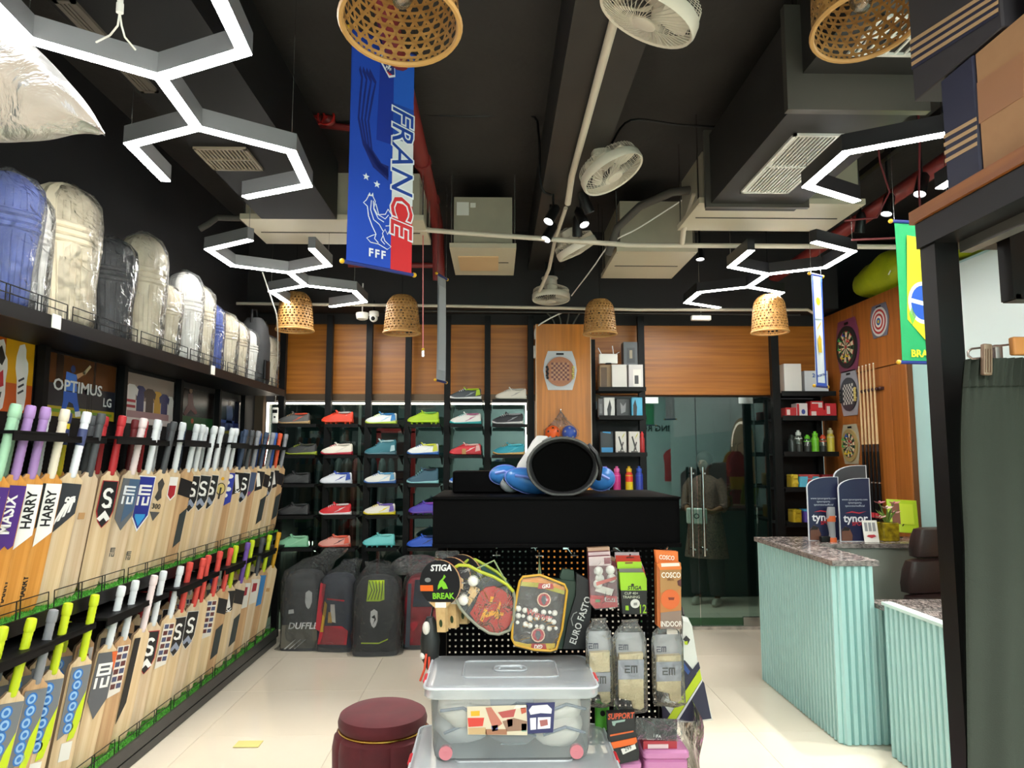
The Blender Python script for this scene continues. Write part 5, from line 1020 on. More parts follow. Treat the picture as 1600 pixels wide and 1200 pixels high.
for x, h, c, dx in ((2.62, .09, '#c02a30', 0), (2.72, .13, '#d8d4d4', 0), (2.86, .07, '#c8242c', 0), (2.98, .13, '#c42a34', 0)):
    carton(x*1.03+.01, 6.50, RZ_[1], .10 if x != 2.86 else .15, .12, h, c, {'2.62': 'small red box at the left of the second right shelf', '2.72': 'white and red box with a blue picture on the second right shelf', '2.86': 'flat red box in the middle of the second right shelf', '2.98': 'red and grey box at the right of the second right shelf'}[str(x)], [('red_edge', R4(-.95, .05, -.55, .95), '#b81e26', 1), ('picture', ell(.2, .4, .35, .18, 12), '#3a4e9c', 2)] if x == 2.72 else [('pale_label', R4(-.8, .25, -.2, .8), '#e2cfcc', 1)])
carton(2.86*1.03+.01, 6.50, RZ_[1]+.071, .12, .1, .08, '#d02a30', 'red box stacked on the flat red box', [('pale_label', R4(.2, .25, .8, .7), '#e8d8d4', 1), ('bar', R4(-.8, .7, .8, .85), '#f0e8e4', 1)])
clr = clear('clear_bottle', milk=.12, gloss=.04, rough=.08, milkcol='#a8c0b0')
for x, c1, c2, lab, h in ((2.64, '#2a3230', '#27302c', 'dark spotted bottle, first on the middle right shelf', .17), (2.70, '#3c6a54', '#d8e0d8', 'green clear bottle with a pale cap on the middle right shelf', .21), (2.78, '#5a8a3a', '#6ccc30', 'clear shaker with a lime lid on the middle right shelf', .17), (2.85, '#72c22c', '#7ad430', 'lime green bottle on the middle right shelf', .20), (2.92, '#8a6a5a', '#e0502c', 'clear shaker with an orange lid on the middle right shelf', .17), (2.99, '#c8b840', '#c8c090', 'pale yellow bottle on the middle right shelf', .23)):
    bottle(x*1.03+.01, 6.50, RZ_[2], h, .034, c1, c2, lab, m=clr if 'clear' in lab else None, band_='#2a2c28' if 'clear' in lab else None)
def lunch(x, z, w_, c, c2, label):
    t = thing('lunch_box', label, 'lunch box', (x*1.03+.01, 6.50, z)); B().rbox((0, 0, .055), (w_, .14, .11), .02).obj('box_body', col(c, .35), t); B().rbox((0, 0, .113), (w_*.97, .135, .02), .02).obj('box_lid', col(c2, .35), t)
    b = B(); b.X = frame((0, -.07, .055), (1, 0, 0), (0, 0, 1)); b.prism([(-.03, -.02), (0, .0), (.03, -.02), (.02, .025), (-.02, .03)], 0, .001); b.obj('print', col(c2, .4), t); B().b2((-.02, -.078, .09), (.02, -.068, .12)).obj('clip', col(c2, .35), t)
lunch(2.63, RZ_[3], .06, '#c8a828', '#d8bc3c', 'yellow lunch box, left on the fourth right shelf'); lunch(2.76, RZ_[3], .19, '#5ab8d4', '#b04848', 'sky blue lunch box with a red print on the fourth right shelf'); lunch(2.95, RZ_[3], .17, '#b02430', '#7a1820', 'red lunch box on the fourth right shelf')
lunch(2.64, RZ_[4], .08, '#c0a020', '#a8901c', 'yellow lunch box, left on the lowest right shelf'); lunch(2.79, RZ_[4], .19, '#5a489c', '#48a4d4', 'purple lunch box with blue clips on the lowest right shelf'); lunch(2.96, RZ_[4], .13, '#7a4a54', '#a07848', 'maroon lunch box on the lowest right shelf')
# ================================================================ banners
def banner(name, label, O, xd, w_, h, base, parts, texts=(), rod='#1c2c7a', cords=(), knob='#d0a020'):
    t = thing(name, label, 'banner', X=frame(O, (xd[0], xd[1], 0), (0, 0, 1)))
    b = B(); nx = 10
    b.grid(lambda a, c: (w_*a, h*c, .004*sin(7*a+3*c)), nx, 16); b.grid(lambda a, c: (w_*(1-a), h*c, .004*sin(7*(1-a)+3*c)-.002), nx, 16)
    b.obj('cloth', mat('cloth_'+base.strip('#'), base, .7, bump=(30, .15)), t)
    for nm, pts, lv, c in parts:
        q = [V((x*w_, y*h, 0)) for x, y in pts]
        b = B(); b.prism([(p.x, p.y) for p in q], .0055+.0012*lv, .0062+.0012*lv); b.obj(nm, col(c, .7), t)
    b = B(); b.cyl((-.015, .0, 0), (w_+.015, .0, 0), .009).cyl((-.015, h, 0), (w_+.015, h, 0), .009); b.obj('hanging_rod', col(rod, .5), t)
    b = B(); [b.ball((x, y, 0), .012, 10, 6) for x in (-.02, w_+.02) for y in (0, h)]; b.obj('rod_knob', col(knob, .3), t)
    Xi = t.matrix_basis.inverted()
    for u_ in (0, w_):
        p = t.matrix_basis @ V((u_, h, 0)); b = B(); b.cyl((u_, h, 0), Xi @ V((p.x, p.y, ZC)), .0015, n=5); b.obj('hanging_string', steel, t)
    return t
TL, BLp, BRp = at(553, 45, 3.1), at(541, 409, 3.1), at(640, 446, 3.31)
fw, fh = (BRp-BLp).length, TL.z-BLp.z
fx = V((BRp.x-BLp.x, BRp.y-BLp.y, BRp.z-BLp.z))
sw = [('swirl', band([(.12+.05*k, .84-.0*k), (.16+.07*k, .80), (.14+.06*k, .72), (.12+.05*k, .62), (.20+.045*k, .52-.01*k), (.36+.04*k, .44-.0*k), (.60, .40+.012*k)], .028), 1, '#0c1f74') for k in range(4)]
roo = [(.26, .275), (.30, .30), (.36, .30), (.40, .28), (.38, .25), (.44, .225), (.56, .235), (.60, .26), (.66, .24), (.67, .19), (.60, .15), (.56, .17), (.52, .15), (.56, .12), (.66, .10), (.60, .085), (.46, .10), (.34, .10), (.28, .115), (.36, .13), (.42, .14), (.36, .17), (.30, .21), (.28, .25), (.22, .262)]
star = lambda cx, cy, r: [(cx+(r if k % 2 == 0 else r*.42)*cos(R(90+36*k)), cy+(r if k % 2 == 0 else r*.42)*.31*sin(R(90+36*k))) for k in range(10)]
def closed_band(p, wd): 
    return band(p+[p[0]], wd)
fp = [('blue_field', R4(0, 0, .66, 1), 0, '#1546b8'), ('blue_field', R4(.66, .74, 1, 1), 0, '#1c5cc8'), ('navy_field', [(.40, .55), (.66, .55), (.66, 1), (.45, 1)], 1, '#10309a'), ('blue_field', R4(.66, .58, 1, .74), 1, '#1648ac'), ('white_field', R4(.66, .30, 1, .60), 1, '#dfe2e6'), ('red_field', R4(.66, 0, 1, .30), 1, '#d2262c')]+sw
fp += [('rooster_comb', [(.28, .295), (.31, .312), (.33, .30), (.36, .315), (.37, .30)], 3, '#dfe6f2'), ('star', star(.25, .375, .055), 3, '#e6ecf4'), ('star', star(.42, .355, .055), 3, '#e6ecf4'),
       ('crest_badge', [(.46, .965), (.66, .945), (.68, .86), (.58, .845), (.44, .90)], 2, '#e6ecf4'), ('crest_badge', [(.475, .955), (.65, .937), (.665, .868), (.585, .856), (.46, .905)], 3, '#16307a'), ('crest_tip', [(.52, .872), (.63, .862), (.585, .856)], 4, '#c8242c'), ('crest_bird', [(.53, .935), (.58, .945), (.60, .90), (.57, .885), (.56, .91)], 4, '#e6ecf4')]
fb_ = banner('football_banner', 'blue FRANCE football banner hanging in the middle of the shop', BLp, fx, fw, fh, '#1546b8', fp, knob='#d8a818')
wt = col('#e8ecf2', .6)
for pts, cl in ((roo, True), ([(.34, .28), (.33, .24), (.38, .20), (.47, .185), (.53, .16)], False), ([(.37, .28), (.38, .245), (.45, .21), (.54, .20)], False), ([(.41, .27), (.46, .225), (.56, .215), (.61, .235)], False), ([(.64, .225), (.63, .19), (.57, .185)], False), ([(.42, .14), (.40, .12), (.46, .105)], False), ([(.53, .14), (.50, .12), (.56, .105)], False)):
    B().tube([(x*fw, y*fh, .009) for x, y in pts], .0022, 5, closed=cl).obj('rooster_outline', wt, fb_)
for s_, sz, xx, yy in (('FFF', .052, .44, .055),): text(s_, wt, fb_, T(xx*fw, yy*fh, .0115), size=sz, bold=.03, space=1.3)
text('FFF', wt, fb_, T(.56*fw, .883*fh, .0125) @ RZ(-12), size=.022, bold=.02)
FX = lambda lv: T(.80*fw, .445*fh, .0092+.0006*lv) @ RZ(-90)
text('FRANCE', wt, fb_, FX(0), size=.168, bold=.045, shear=.15, sx=1.0, space=1.02)
cf = text('FRANCE', col('#17409c', .6), fb_, FX(1.6), size=.168, bold=.0, shear=.15, space=1.02)
# the last two letters are red
rc = text('CE', col('#cc2a30', .6), fb_, FX(3.0), size=.168, bold=.004, shear=.15, space=1.02)
BBf = cf.data; xmax = max(v.co.x for v in BBf.vertices); rmax = max(v.co.x for v in rc.data.vertices)
rc.matrix_basis = FX(3.0) @ T(xmax-rmax, 0, 0)
O = at(1275, 603, 4.7)
ab = banner('football_banner', 'narrow white and blue ARGENTINA banner at the back right', O, at(1299, 590, 4.8)-O, .115, at(1273, 428, 4.7).z-O.z, '#dfe4ea', [('blue_edge', R4(0, 0, .13, 1), 0, '#2a4fb0'), ('blue_edge', R4(.87, 0, 1, 1), 0, '#2a4fb0'), ('blue_edge', R4(0, 0, 1, .03), 1, '#2a4fb0'), ('pale_field', [(.13, .6), (.87, .6), (.87, .8), (.13, .8)], 0, '#cfe0ee'), ('crest_badge', [(.35, .3), (.65, .3), (.68, .42), (.5, .46), (.32, .42)], 1, '#d8b42c'), ('sun', [(.5+(.28 if k % 2 else .18)*cos(R(k*15)), .76+(.28 if k % 2 else .18)*.17*sin(R(k*15))) for k in range(24)], 1, '#e0b41c'), ('stripe', [(.3, .5), (.7, .56), (.7, .58), (.3, .52)], 1, '#d8c070')])
text('ARGENTINA', col('#2a4a98', .6), ab, T(.0575, .075, .008) @ RZ(12), size=.021, bold=.03)
O = at(1410, 566, 3.4)
bb = banner('football_banner', 'green and yellow BRASIL banner beside the black clothes rack', O, (1, .12, 0), .30, at(1427, 346, 3.4).z-O.z, '#1d9a5c', [('yellow_field', [(.12, .30), (.55, .10), (.98, .45), (.95, .86), (.2, .9)], 0, '#dcd21c'), ('green_band', [(.15, .34), (.4, .55), (.5, .50), (.2, .26)], 1, '#6cb83c'), ('blue_circle', ell(.42, .42, .27, .15, 24), 1, '#d8dfe0'), ('blue_circle', ell(.42, .42, .22, .122, 24), 2, '#1c50b0'), ('white_band', [(.2, .45), (.62, .41), (.62, .38), (.2, .42)], 3, '#e4e8e8')])
text('BRASIL', col('#d8dc2c', .6), bb, T(.118, .042, .009), size=.050, bold=.03)
gb = banner('football_banner', 'grey banner seen nearly edge-on below the red pipe', at(682, 594, 5.2), (.35, 1, .55), .16, at(682, 428, 5.2).z-at(682, 594, 5.2).z, '#9aa0a6', [('grey_panel', R4(.1, .1, .9, .9), 0, '#a8aeb4')], rod='#20306a')
q = at(661, 360, 4.8); q2 = at(661, 548, 4.8)
st_ = thing('hanging_string', 'red and white string with a small clip right of the blue banner', 'string', q2)
B().cyl((0, 0, 0), q-q2, .004, n=6).obj('string', col('#d87878', .6), st_); B().cyl(q-q2, (0, 0, ZC-q2.z), .0015, n=5).obj('thread', white, st_); B().rbox((0, 0, -.02), (.02, .012, .045), .003).obj('clip', steel, st_); B().ball((0, 0, .01), .010, 8, 6).obj('bead', col('#d8b020', .4), st_)
# ================================================================ centre gondola
gd = thing('gondola', 'black double sided display gondola in the middle of the floor', 'display rack', (0, 0, 0))
GX0, GX1, GY = -.235, .70, 2.98
bk = mat('gondola_black', '#060506', .55, spec=.04)
B().b2((GX0, 2.72, 1.275), (GX1, 2.75, 1.452)).obj('header_panel', bk, gd, sharp=0)
B().b2((GX0, 2.70, 1.265), (GX1, 2.72, 1.28)).b2((GX0, 2.70, 1.445), (GX1, 3.30, 1.452)).obj('header_trim', bk, gd, sharp=0)
B().b2((GX0, 2.72, 1.28), (GX0+.012, 3.28, 1.445)).b2((GX1-.012, 2.72, 1.28), (GX1, 3.28, 1.445)).b2((GX0, 3.26, 1.28), (GX1, 3.28, 1.445)).obj('side_panel', bk, gd, sharp=0)
for x in (GX0+.02, GX1-.02): B().b2((x-.018, 2.96, 0), (x+.018, 3.03, 1.45)).b2((x-.018, 2.66, 0), (x+.018, 3.5, .06)).obj('upright', bk, gd, sharp=0)
b = B(); px0, px1, pz0, pz1 = GX0+.04, GX1-.04, .45, 1.275; cs = .0235; nx, nz = int((px1-px0)/cs), int((pz1-pz0)/cs); cx_, cz_ = (px1-px0)/nx, (pz1-pz0)/nz; hs = .0035
for i in range(nx):
    for j in range(nz):
        x, z = px0+cx_*i, pz0+cz_*j; mx_, mz_ = x+cx_/2, z+cz_/2
        o = [(x, GY, z), (x+cx_, GY, z), (x+cx_, GY, z+cz_), (x, GY, z+cz_)]; h_ = [(mx_-hs, GY, mz_-hs), (mx_+hs, GY, mz_-hs), (mx_+hs, GY, mz_+hs), (mx_-hs, GY, mz_+hs)]
        b.add(o+h_, [(0, 1, 5, 4), (1, 2, 6, 5), (2, 3, 7, 6), (3, 0, 4, 7)])
b.obj('pegboard', bk, gd, sharp=0)
B().b2((.39, 2.45, .40), (GX1-.02, GY, .42)).obj('shelf', bk, gd, sharp=0); B().b2((GX0+.04, 2.66, .40), (.385, GY, .42)).obj('shelf', bk, gd, sharp=0); B().b2((.39, 2.45, .36), (GX1-.02, 2.47, .399)).obj('shelf_lip', bk, gd, sharp=0); B().b2((GX0+.04, 2.66, .07), (GX1-.02, GY, .14)).obj('base_panel', bk, gd, sharp=0)
z6 = lambda u_, v_: (640+u_*.18335, 840+v_*.18335)
z7 = lambda u_, v_: (860+u_*.18335, 840+v_*.18335)
z8 = lambda u_, v_: (900+u_*.20833, 950+v_*.20833)
zt = lambda u_, v_: (680+u_*.175, 1000+v_*.175)
def P2(f, pts, y, o):
    r = []
    for p in pts: q = at(*f(*p), y); r.append((q.x-o[0], q.z-o[2]))
    return r
def shape(f, pts, y, o, d0, d1, c, name, parent, rough=.5, m=None):
    """outline measured on the thing, built as a slab of thickness d1-d0 standing on its front plane"""
    b = B(); b.X = frame((0, y-o[1], 0), (1, 0, 0), (0, 0, 1)); b.prism(P2(f, pts, y, o), d0, d1)
    return b.obj(name, m or col(c, rough), parent, sharp=0)
def hook(x, z, y=2.62):
    t = thing('display_hook', 'chrome display hook on the pegboard', 'hook', (x, y, z), group='chrome hooks on the pegboard')
    B().tube([(0, GY-y, 0), (0, .02, 0), (0, 0, .015)], .003, 6).obj('hook_wire', chrome, t); B().cyl((-.014, .002, .004), (.014, .002, .004), .0025, n=6).obj('hook_tip', chrome, t); B().b2((-.012, GY-y-.006, -.012), (.012, GY-y, .012)).obj('hook_plate', chrome, t); return t
hooks = [(z6(740, 160), 2.62, 'holding the racket set with two balls'), (z6(1105, 165), 2.62, 'holding the rainbow trimmed ball pouch'), (z7(205, 165), 2.66, 'empty, beside the pouch of white balls'), (z7(430, 170), 2.66, 'holding the red and white ball packs'), (z7(680, 180), 2.66, 'holding the lime green box'), (z7(1000, 118), 2.56, 'holding the orange box'), (z6(240, 190), 2.64, 'holding the black bats'), (z8(190, 150), 2.6, 'holding the left sock pack'), (z8(400, 150), 2.6, 'holding the middle sock pack'), (z8(650, 150), 2.6, 'holding the right sock pack')]
for (p, y, w_) in hooks:
    q = at(*p, y); h_ = hook(q.x, q.z, y); h_['label'] = 'chrome pegboard hook '+w_
# table tennis bats, three deep
woodl = mat('bat_handle_wood', '#cfae7c', .5, noise=(60, .6, '#b99460'))
def tt_bat(i):
    y = 2.56+.045*i; c = at(688+17*i, 911-5*i, y); X = T(*c) @ RZ(-22) @ RY(-4)
    t = thing('table_tennis_bat', ('black table tennis bat with STIGA lettering and BREAK card, front of three', 'black table tennis bat just behind the front one, only its edge and handle showing', 'black table tennis bat at the back of the three')[i], 'table tennis bat', X=X)
    out = [(.078*cos(R(a)), .078*sin(R(a))*1.02) for a in range(-58, 239, 12)]
    for nm, z0, z1, m in (('rubber_face', .0035, .0065, col('#1d1d20', .35)), ('blade', -.0035, .0035, woodl), ('rubber_face', -.0065, -.0035, col('#a02028', .35))):
        b = B(); b.X = frame((0, 0, 0), (1, 0, 0), (0, 0, 1)); b.prism(out, z0, z1); b.obj(nm, m, t)
    b = B(); b.X = frame((0, 0, 0), (1, 0, 0), (0, 0, 1)); b.prism([(-.042, -.064), (.042, -.064), (.018, -.085), (.016, -.165), (-.016, -.165), (-.018, -.085)], -.011, .011); b.obj('handle', woodl, t)
    b = B(); b.X = frame((0, 0, 0), (1, 0, 0), (0, 0, 1)); b.prism(ell(0, -.135, .006, .013, 12), .011, .0125); b.obj('handle_badge', col('#2a3a1c'), t)
    b = B(); b.X = frame((0, 0, 0), (1, 0, 0), (0, 0, 1)); b.prism(R4(-.018, -.082, .024, -.064), .0115, .0125); b.obj('barcode', white, t)
    if i == 0:
        b = B(); b.X = frame((0, 0, 0), (1, 0, 0), (0, 0, 1)); b.prism(R4(-.076, -.026, -.026, -.006), .0066, .0075); b.obj('orange_label', col('#d8601c'), t)
        text('STIGA', col('#e6e6e4'), t, frame((.008, -.0072, .052), (1, 0, 0), (0, 0, 1)), size=.030, bold=.03, shear=.2)
        text('BREAK', col('#7cc02c'), t, frame((.012, -.0072, -.044), (1, 0, 0), (0, 0, 1)), size=.028, bold=.03)
        b = B(); b.X = frame((.014, 0, .0), (1, 0, 0), (0, 0, 1)); b.prism([(-.022, -.022), (-.006, -.01), (.0, -.02), (.018, -.018), (.01, .0), (.0, .01), (.012, .022), (.006, .03), (.0, .018), (-.012, .008), (-.02, -.008)], .0066, .0073); b.obj('player_print', col('#7cc02c'), t)
        b = B(); b.X = frame((0, 0, 0), (1, 0, 0), (0, 0, 1)); b.prism(ell(-.045, .012, .012, .008, 12), .0066, .0072); b.obj('print', col('#7a7a7a'), t)
for i in range(3): tt_bat(i)
q = at(662, 862, 2.7); tag(B().rbox(at(699, 868, 2.75), (.09, .03, .035), .01).obj('clear_pack', film), 'small clear packet above the black table tennis bats', 'packet')
# round racket set in a clear case
o = at(748, 945, 2.56); rs_ = thing('table_tennis_set', 'clear teardrop case holding a red bat and two white balls', 'table tennis set', o); y = 2.56
case = [(345, 320), (365, 265), (420, 235), (500, 238), (600, 290), (720, 335), (830, 400), (885, 460), (898, 520), (885, 700), (850, 790), (760, 825), (680, 815), (590, 760), (500, 680), (430, 600), (370, 480), (345, 390)]
shape(z6, case, y+.05, o, 0, .004, '#454a4c', 'case_back', rs_)
bo = [(515, 640), (560, 560), (600, 460), (650, 420), (720, 410), (790, 440), (870, 500), (885, 600), (868, 720), (800, 795), (720, 808), (640, 785), (570, 720)]
shape(z6, bo, y+.03, o, 0, .012, '#a82f24', 'red_bat_face', rs_, .4); shape(z6, [(355, 375), (405, 315), (560, 415), (600, 440), (575, 480), (500, 590), (490, 520), (520, 480)], y+.03, o, -.004, .010, '', 'bat_handle', rs_, m=woodl)
for u_, v_ in ((542, 368), (457, 530)): p = at(*z6(u_, v_), y+.012); B().ball(p-V(o), .0195, 20, 14).obj('white_ball', mat('tt_ball', '#e4e0d8', .4), rs_)
for pts in ([(690, 500), (720, 505), (700, 560), (680, 570)], [(600, 700), (640, 600), (665, 620), (620, 720)], [(640, 650), (700, 620), (740, 630), (800, 640), (800, 665), (760, 665), (765, 690), (730, 690), (720, 660), (650, 680)], [(740, 620), (770, 540), (780, 560), (760, 640)]): shape(z6, pts, y+.0165, o, 0, .0012, '#d8961c', 'lizard_print', rs_)
b = B(); pp = P2(z6, case[:8], y, o); b.tube([(x, 0, z) for x, z in pp], .0058, 8); b.obj('yellow_piping', col('#a9b020', .5), rs_)
b = B(); pp = P2(z6, case[7:]+[case[0]], y, o); b.tube([(x, 0, z) for x, z in pp], .005, 8); b.obj('grey_piping', col('#8a8a78', .5), rs_)
b = B(); pp = P2(z6, case, y, o)
b.loft([[V((x, .045, z)) for x, z in pp], [V((x, .002, z)) for x, z in pp]], cap=(0, 1)); b.obj('case_film', filmc, rs_, sharp=0)
b = B(); b.tube([V((*[0]*0, *(at(*z6(u_, v_), y)-V(o)))) for u_, v_ in ((560, 270), (720, 195), (840, 410))], .0032, 6); b.obj('hang_cord', col('#8a9a6a'), rs_)
o = at(*z6(610, 260), 2.66); cv = thing('racket_cover', 'teal and yellow edged cover behind the clear teardrop case', 'racket cover', o)
shape(z6, [(450, 230), (500, 185), (560, 185), (640, 230), (740, 290), (820, 360), (870, 420), (760, 500), (520, 400)], 2.66, o, -.02, .02, '#1f4a48', 'cover_body', cv); b = B(); b.tube([at(*z6(u_, v_), 2.638)-V(o) for u_, v_ in ((455, 228), (500, 188), (560, 188), (640, 232), (740, 292), (820, 362))], .0055, 8); b.obj('edge_piping', col('#98a828'), cv)
# rainbow trimmed pouch of balls
o = at(*z6(1100, 650), 2.56); po = thing('ball_pouch', 'rainbow trimmed clear pouch full of white balls', 'ball pouch', o); y = 2.56
pch = [(965, 335), (1110, 318), (1320, 400), (1342, 450), (1300, 780), (1250, 950), (1200, 965), (1060, 955), (900, 915), (872, 860), (880, 700), (920, 460), (940, 370)]
shape(z6, pch, y+.05, o, 0, .03, '#3a3230', 'pouch_back', po); 
shape(z6, [(965, 350), (1110, 335), (1325, 420), (1320, 470), (1110, 400), (950, 400)], y+.018, o, 0, .002, '#d08428', 'orange_trim', po); shape(z6, [(955, 375), (1110, 385), (1322, 452), (1318, 485), (1110, 425), (945, 410)], y+.018, o, .0005, .003, '#a8a030', 'yellow_trim', po)
shape(z6, [(890, 880), (1000, 905), (1240, 900), (1235, 950), (1060, 950), (900, 912)], y+.018, o, 0, .003, '#c8a822', 'yellow_trim', po)
r2 = random.Random(5)
for k in range(21):
    u_, v_ = 925+52*(k % 7)+r2.uniform(-10, 10), 600+62*(k//7)+r2.uniform(-10, 10)+8*(k % 7); p = at(*z6(u_, v_), y+.02+.004*(k % 3)); B().ball(p-V(o), .0105, 14, 9).obj('white_ball', mat('tt_ball', '#e4e0d8', .4), po)
for (u_, v_) in ((1145, 530), (1095, 830)):
    shape(z6, [(u_+60*cos(R(a)), v_+62*sin(R(a))) for a in range(0, 360, 30)], y+.0135, o, 0, .001, '#d8b8a0', 'emblem_ring', po); shape(z6, [(u_+50*cos(R(a)), v_+52*sin(R(a))) for a in range(0, 360, 30)], y+.0125, o, 0, .001, '#a8323a', 'emblem_print', po); shape(z6, [(u_-14, v_-35), (u_+14, v_-35), (u_+25, v_), (u_+8, v_+40), (u_-8, v_+40), (u_-25, v_)], y+.0115, o, 0, .001, '#5a5a60', 'figure_print', po)
for u_, v_, rot in ((1160, 415, -8), (1100, 928, 180)):
    shape(z6, [(u_-60, v_-26), (u_+60, v_-22), (u_+68, v_+24), (u_-68, v_+20)], y+.012, o, 0, .001, '#a82a2c', 'red_label', po); p = at(*z6(u_, v_), y+.0105)-V(o); text('GKI', col('#e8e0d8'), po, T(*p) @ RY(rot) @ frame((0, 0, 0), (1, 0, 0), (0, 0, 1)), size=.018, bold=.04, shear=.2)
for k in range(9):
    a = R(200+k*17); shape(z6, [(1100+80*cos(a), 790-80*sin(a)*-1), (1100+150*cos(a), 800+120*sin(a)), (1104+150*cos(a+.06), 800+120*sin(a+.06))], y+.0135, o, 0, .001, '#c88a28', 'ray_print', po)
p = at(*z6(1105, 660), y+.011)-V(o); text('Winner', col('#b8504c'), po, frame(p, (1, 0, -.25), (0, 0, 1)), size=.030, bold=.02)
b = B(); b.tube([(x, 0, z) for x, z in P2(z6, pch, y, o)], .0042, 8, closed=True); b.obj('piping', col('#c8982c'), po); b = B(); pp = P2(z6, pch, y, o); b.loft([[V((x, .045, z)) for x, z in pp], [V((x, .004, z)) for x, z in pp]], cap=(0, 1)); b.obj('pouch_film', clear('pouch_film', milk=.05, gloss=.01, rough=.2, bump=(20, .5)), po, sharp=0)
b = B(); b.tube([at(*z6(1100, 320), y)-V(o), at(*z6(1105, 170), 2.61)-V(o), at(*z6(1118, 320), y)-V(o)], .003, 6); b.obj('hang_loop', col('#6a7a5a'), po)
# dark green and black covers
o = at(*z7(120, 600), 2.64); c1 = thing('racket_cover', 'dark green racket cover behind the rainbow pouch', 'racket cover', o)
shape(z7, [(-100, 330), (220, 370), (190, 600), (100, 940), (-60, 940), (-140, 500)], 2.64, o, -.015, .015, '#1d3324', 'cover_body', c1); shape(z7, [(75, 330), (100, 262), (195, 275), (205, 380), (120, 390)], 2.66, o, -.01, .02, '#20382a', 'cover_flap', c1)
o = at(*z7(230, 600), 2.62); c2 = thing('racket_cover', 'black racket cover with EURO FASTO lettering', 'racket cover', o)
b = B(); b.X = frame((0, 0, 0), (1, 0, 0), (0, 0, 1)); b.prism(P2(z7, [(220, 300), (330, 360), (345, 560), (330, 760), (290, 940), (105, 940), (150, 700), (215, 480)], 2.62, o), -.02, .015); b.obj('cover_body', col('#19191b', .6), c2)
p = at(*z7(258, 705), 2.60)-V(o); text('EURO FASTO', col('#c9c9c6'), c2, frame(p, (.34, 0, .94), (-.94, 0, .34)), size=.034, bold=.015, sx=.86)
b = B(); p = at(*z7(195, 700), 2.602)-V(o); b.X = frame(p, (.34, 0, .94), (-.94, 0, .34)); b.prism(band([(-.02, -.006), (0, .008), (.02, .006), (.03, -.004)], .003), 0, .001); b.obj('logo_print', col('#8a8a88'), c2)
# ball packs
for i in range(3):
    y = 2.58+.04*i; o = at(*z7(445, 370-i*25), y); t = thing('ball_pack', ('red and white pack of balls with a GKI label, front of its hook', 'red and white ball pack right behind the front one', 'cream topped ball pack at the back of the hook')[i], 'ball pack', o); dv = -i*38; du = -i*4
    F = lambda u_, v_: z7(u_+du, v_+dv)
    shape(F, [(325, 165), (510, 155), (515, 235), (560, 250), (575, 590), (380, 605), (340, 560)], y, o, -.03, .0, '#6a2430' if i < 2 else '#8a6a50', 'pack_body', t)
    shape(F, [(325, 165), (512, 155), (515, 238), (330, 240)], y, o, 0, .001, '#d8c0c0' if i < 2 else '#c8a488', 'header', t)
    if i == 0:
        shape(F, [(455, 172), (512, 170), (512, 222), (460, 224)], y, o, .001, .002, '#8a2038', 'header_mark', t); shape(F, [(340, 490), (565, 500), (575, 590), (380, 604), (340, 560)], y, o, .0, .001, '#c0222c', 'red_band', t); shape(F, [(395, 400), (540, 440), (520, 495), (380, 455)], y, o, .001, .0025, '#dcd6cc', 'price_sticker', t); shape(F, [(385, 375), (555, 325), (560, 350), (390, 405)], y, o, .012, .013, '#d87870', 'ribbon', t)
        for u_, v_ in ((410, 285), (510, 275), (420, 350), (520, 345), (405, 395)): p = at(*z7(u_, v_), y-.002)-V(o); b = B(); b.ball(p, .0165, 16, 10, sc=(1, .6, 1)); b.obj('white_ball', mat('tt_ball', '#e4e0d8', .4), t)
        shape(F, [(460, 508), (548, 515), (552, 548), (464, 546)], y, o, .001, .002, '#d8d0cc', 'label', t); p = at(*z7(505, 528), y-.0025)-V(o); text('GKI', col('#b01c28'), t, frame(p, (1, 0, 0), (0, 0, 1)), size=.018, bold=.05, shear=.2)
        shape(F, [(383, 525), (425, 527), (425, 550), (383, 550)], y, o, .001, .002, '#5a8a5a', 'small_label', t)
        b = B(); b.X = frame((0, 0, 0), (1, 0, 0), (0, 0, 1)); b.prism(P2(F, [(325, 165), (510, 155), (520, 240), (565, 255), (580, 590), (380, 608), (335, 560)], y, o), .013, .0135); b.obj('pack_film', clear('pouch_film'), t, sharp=0)
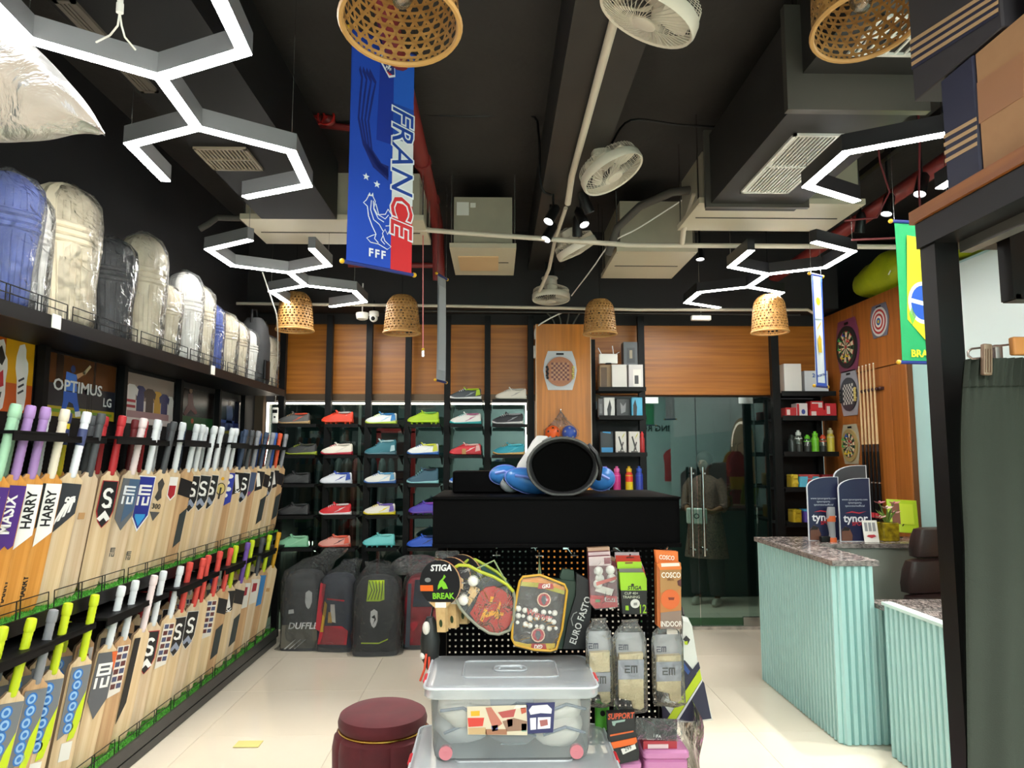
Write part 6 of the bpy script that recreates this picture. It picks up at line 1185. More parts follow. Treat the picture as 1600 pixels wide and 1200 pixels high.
for i in range(4):
    y = 2.56+.05*i; F = (lambda i: lambda u_, v_: z7(u_-i*7, v_-i*27))(i); o = at(*F(700, 450), y)
    t = thing('ball_box', ('lime green and black STIGA box of balls with a 12, front of its hook', 'red topped box right behind the lime green box', 'second red topped box behind the lime green box', 'white topped pack at the back of the lime green box')[i], 'box', o)
    c_ = ('#96c81e', '#c83a24', '#c8402c', '#c8b8bc')[i]
    shape(F, [(590, 300), (800, 300), (820, 350), (822, 450), (600, 450)], y, o, -.04, 0, c_, 'box_top', t); shape(F, [(600, 450), (822, 450), (822, 655), (615, 650)], y, o, -.04, 0, '#1b1c1c', 'box_body', t)
    shape(F, [(568, 205), (775, 205), (778, 262), (570, 265)], y+.02, o, 0, .002, c_, 'hang_tab', t); shape(F, [(580, 265), (775, 262), (800, 300), (590, 300)], y+.012, o, 0, .002, '#6f6a68', 'window', t)
    if i == 0:
        p = at(*z7(715, 430), y-.001)-V(o); text('STIGA', col('#1c2410'), t, frame(p, (1, 0, 0), (0, 0, 1)), size=.018, bold=.03, shear=.2); shape(F, [(700+14*cos(R(a)), 402+10*sin(R(a))) for a in range(0, 360, 40)], y, o, 0, .001, '#1c2410', 'logo', t)
        p = at(*z7(785, 612), y-.001)-V(o); text('12', col('#98c81e'), t, frame(p, (1, 0, 0), (0, 0, 1)), size=.042, bold=.01, sx=.7); shape(F, [(722+40*cos(R(a)), 562+38*sin(R(a))) for a in range(0, 360, 20)], y, o, 0, .002, '#dcdad4', 'ball_print', t); shape(F, [(708, 555), (738, 552), (738, 575), (708, 577)], y, o, .002, .003, '#8a8a86', 'ball_mark', t)
        p = at(*z7(690, 492), y-.001)-V(o); text('CUP 40+\nTRAINING', col('#c8ccb8'), t, frame(p, (1, 0, 0), (0, 0, 1)), size=.013); shape(F, [(640, 580), (665, 580), (668, 620), (640, 618)], y, o, 0, .001, '#98c81e', 'player_print', t)
        shape(F, [(635, 210), (700, 208), (700, 220), (637, 222)], y+.02, o, .002, .003, '#7a2a24', 'tab_slot', t)
for i in range(2):
    y = 2.48+.06*i; F = (lambda i: lambda u_, v_: z7(u_-i*14, v_-i*6))(i); o = at(*F(1020, 480), y)
    t = thing('ball_box', ('tall orange COSCO box with INDOOR lettering and a ball picture', 'tall orange box right behind the COSCO box')[i], 'box', o); om = col('#d8702a', .45)
    shape(F, [(932, 215), (1112, 215), (1116, 778), (940, 778)], y, o, -.05, 0, '#b8763c', 'box_body', t); shape(F, [(900, 215), (932, 215), (940, 778), (905, 740)], y+.012, o, 0, .01, '#b05a20', 'box_side', t)
    shape(F, [(895, 108), (1085, 118), (1090, 215), (905, 218)], y+.012, o, 0, .002, '#d8702a', 'hang_tab', t); shape(F, [(905, 225), (940, 212), (1095, 208), (1114, 250), (1114, 270), (932, 275)], y, o, .0, .003, '#d8762e', 'box_top', t)
    shape(F, [(940, 218), (1095, 214), (1100, 240), (945, 248)], y, o, .003, .004, '#e4d8cc', 'white_slot', t)
    if i == 0:
        shape(F, [(934, 275), (1113, 272), (1114, 440), (936, 470)], y, o, 0, .001, '#a87c48', 'tan_print', t); shape(F, [(938, 640), (1114, 620), (1116, 778), (940, 778)], y, o, 0, .001, '#8a7468', 'brown_print', t)
        shape(F, [(1020+80*cos(R(a)), 525+85*sin(R(a))) for a in range(0, 360, 20)], y, o, .001, .003, '#d0622a', 'ball_print', t); shape(F, [(1112, 350), (1114, 420), (1085, 405), (1080, 370)], y, o, .001, .002, '#4a1a1a', 'ball_print', t); shape(F, [(1000, 508), (1055, 508), (1050, 530), (1008, 530)], y, o, .003, .004, '#7a3018', 'ball_mark', t)
        for s_, u_, v_, sz, fc in (('COSCO', 1028, 322, .030, '#ece4d8'), ('INDOOR', 1030, 738, .029, '#e4dcd4'), ('COSCO', 992, 172, .024, '#ece4d8'), ('DELTA', 1025, 358, .012, '#7a4a2a')):
            p = at(*z7(u_, v_), y-.0045 if v_ > 200 else y+.009)-V(o); text(s_, col(fc), t, frame(p, (1, 0, -.08 if v_ == 172 else 0), (0, 0, 1)), size=sz*.86, bold=.02, sx=.74)
# sock packs
sock = mat('sock_cream', '#d3c29c', .9, bump=(200, .4)); cardm = col('#9496a0', .5)
for i, (x0, x1, y0, y1, lab) in enumerate(((75, 270, 175, 730, 'left of three cream sock packs under the pegboard items'), (288, 525, 185, 775, 'middle of three cream sock packs under the lime green box'), (575, 805, 200, 720, 'right of three cream sock packs under the orange box'))):
    y = 2.50; F = z8; o = at(*F((x0+x1)/2, (y0+y1)/2), y); t = thing('sock_pack', lab, 'socks', o, group='cream sock packs on the gondola'); W2 = x1-x0
    shape(F, [(x0, y0), (x1-10, y0-5), (x1, y0+180), (x0+20, y0+180)], y+.02, o, 0, .002, '#a6a6aa', 'header_card', t)
    m_ = W2*.14; sx0, sx1 = x0+m_, x1-m_*.7
    b = B(); b.X = frame((0, y-o[1]+.01, 0), (1, 0, 0), (0, 0, 1)); pts = P2(F, [(sx0, y0+160), (sx1, y0+150), (sx1+5, y1-70), (sx1+8, y1-30), (sx1-20, y1-12), (sx0+W2*.45, y1-25), (sx0+W2*.40, y1-80), (sx0, y1-100)], y, o); b.prism(pts, -.012, .012); b.obj('sock', sock, t, sharp=0)
    b = B(); b.X = frame((0, y-o[1]+.01, 0), (1, 0, 0), (0, 0, 1)); b.prism(P2(F, [(sx0, y0+160), (sx1, y0+150), (sx1, y0+185), (sx0, y0+195)], y, o), .010, .016); b.obj('sock_cuff', sock, t, sharp=0)
    shape(F, [(sx0-6, y0+205 if i else y0+310), (sx1+6, y0+200 if i else y0+305), (sx1+6, y0+345 if i else y0+450), (sx0-6, y0+350 if i else y0+455)], y-.003, o, 0, .003, '#9698a4', 'band_card', t)
    p = at(*F((sx0+sx1)/2, y0+(275 if i else 365)), y-.0075)-V(o); text('EM', col('#2a2a2c'), t, frame(p, (1, 0, 0), (0, 0, 1)), size=.034, bold=.02); p = at(*F(x0+W2*.28, y0+110), y+.0165)-V(o); text('EM', col('#3a3c50'), t, frame(p, (1, 0, 0), (0, 0, 1)), size=.026, bold=.02)
    w3 = abs(at(*F(x1, y0), y).x-at(*F(x0, y0), y).x); h3 = abs(at(*F(x0, y0-90), y).z-at(*F(x0, y1), y).z)
    b = B(); b.loft([sring((0, 0, z), w3/2*s*1.05, .026*s2, 30, 3) for z, s, s2 in ((-h3*.44, .98, .3), (-h3*.42, 1, 1), (0, .98, 1.05), (h3*.36, 1.0, .8), (h3*.46, .8, .8), (h3*.54, .5, .9), (h3*.58, .55, .3))]); me = b.mesh('sock_bag', clear('pouch_film'), 0); me.shade_smooth(); wob(me, .006, 30, i*4); inst('sock_bag', me, t)
# big white, navy and lime cover at the right end
o = at(1085, 1050, 2.72); t = thing('gear_cover', 'white, navy and lime triangular gear cover hanging at the right end of the gondola', 'gear cover', o); F = z8
def puffed(pts, y, d, m, nm):
    pp = P2(F, pts, y, o); cx = sum(p[0] for p in pp)/len(pp); cz = sum(p[1] for p in pp)/len(pp); b = B()
    sc_ = lambda k, yy: [V((cx+(x-cx)*k, y-o[1]+yy, cz+(z-cz)*k)) for x, z in pp]
    b.loft([sc_(.9, d), sc_(1, d*.5), sc_(1, -d*.5), sc_(.93, -d)]); return b.obj(nm, m, t)
puffed([(790, 60), (835, 70), (865, 130), (905, 385), (960, 600), (1020, 835), (860, 850), (660, 850), (640, 700), (780, 400)], 2.72, .02, col('#d9dbd6', .5), 'cover_body')
shape(F, [(795, 400), (815, 390), (960, 560), (1015, 828), (860, 848), (740, 838)], 2.699, o, 0, .002, '#25253e', 'navy_panel', t); shape(F, [(640, 700), (740, 840), (720, 850), (650, 845)], 2.699, o, 0, .002, '#25253e', 'navy_panel', t)
shape(F, [(918, 400), (930, 450), (780, 640), (720, 700), (700, 690)], 2.699, o, .002, .003, '#25253e', 'navy_stripe', t); shape(F, [(926, 455), (942, 530), (745, 835), (680, 835)], 2.699, o, .002, .004, '#b4c81c', 'lime_band', t); shape(F, [(942, 535), (945, 550), (770, 835), (750, 835)], 2.699, o, .002, .004, '#cfd0d4', 'grey_stripe', t)
shape(F, [(790, 400), (810, 410), (855, 475), (840, 500), (790, 435)], 2.699, o, .002, .003, '#2a4a8c', 'blue_stripe', t); shape(F, [(800, 235), (825, 205), (855, 235), (835, 275), (815, 245)], 2.699, o, .002, .003, '#2a2a30', 'logo_print', t); shape(F, [(808, 250), (835, 245), (835, 275), (815, 272)], 2.699, o, .003, .004, '#b4c81c', 'logo_print', t)
B().tube([at(1068, 962, 2.73)-V(o), at(1066, 950, 2.8)-V(o), V((GX1-.02-o[0], 2.96-o[1], at(1066, 948, 2.9).z-o[2]))], .004, 6).obj('hang_loop', blacks, t)
# black and orange sleeve pack, foil pack, pink boxes
o = at(*z8(350, 970), 2.46); t = thing('sleeve_pack', 'black support sleeve pack with an orange band and price sticker', 'support sleeve', o); y = 2.46
shape(z8, [(235, 790), (440, 780), (445, 900), (475, 1080), (470, 1140), (330, 1170), (285, 1120), (245, 1000)], y, o, -.03, 0, '#17171a', 'sleeve_body', t); shape(z8, [(255, 950), (430, 918), (432, 928), (256, 962)], y, o, 0, .002, '#c85a24', 'orange_stripe', t); shape(z8, [(262, 1008), (450, 968), (458, 1000), (440, 1018), (280, 1052)], y, o, 0, .003, '#d8601c', 'orange_band', t)
shape(z8, [(335, 1055), (440, 1018), (450, 1050), (350, 1095)], y, o, .003, .005, '#d4d2ce', 'price_sticker', t); shape(z8, [(268, 850), (370, 835), (365, 850), (300, 862), (290, 885), (275, 880)], y, o, 0, .001, '#8aa098', 'print', t)
p = at(*z8(390, 1055), y-.006)-V(o); text('299', col('#2a2a2c'), t, frame(p, (1, 0, .35), (0, 0, 1)), size=.017); p = at(*z8(335, 812), y-.002)-V(o); text('SUPPORT', col('#c9502c'), t, frame(p, (1, 0, .05), (0, 0, 1)), size=.026, bold=.02, shear=.2, sx=.8)
tag(B().cyl(at(*z8(330, 790), 2.47), at(*z8(330, 790), 2.47)+V((0, .5, .0)), .003, n=6).obj('display_hook', chrome), 'chrome hook holding the black and orange sleeve', 'hook')
o = at(*z8(620, 910), 2.52); t = thing('foil_pack', 'black foil packet in a clear sleeve above the pink boxes', 'packet', o); shape(z8, [(450, 830), (760, 845), (755, 985), (450, 975)], 2.52, o, -.015, .0, '#1d1e20', 'packet_body', t, .25); shape(z8, [(445, 820), (805, 835), (795, 1000), (450, 985)], 2.515, o, .0, .001, '', 'clear_sleeve', t, m=filmc)
p = at(*z8(610, 962), 2.512)-V(o); text('i IFA', col('#d8d8d8'), t, frame(p, (1, 0, -.1), (0, 0, 1)), size=.014)
tag(B().cyl(at(*z8(600, 835), 2.53), at(*z8(600, 835), 2.53)+V((0, .44, 0)), .003, n=6).obj('display_hook', chrome), 'chrome hook behind the black foil packet', 'hook')
pk = mat('pink_box', '#c67fae', .45)
for i, (u0, u1, v0, lab) in enumerate(((505, 855, 1075, 'larger pink plastic box at the bottom right of the gondola'), (330, 495, 1160, 'smaller pink plastic box beside the stacked tubs'))):
    y = 2.50; a = at(*z8(u0, v0), y); c = at(*z8(u1, v0), y); z = .422; t = thing('pink_box', lab, 'box', ((a.x+c.x)/2, y+.10, z)); hh_ = a.z-z
    B().rbox((0, 0, hh_*.42), (c.x-a.x-.01, .19, hh_*.84), .015).obj('box_body', pk, t); B().rbox((0, 0, hh_*.92), (c.x-a.x, .20, hh_*.16), .018).obj('box_lid', pk, t)
    if i == 0:
        b = B(); b.X = T(-.02, -.03, hh_+.001) @ RX(6); b.b2((-.055, -.05, 0), (.06, .04, .03)); b.obj('red_packet', col('#a8303c', .4), t); b = B(); b.X = T(-.02, -.03, hh_+.001) @ RX(6); b.b2((-.04, -.052, .006), (.03, -.05, .02)); b.b2((-.04, -.04, .03), (.02, .02, .0312)); b.obj('packet_label', col('#d8c0c4'), t)
q = at(*z8(195, 800), 2.6); t = thing('green_toy', 'bright green plastic piece hanging beside the tub clip', 'plastic item', q); B().rbox((0, 0, 0), (.05, .03, .10), .012).obj('green_body', col('#4ca028', .4), t); B().cyl((0, -.016, .01), (0, -.02, .01), .009).obj('dark_hole', blacks, t); B().cyl((0, 0, .05), (0, .36, .05), .003).obj('display_hook', chrome, t)
# gear at the left end
q = at(672, 1000, 2.62); t = thing('knee_guard', 'black and white guard with orange cords at the left end of the gondola', 'protective gear', q)
b = B(); b.loft([sring((0, 0, z), .035*s, .03*s, 16) for z, s in ((-.10, .3), (-.06, .9), (0, 1), (.05, .8), (.08, .4))]); b.obj('guard_body', col('#1a1c1c'), t); b = B(); b.ball((-.012, -.018, .045), .018, 12, 8, sc=(.8, 1, 1.3)); b.ball((-.022, -.014, -.05), .013, 12, 8); b.obj('white_pad', col('#d8d4cc'), t)
b = B(); b.tube([(-.01, -.03, -.04), (-.015, -.035, -.09), (-.03, -.035, -.13)], .004, 6).tube([(-.0, -.03, -.05), (.0, -.035, -.10)], .004, 6); b.obj('orange_cord', col('#d8482c'), t)
B().tube([(0, 0, .07), (0, .1, .09), (.03, .36, .09)], .004).obj('hang_strap', blacks, t)
b = B(); b.grid(lambda a, c: (.70-.0+.04*a+.01*sin(9*c), 2.5+.45*a, .42+.30*c), 4, 10); tag(b.obj('clear_sheet', filmc, sharp=0), 'clear plastic hanging sheet at the lower right end of the gondola', 'plastic sheet')
# things on top of the gondola
ZG = 1.453
tag(B().rbox((.02, 3.12, ZG+.045), (.40, .22, .09), .01).obj('black_case', bk), 'low black case on top of the gondola behind the blue guards', 'case')
t = thing('duffle_bag', 'black cylindrical duffle bag lying open end forward on the gondola', 'bag', (.262, 2.78, ZG+.112), rz=R(-3)); dm = mat('duffle_nylon', '#2a2a2c', .5, bump=(150, .25))
def dr(r, y, sq=1): return [V((r*1.2*cos(2*pi*i/40)*(1+.03*sin(5*2*pi*i/40)), y, max(-.108, r*sin(2*pi*i/40)*.98))) for i in range(40)]
b = B(); b.loft([dr(.100, .02), dr(.108, -.005), dr(.114, .0), dr(.117, .05), dr(.117, .30), dr(.108, .36), dr(.07, .39)], cap=(0, 1)); b.obj('bag_body', dm, t)
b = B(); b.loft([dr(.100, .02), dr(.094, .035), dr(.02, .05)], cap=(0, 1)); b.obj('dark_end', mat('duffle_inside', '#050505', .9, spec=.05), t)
b = B(); b.tube([V((.114*1.19*cos(2*pi*i/40), -.006, max(-.108, .112*sin(2*pi*i/40)))) for i in range(40)], .0055, 6, closed=True); b.obj('rim_piping', mat('grey_piping', '#4c4c4a', .6), t)
b = B(); b.tube([(.10, .0, .085), (.13, -.012, .05), (.145, -.01, .0), (.140, .02, -.05)], [.010]*4, 8); b.obj('webbing_strap', blacks, t); b = B(); b.X = T(-.06, .03, .105) @ RY(-28); b.rbox((0, 0, 0), (.04, .05, .012), .004); b.obj('grey_tab', mat('grey_tab', '#7a7a78', .6), t); b = B(); b.tube([(-.118, .02, .045), (-.10, .0, .075), (-.08, .0, .09)], .004, 6); b.obj('zip_pull', mat('grey_tab', '#7a7a78', .6), t)
q = at(820, 735, 2.95); t = thing('carrier_bag', 'white carrier bag with yellow marks standing left of the duffle bag', 'carrier bag', (q.x+.03, 3.06, ZG))
b = B(); b.loft([sring((.0+.05*z, 0, z*.24), .085*s, .045*s2, 26, 2.6) for z, s, s2 in ((0, 1, 1), (.2, 1.05, 1.1), (.5, .9, .95), (.75, .65, .7), (.92, .42, .4), (1, .25, .2))], cap=(1, 0)); me = b.mesh('bag_film', mat('white_poly', '#d9d8d4', .45, bump=(20, .4)), 0); me.shade_smooth(); wob(me, .010, 14, 3); inst('bag_film', me, t)
for x, z, rr in ((.055, .12, .02), (.02, .05, .024)): b = B(); b.X = frame((x, -.052, z), (1, 0, 0), (0, 0, 1)); b.prism(ell(0, 0, rr, rr*.7, 14), 0, .003); b.obj('yellow_mark', col('#c8a828'), t)
t = thing('lettered_ball', 'white ball with dark lettering between the blue guards and the white bag', 'ball', (q.x-.055, 3.0, ZG+.052)); B().ball((0, 0, 0), .052, 20, 14).obj('ball_body', col('#c8ccd0', .4), t); text('OLA', blacks, t, frame((-.0, -.053, .01), (1, 0, .2), (0, 0, 1)), size=.035, bold=.03)
bl = mat('blue_gloss_plastic', '#3d7cc4', .25)
for px, py, y, rx, rz_, lab, tl_ in ((788, 742, 3.0, .062, .045, 'small blue plastic guard at the left on the gondola top', 4), (826, 752, 2.93, .10, .055, 'large blue plastic guard in front of the white bag', -14), (938, 748, 3.0, .06, .055, 'blue plastic guard poking out right of the duffle bag', 0)):
    p = at(px, py, y); t = thing('blue_guard', lab, 'plastic guard', X=T(p.x, y, max(ZG+rz_*.75, p.z)) @ RY(-tl_)); b = B(); b.ball((0, 0, 0), 1, 24, 14, sc=(rx, .04, rz_*.9)); b.obj('guard_shell', bl, t)
    b = B(); b.tube([(rx*.98*cos(2*pi*i/30), -.004, rz_*.88*sin(2*pi*i/30)) for i in range(30)], .004, 6, closed=True); b.obj('guard_rim', col('#6a7ad0', .3), t); b = B(); b.X = T(0, -.02, 0); b.tube([(-rx*.6, -.012, .01), (0, -.022, .016), (rx*.5, -.016, .0)], .007, 6); b.obj('guard_ridge', col('#7a90dc', .3), t)
# ================================================================ stacked clear tubs
redc = mat('red_clip', '#cc2230', .35)
def tub_(x0, x1, y0, y1, z0, z1, label, decal=False):
    t = thing('storage_tub', label, 'storage tub', ((x0+x1)/2, (y0+y1)/2, z0)); w_, d_, h = x1-x0, y1-y0, z1-z0
    b = B(); n_ = 5
    def rr(w2, d2, z, r=.035):
        o_ = []
        for cx, cy, a0 in ((1, 1, 0), (-1, 1, 90), (-1, -1, 180), (1, -1, 270)):
            for j in range(n_+1): a = R(a0+90*j/n_); o_.append(V((cx*(w2/2-r)+r*cos(a), cy*(d2/2-r)+r*sin(a), z)))
        return o_
    b.loft([rr(w_*.90, d_*.86, .004), rr(w_*.92, d_*.88, .03), rr(w_*.95, d_*.93, h-.04)], cap=(1, 0)); b.obj('tub_wall', tub, t)
    b = B(); b.loft([rr(w_*1.0, d_*1.0, h-.042), rr(w_*1.02, d_*1.02, h-.036), rr(w_*1.02, d_*1.02, h-.014), rr(w_*.99, d_*.98, h-.006), rr(w_*.97, d_*.95, h-.003)], cap=(0, 1)); b.obj('lid', tublid, t)
    b = B()
    for k, (a_, c_) in enumerate(((.58, .52), (.20, .16))):
        b.tube([(p.x, p.y, h-.001+.002*k) for p in rr(w_*a_, d_*c_, 0, .02)], .0035, 6, closed=True)
    b.tube([(-w_*.07, 0, h), (-w_*.06, 0, h+.008), (w_*.06, 0, h+.008), (w_*.07, 0, h)], .005, 6); b.obj('lid_ribs', tublid, t); b = B(); b.tube([(p.x, p.y, h-.010) for p in rr(w_*1.02, d_*1.02, 0)], .004, 6, closed=True); b.obj('lid_rim', mat('tub_rim', '#cdd3d8', .3), t)
    for sx in (-1, 1): b = B(); b.X = T(sx*w_*.505, -.06, h-.03) @ RY(sx*18); b.rbox((0, 0, 0), (.012, .075, .05), .005); b.obj('clip', redc, t)
    for sx in (-1, 1): b = B(); b.cyl((sx*w_*.38, -d_*.44-.004, .022), (sx*w_*.38, -d_*.44+.012, .022), .021, n=18); b.cyl((sx*w_*.38, -d_*.44-.006, .022), (sx*w_*.38, -d_*.44-.002, .022), .005, n=8); b.obj('wheel', mat('wheel_pink', '#c4747e', .4), t)
    if decal:
        y = y0+.012; o = t.location
        shape(zt, [(285, 590), (820, 575), (822, 845), (290, 838)], y, o, .004, .0055, '#c9bda6', 'sticker', t); shape(zt, [(812, 560), (1068, 550), (1052, 818), (826, 830)], y, o, .004, .0065, '#26285a', 'blue_sticker', t)
        for pts, c_ in (([(290, 690), (438, 688), (425, 762), (298, 770)], '#c43a30'), ([(318, 630), (398, 626), (398, 670), (320, 674)], '#e0a020'), ([(450, 600), (500, 595), (560, 680), (600, 740), (520, 800), (490, 720)], '#b06a5a'), ([(560, 640), (720, 610), (700, 680), (600, 690)], '#a84a48'), ([(600, 720), (700, 690), (820, 720), (815, 800), (640, 810)], '#8a6a58'), ([(640, 700), (690, 700), (690, 760), (650, 770)], '#c03a3a'), ([(770, 740), (815, 740), (815, 810), (770, 810)], '#7aa08c'), ([(760, 600), (810, 595), (812, 640), (770, 655)], '#b0503a'), ([(295, 780), (450, 775), (460, 835), (298, 836)], '#b89a70'), ([(500, 760), (560, 750), (560, 800), (510, 810)], '#5a5a90'), ([(720, 575), (822, 575), (822, 600), (700, 610)], '#dcd6c8'), ([(450, 790), (640, 790), (640, 838), (450, 838)], '#9a6a50')): shape(zt, pts, y, o, .0055, .0065, c_, 'sticker_print', t)
        for pts in ([(865, 580), (1000, 570), (1040, 610), (1035, 650), (940, 645), (850, 660), (835, 620)], [(845, 690), (900, 686), (900, 790), (850, 795)], [(915, 684), (1030, 680), (1025, 780), (912, 788)]): shape(zt, pts, y, o, .0065, .0075, '#d8d6dc', 'sticker_print', t)
        shape(zt, [(930, 710), (1000, 700), (1005, 750), (940, 765)], y, o, .0075, .0082, '#9a5a58', 'sticker_print', t)
    return t
def stuffing(x0, x1, y0, y1, z0, z1, seed, cols, label):
    r3 = random.Random(seed)
    for k, c_ in enumerate(cols):
        cx = x0+(x1-x0)*((k % 3)+.5)/3+r3.uniform(-.01, .01); cz = z0+.03+(k//3)*(z1-z0)*.36; X = T(cx, (y0+y1)/2+r3.uniform(-.02, .02), cz+.02) @ RZ(r3.uniform(-20, 20)) @ RY(r3.uniform(-12, 12))
        t = thing('wrapped_garment', label % ORD[k].replace('nearest', 'first'), 'packed clothing', X=X, group='wrapped garments inside the %s tub' % ('upper' if seed == 1 else 'lower'))
        me = B().ball((0, 0, 0), 1, 24, 14, sc=((x1-x0)*.2, (y1-y0)*.40, .056)).mesh('garment', col(c_, .7), 0); me.shade_smooth(); wob(me, .014, 18, k); inst('garment', me, t)
        b = B(); b.tube([(-.07, -.105, .01), (0, -.118, .03), (.07, -.105, .0)], .005, 6); b.obj('trim', col('#5a6a80'), t)
tub_(-.215, .318, 2.28, 2.63, .672, .900, 'upper clear storage tub with a picture sticker and red clips', True)
stuffing(-.18, .28, 2.31, 2.60, .68, .85, 1, ['#b9bcc0', '#6f747a', '#c8c4bc', '#d6d2c8', '#a9b2bc', '#c9c6c0'], '%s wrapped garment inside the upper clear tub')
tub_(-.255, .375, 2.20, 2.62, .40, .668, 'lower, wider clear storage tub under the upper one')
tub_(-.255, .375, 2.20, 2.62, .004, .396, 'bottom storage tub of the stack, mostly below the picture')
# ================================================================ burgundy stool
vel = mat('burgundy_velvet', '#5a131d', .8, noise=(12, .6, '#470f18'), sheen=.08)
so = thing('velvet_stool', 'round burgundy velvet stool with a gold band', 'stool', (-.50, 3.33, 0)); rS = .195
b = B(); n_ = 120
fl_ = lambda a: .975+.05*sqrt(abs(sin(a*5)))
b.loft([[V((rS*s*fl_(2*pi*i/n_)*cos(2*pi*i/n_), rS*s*fl_(2*pi*i/n_)*sin(2*pi*i/n_), z)) for i in range(n_)] for z, s in ((.012, .93), (.02, 1.0), (.2, 1.08), (.34, 1.10), (.385, 1.06), (.40, .97), (.402, .9))]); b.obj('channelled_body', vel, so)
B().lathe([(rS*.96, .395), (rS*1.0, .405), (rS*1.0, .41), (rS*.96, .415)], 60).obj('gold_band', mat('gold', '#c09a4c', .25, 1), so)
B().lathe([(rS*.95, .408), (rS*1.0, .42), (rS*1.01, .44), (rS*.97, .465), (rS*.85, .478), (rS*.4, .482), (.002, .483)], 60).obj('seat_cushion', vel, so); B().lathe([(rS*.9, 0), (rS*.9, .014)], 40).obj('base_ring', blacks, so)
pa = B().box((-1.38, 4.2, .004), (.14, .09, .003)).obj('paper_scrap', col('#cfc37a', .8)); tag(pa, 'small yellow paper scrap on the floor by the bat rack', 'paper')
# ================================================================ reception counter
gr = mat('speckled_granite', '#8d8480', .18, noise=(38, 1, '#2e2a2c'), bump=None)
nt = gr.node_tree                                              # veined granite: second, pinkish layer
_n1 = nt.nodes.new('ShaderNodeTexNoise'); _n1.inputs['Scale'].default_value = 22; _n1.inputs['Distortion'].default_value = 2.5; _n1.inputs['Detail'].default_value = 6
_r = nt.nodes.new('ShaderNodeMapRange'); _r.inputs[1].default_value = .5; _r.inputs[2].default_value = .6
_mx = nt.nodes.new('ShaderNodeMix'); _mx.data_type = 'RGBA'; _mx.inputs[7].default_value = (*hx('#b9aca6'), 1)
_old = [n for n in nt.nodes if n.bl_idname == 'ShaderNodeMix' and n != _mx][0]
nt.links.new(_old.outputs[2], _mx.inputs[6]); nt.links.new(_n1.outputs['Fac'], _r.inputs[0]); nt.links.new(_r.outputs[0], _mx.inputs[0]); nt.links.new(_mx.outputs[2], nt.nodes['Principled BSDF'].inputs['Base Color'])
slatm = mat('aqua_slat_paint', '#add6d4', .45)
ct = thing('reception_counter', 'aqua fluted reception counter with a speckled granite top', 'counter', (0, 0, 0))
CX, CY0, CY1, CZ = 1.955, 4.12, 5.10, .985
B().b2((CX, CY0, .0), (2.165, CY1+.2, CZ)).b2((2.165, 4.92, 0), (3.18, CY1+.2, CZ)).obj('carcass', mat('counter_carcass', '#8abcb8', .5), ct, sharp=0)
B().b2((2.17, 4.905, .3), (3.18, 4.92, CZ)).obj('inner_panel', mat('grey_inner', '#8f938a', .5), ct, sharp=0)
me = B().b2((-.016, -.0155, .006), (0, .0155, CZ-.004)).mesh('slat', slatm, 0); sp = (CY1+.2-CY0)/28
def slat_mesh(hh_, w_): 
    return B().loft([[V((0, -w_/2, z)), V((-.018, -w_*.36, z)), V((-.022, -w_*.30, z)), V((-.022, w_*.30, z)), V((-.018, w_*.36, z)), V((0, w_/2, z))] for z in (.006, hh_)]).mesh('slat', slatm, 0)
me = slat_mesh(CZ-.003, .030)
for k in range(28): inst('slat', me, ct, T(CX, CY0+sp*(k+.5), 0))
mf = slat_mesh(CZ-.003, .036)
for k in range(5): inst('slat', mf, ct, T(CX+.022+.042*k, CY0, 0) @ RZ(90))
ml = slat_mesh(.745, .036)
for k in range(3): inst('slat', ml, ct, T(CX+.022+.042*(k+5), CY0, 0) @ RZ(90))
B().b2((2.167, 4.12, .0), (2.30, 4.30, .745)).obj('low_carcass', _M['counter_carcass'], ct, sharp=0)
b = B(); b.prism([(1.92, 4.085), (2.19, 4.085), (2.19, 4.88), (3.18, 4.88), (3.18, 5.32), (1.92, 5.32)], CZ, CZ+.03); b.obj('granite_top', gr, ct, sharp=0)
dsk = thing('reception_desk', 'lower aqua fluted desk panel in front of the counter, beside the black rack', 'desk', (0, 0, 0))
B().b2((2.155, 2.2, .0), (2.175, 3.96, .80)).obj('side_board', _M['counter_carcass'], dsk, sharp=0)
B().b2((2.125, 2.2, .795), (2.18, 3.965, .812)).obj('white_edge', mat('pale_edge', '#c9e2dc', .4), dsk, sharp=0)
md = slat_mesh(.794, .036)
for k in range(36): inst('slat', md, dsk, T(2.155, 3.94-.048*k, 0))
B().b2((2.176, 2.2, .735), (2.75, 3.97, .76)).b2((2.17, 3.97, .748), (2.75, 4.22, .773)).obj('granite_top', gr, dsk, sharp=0)
B().b2((2.72, 2.2, 0), (2.74, 3.9, .735)).obj('rear_board', _M['counter_carcass'], dsk, sharp=0)
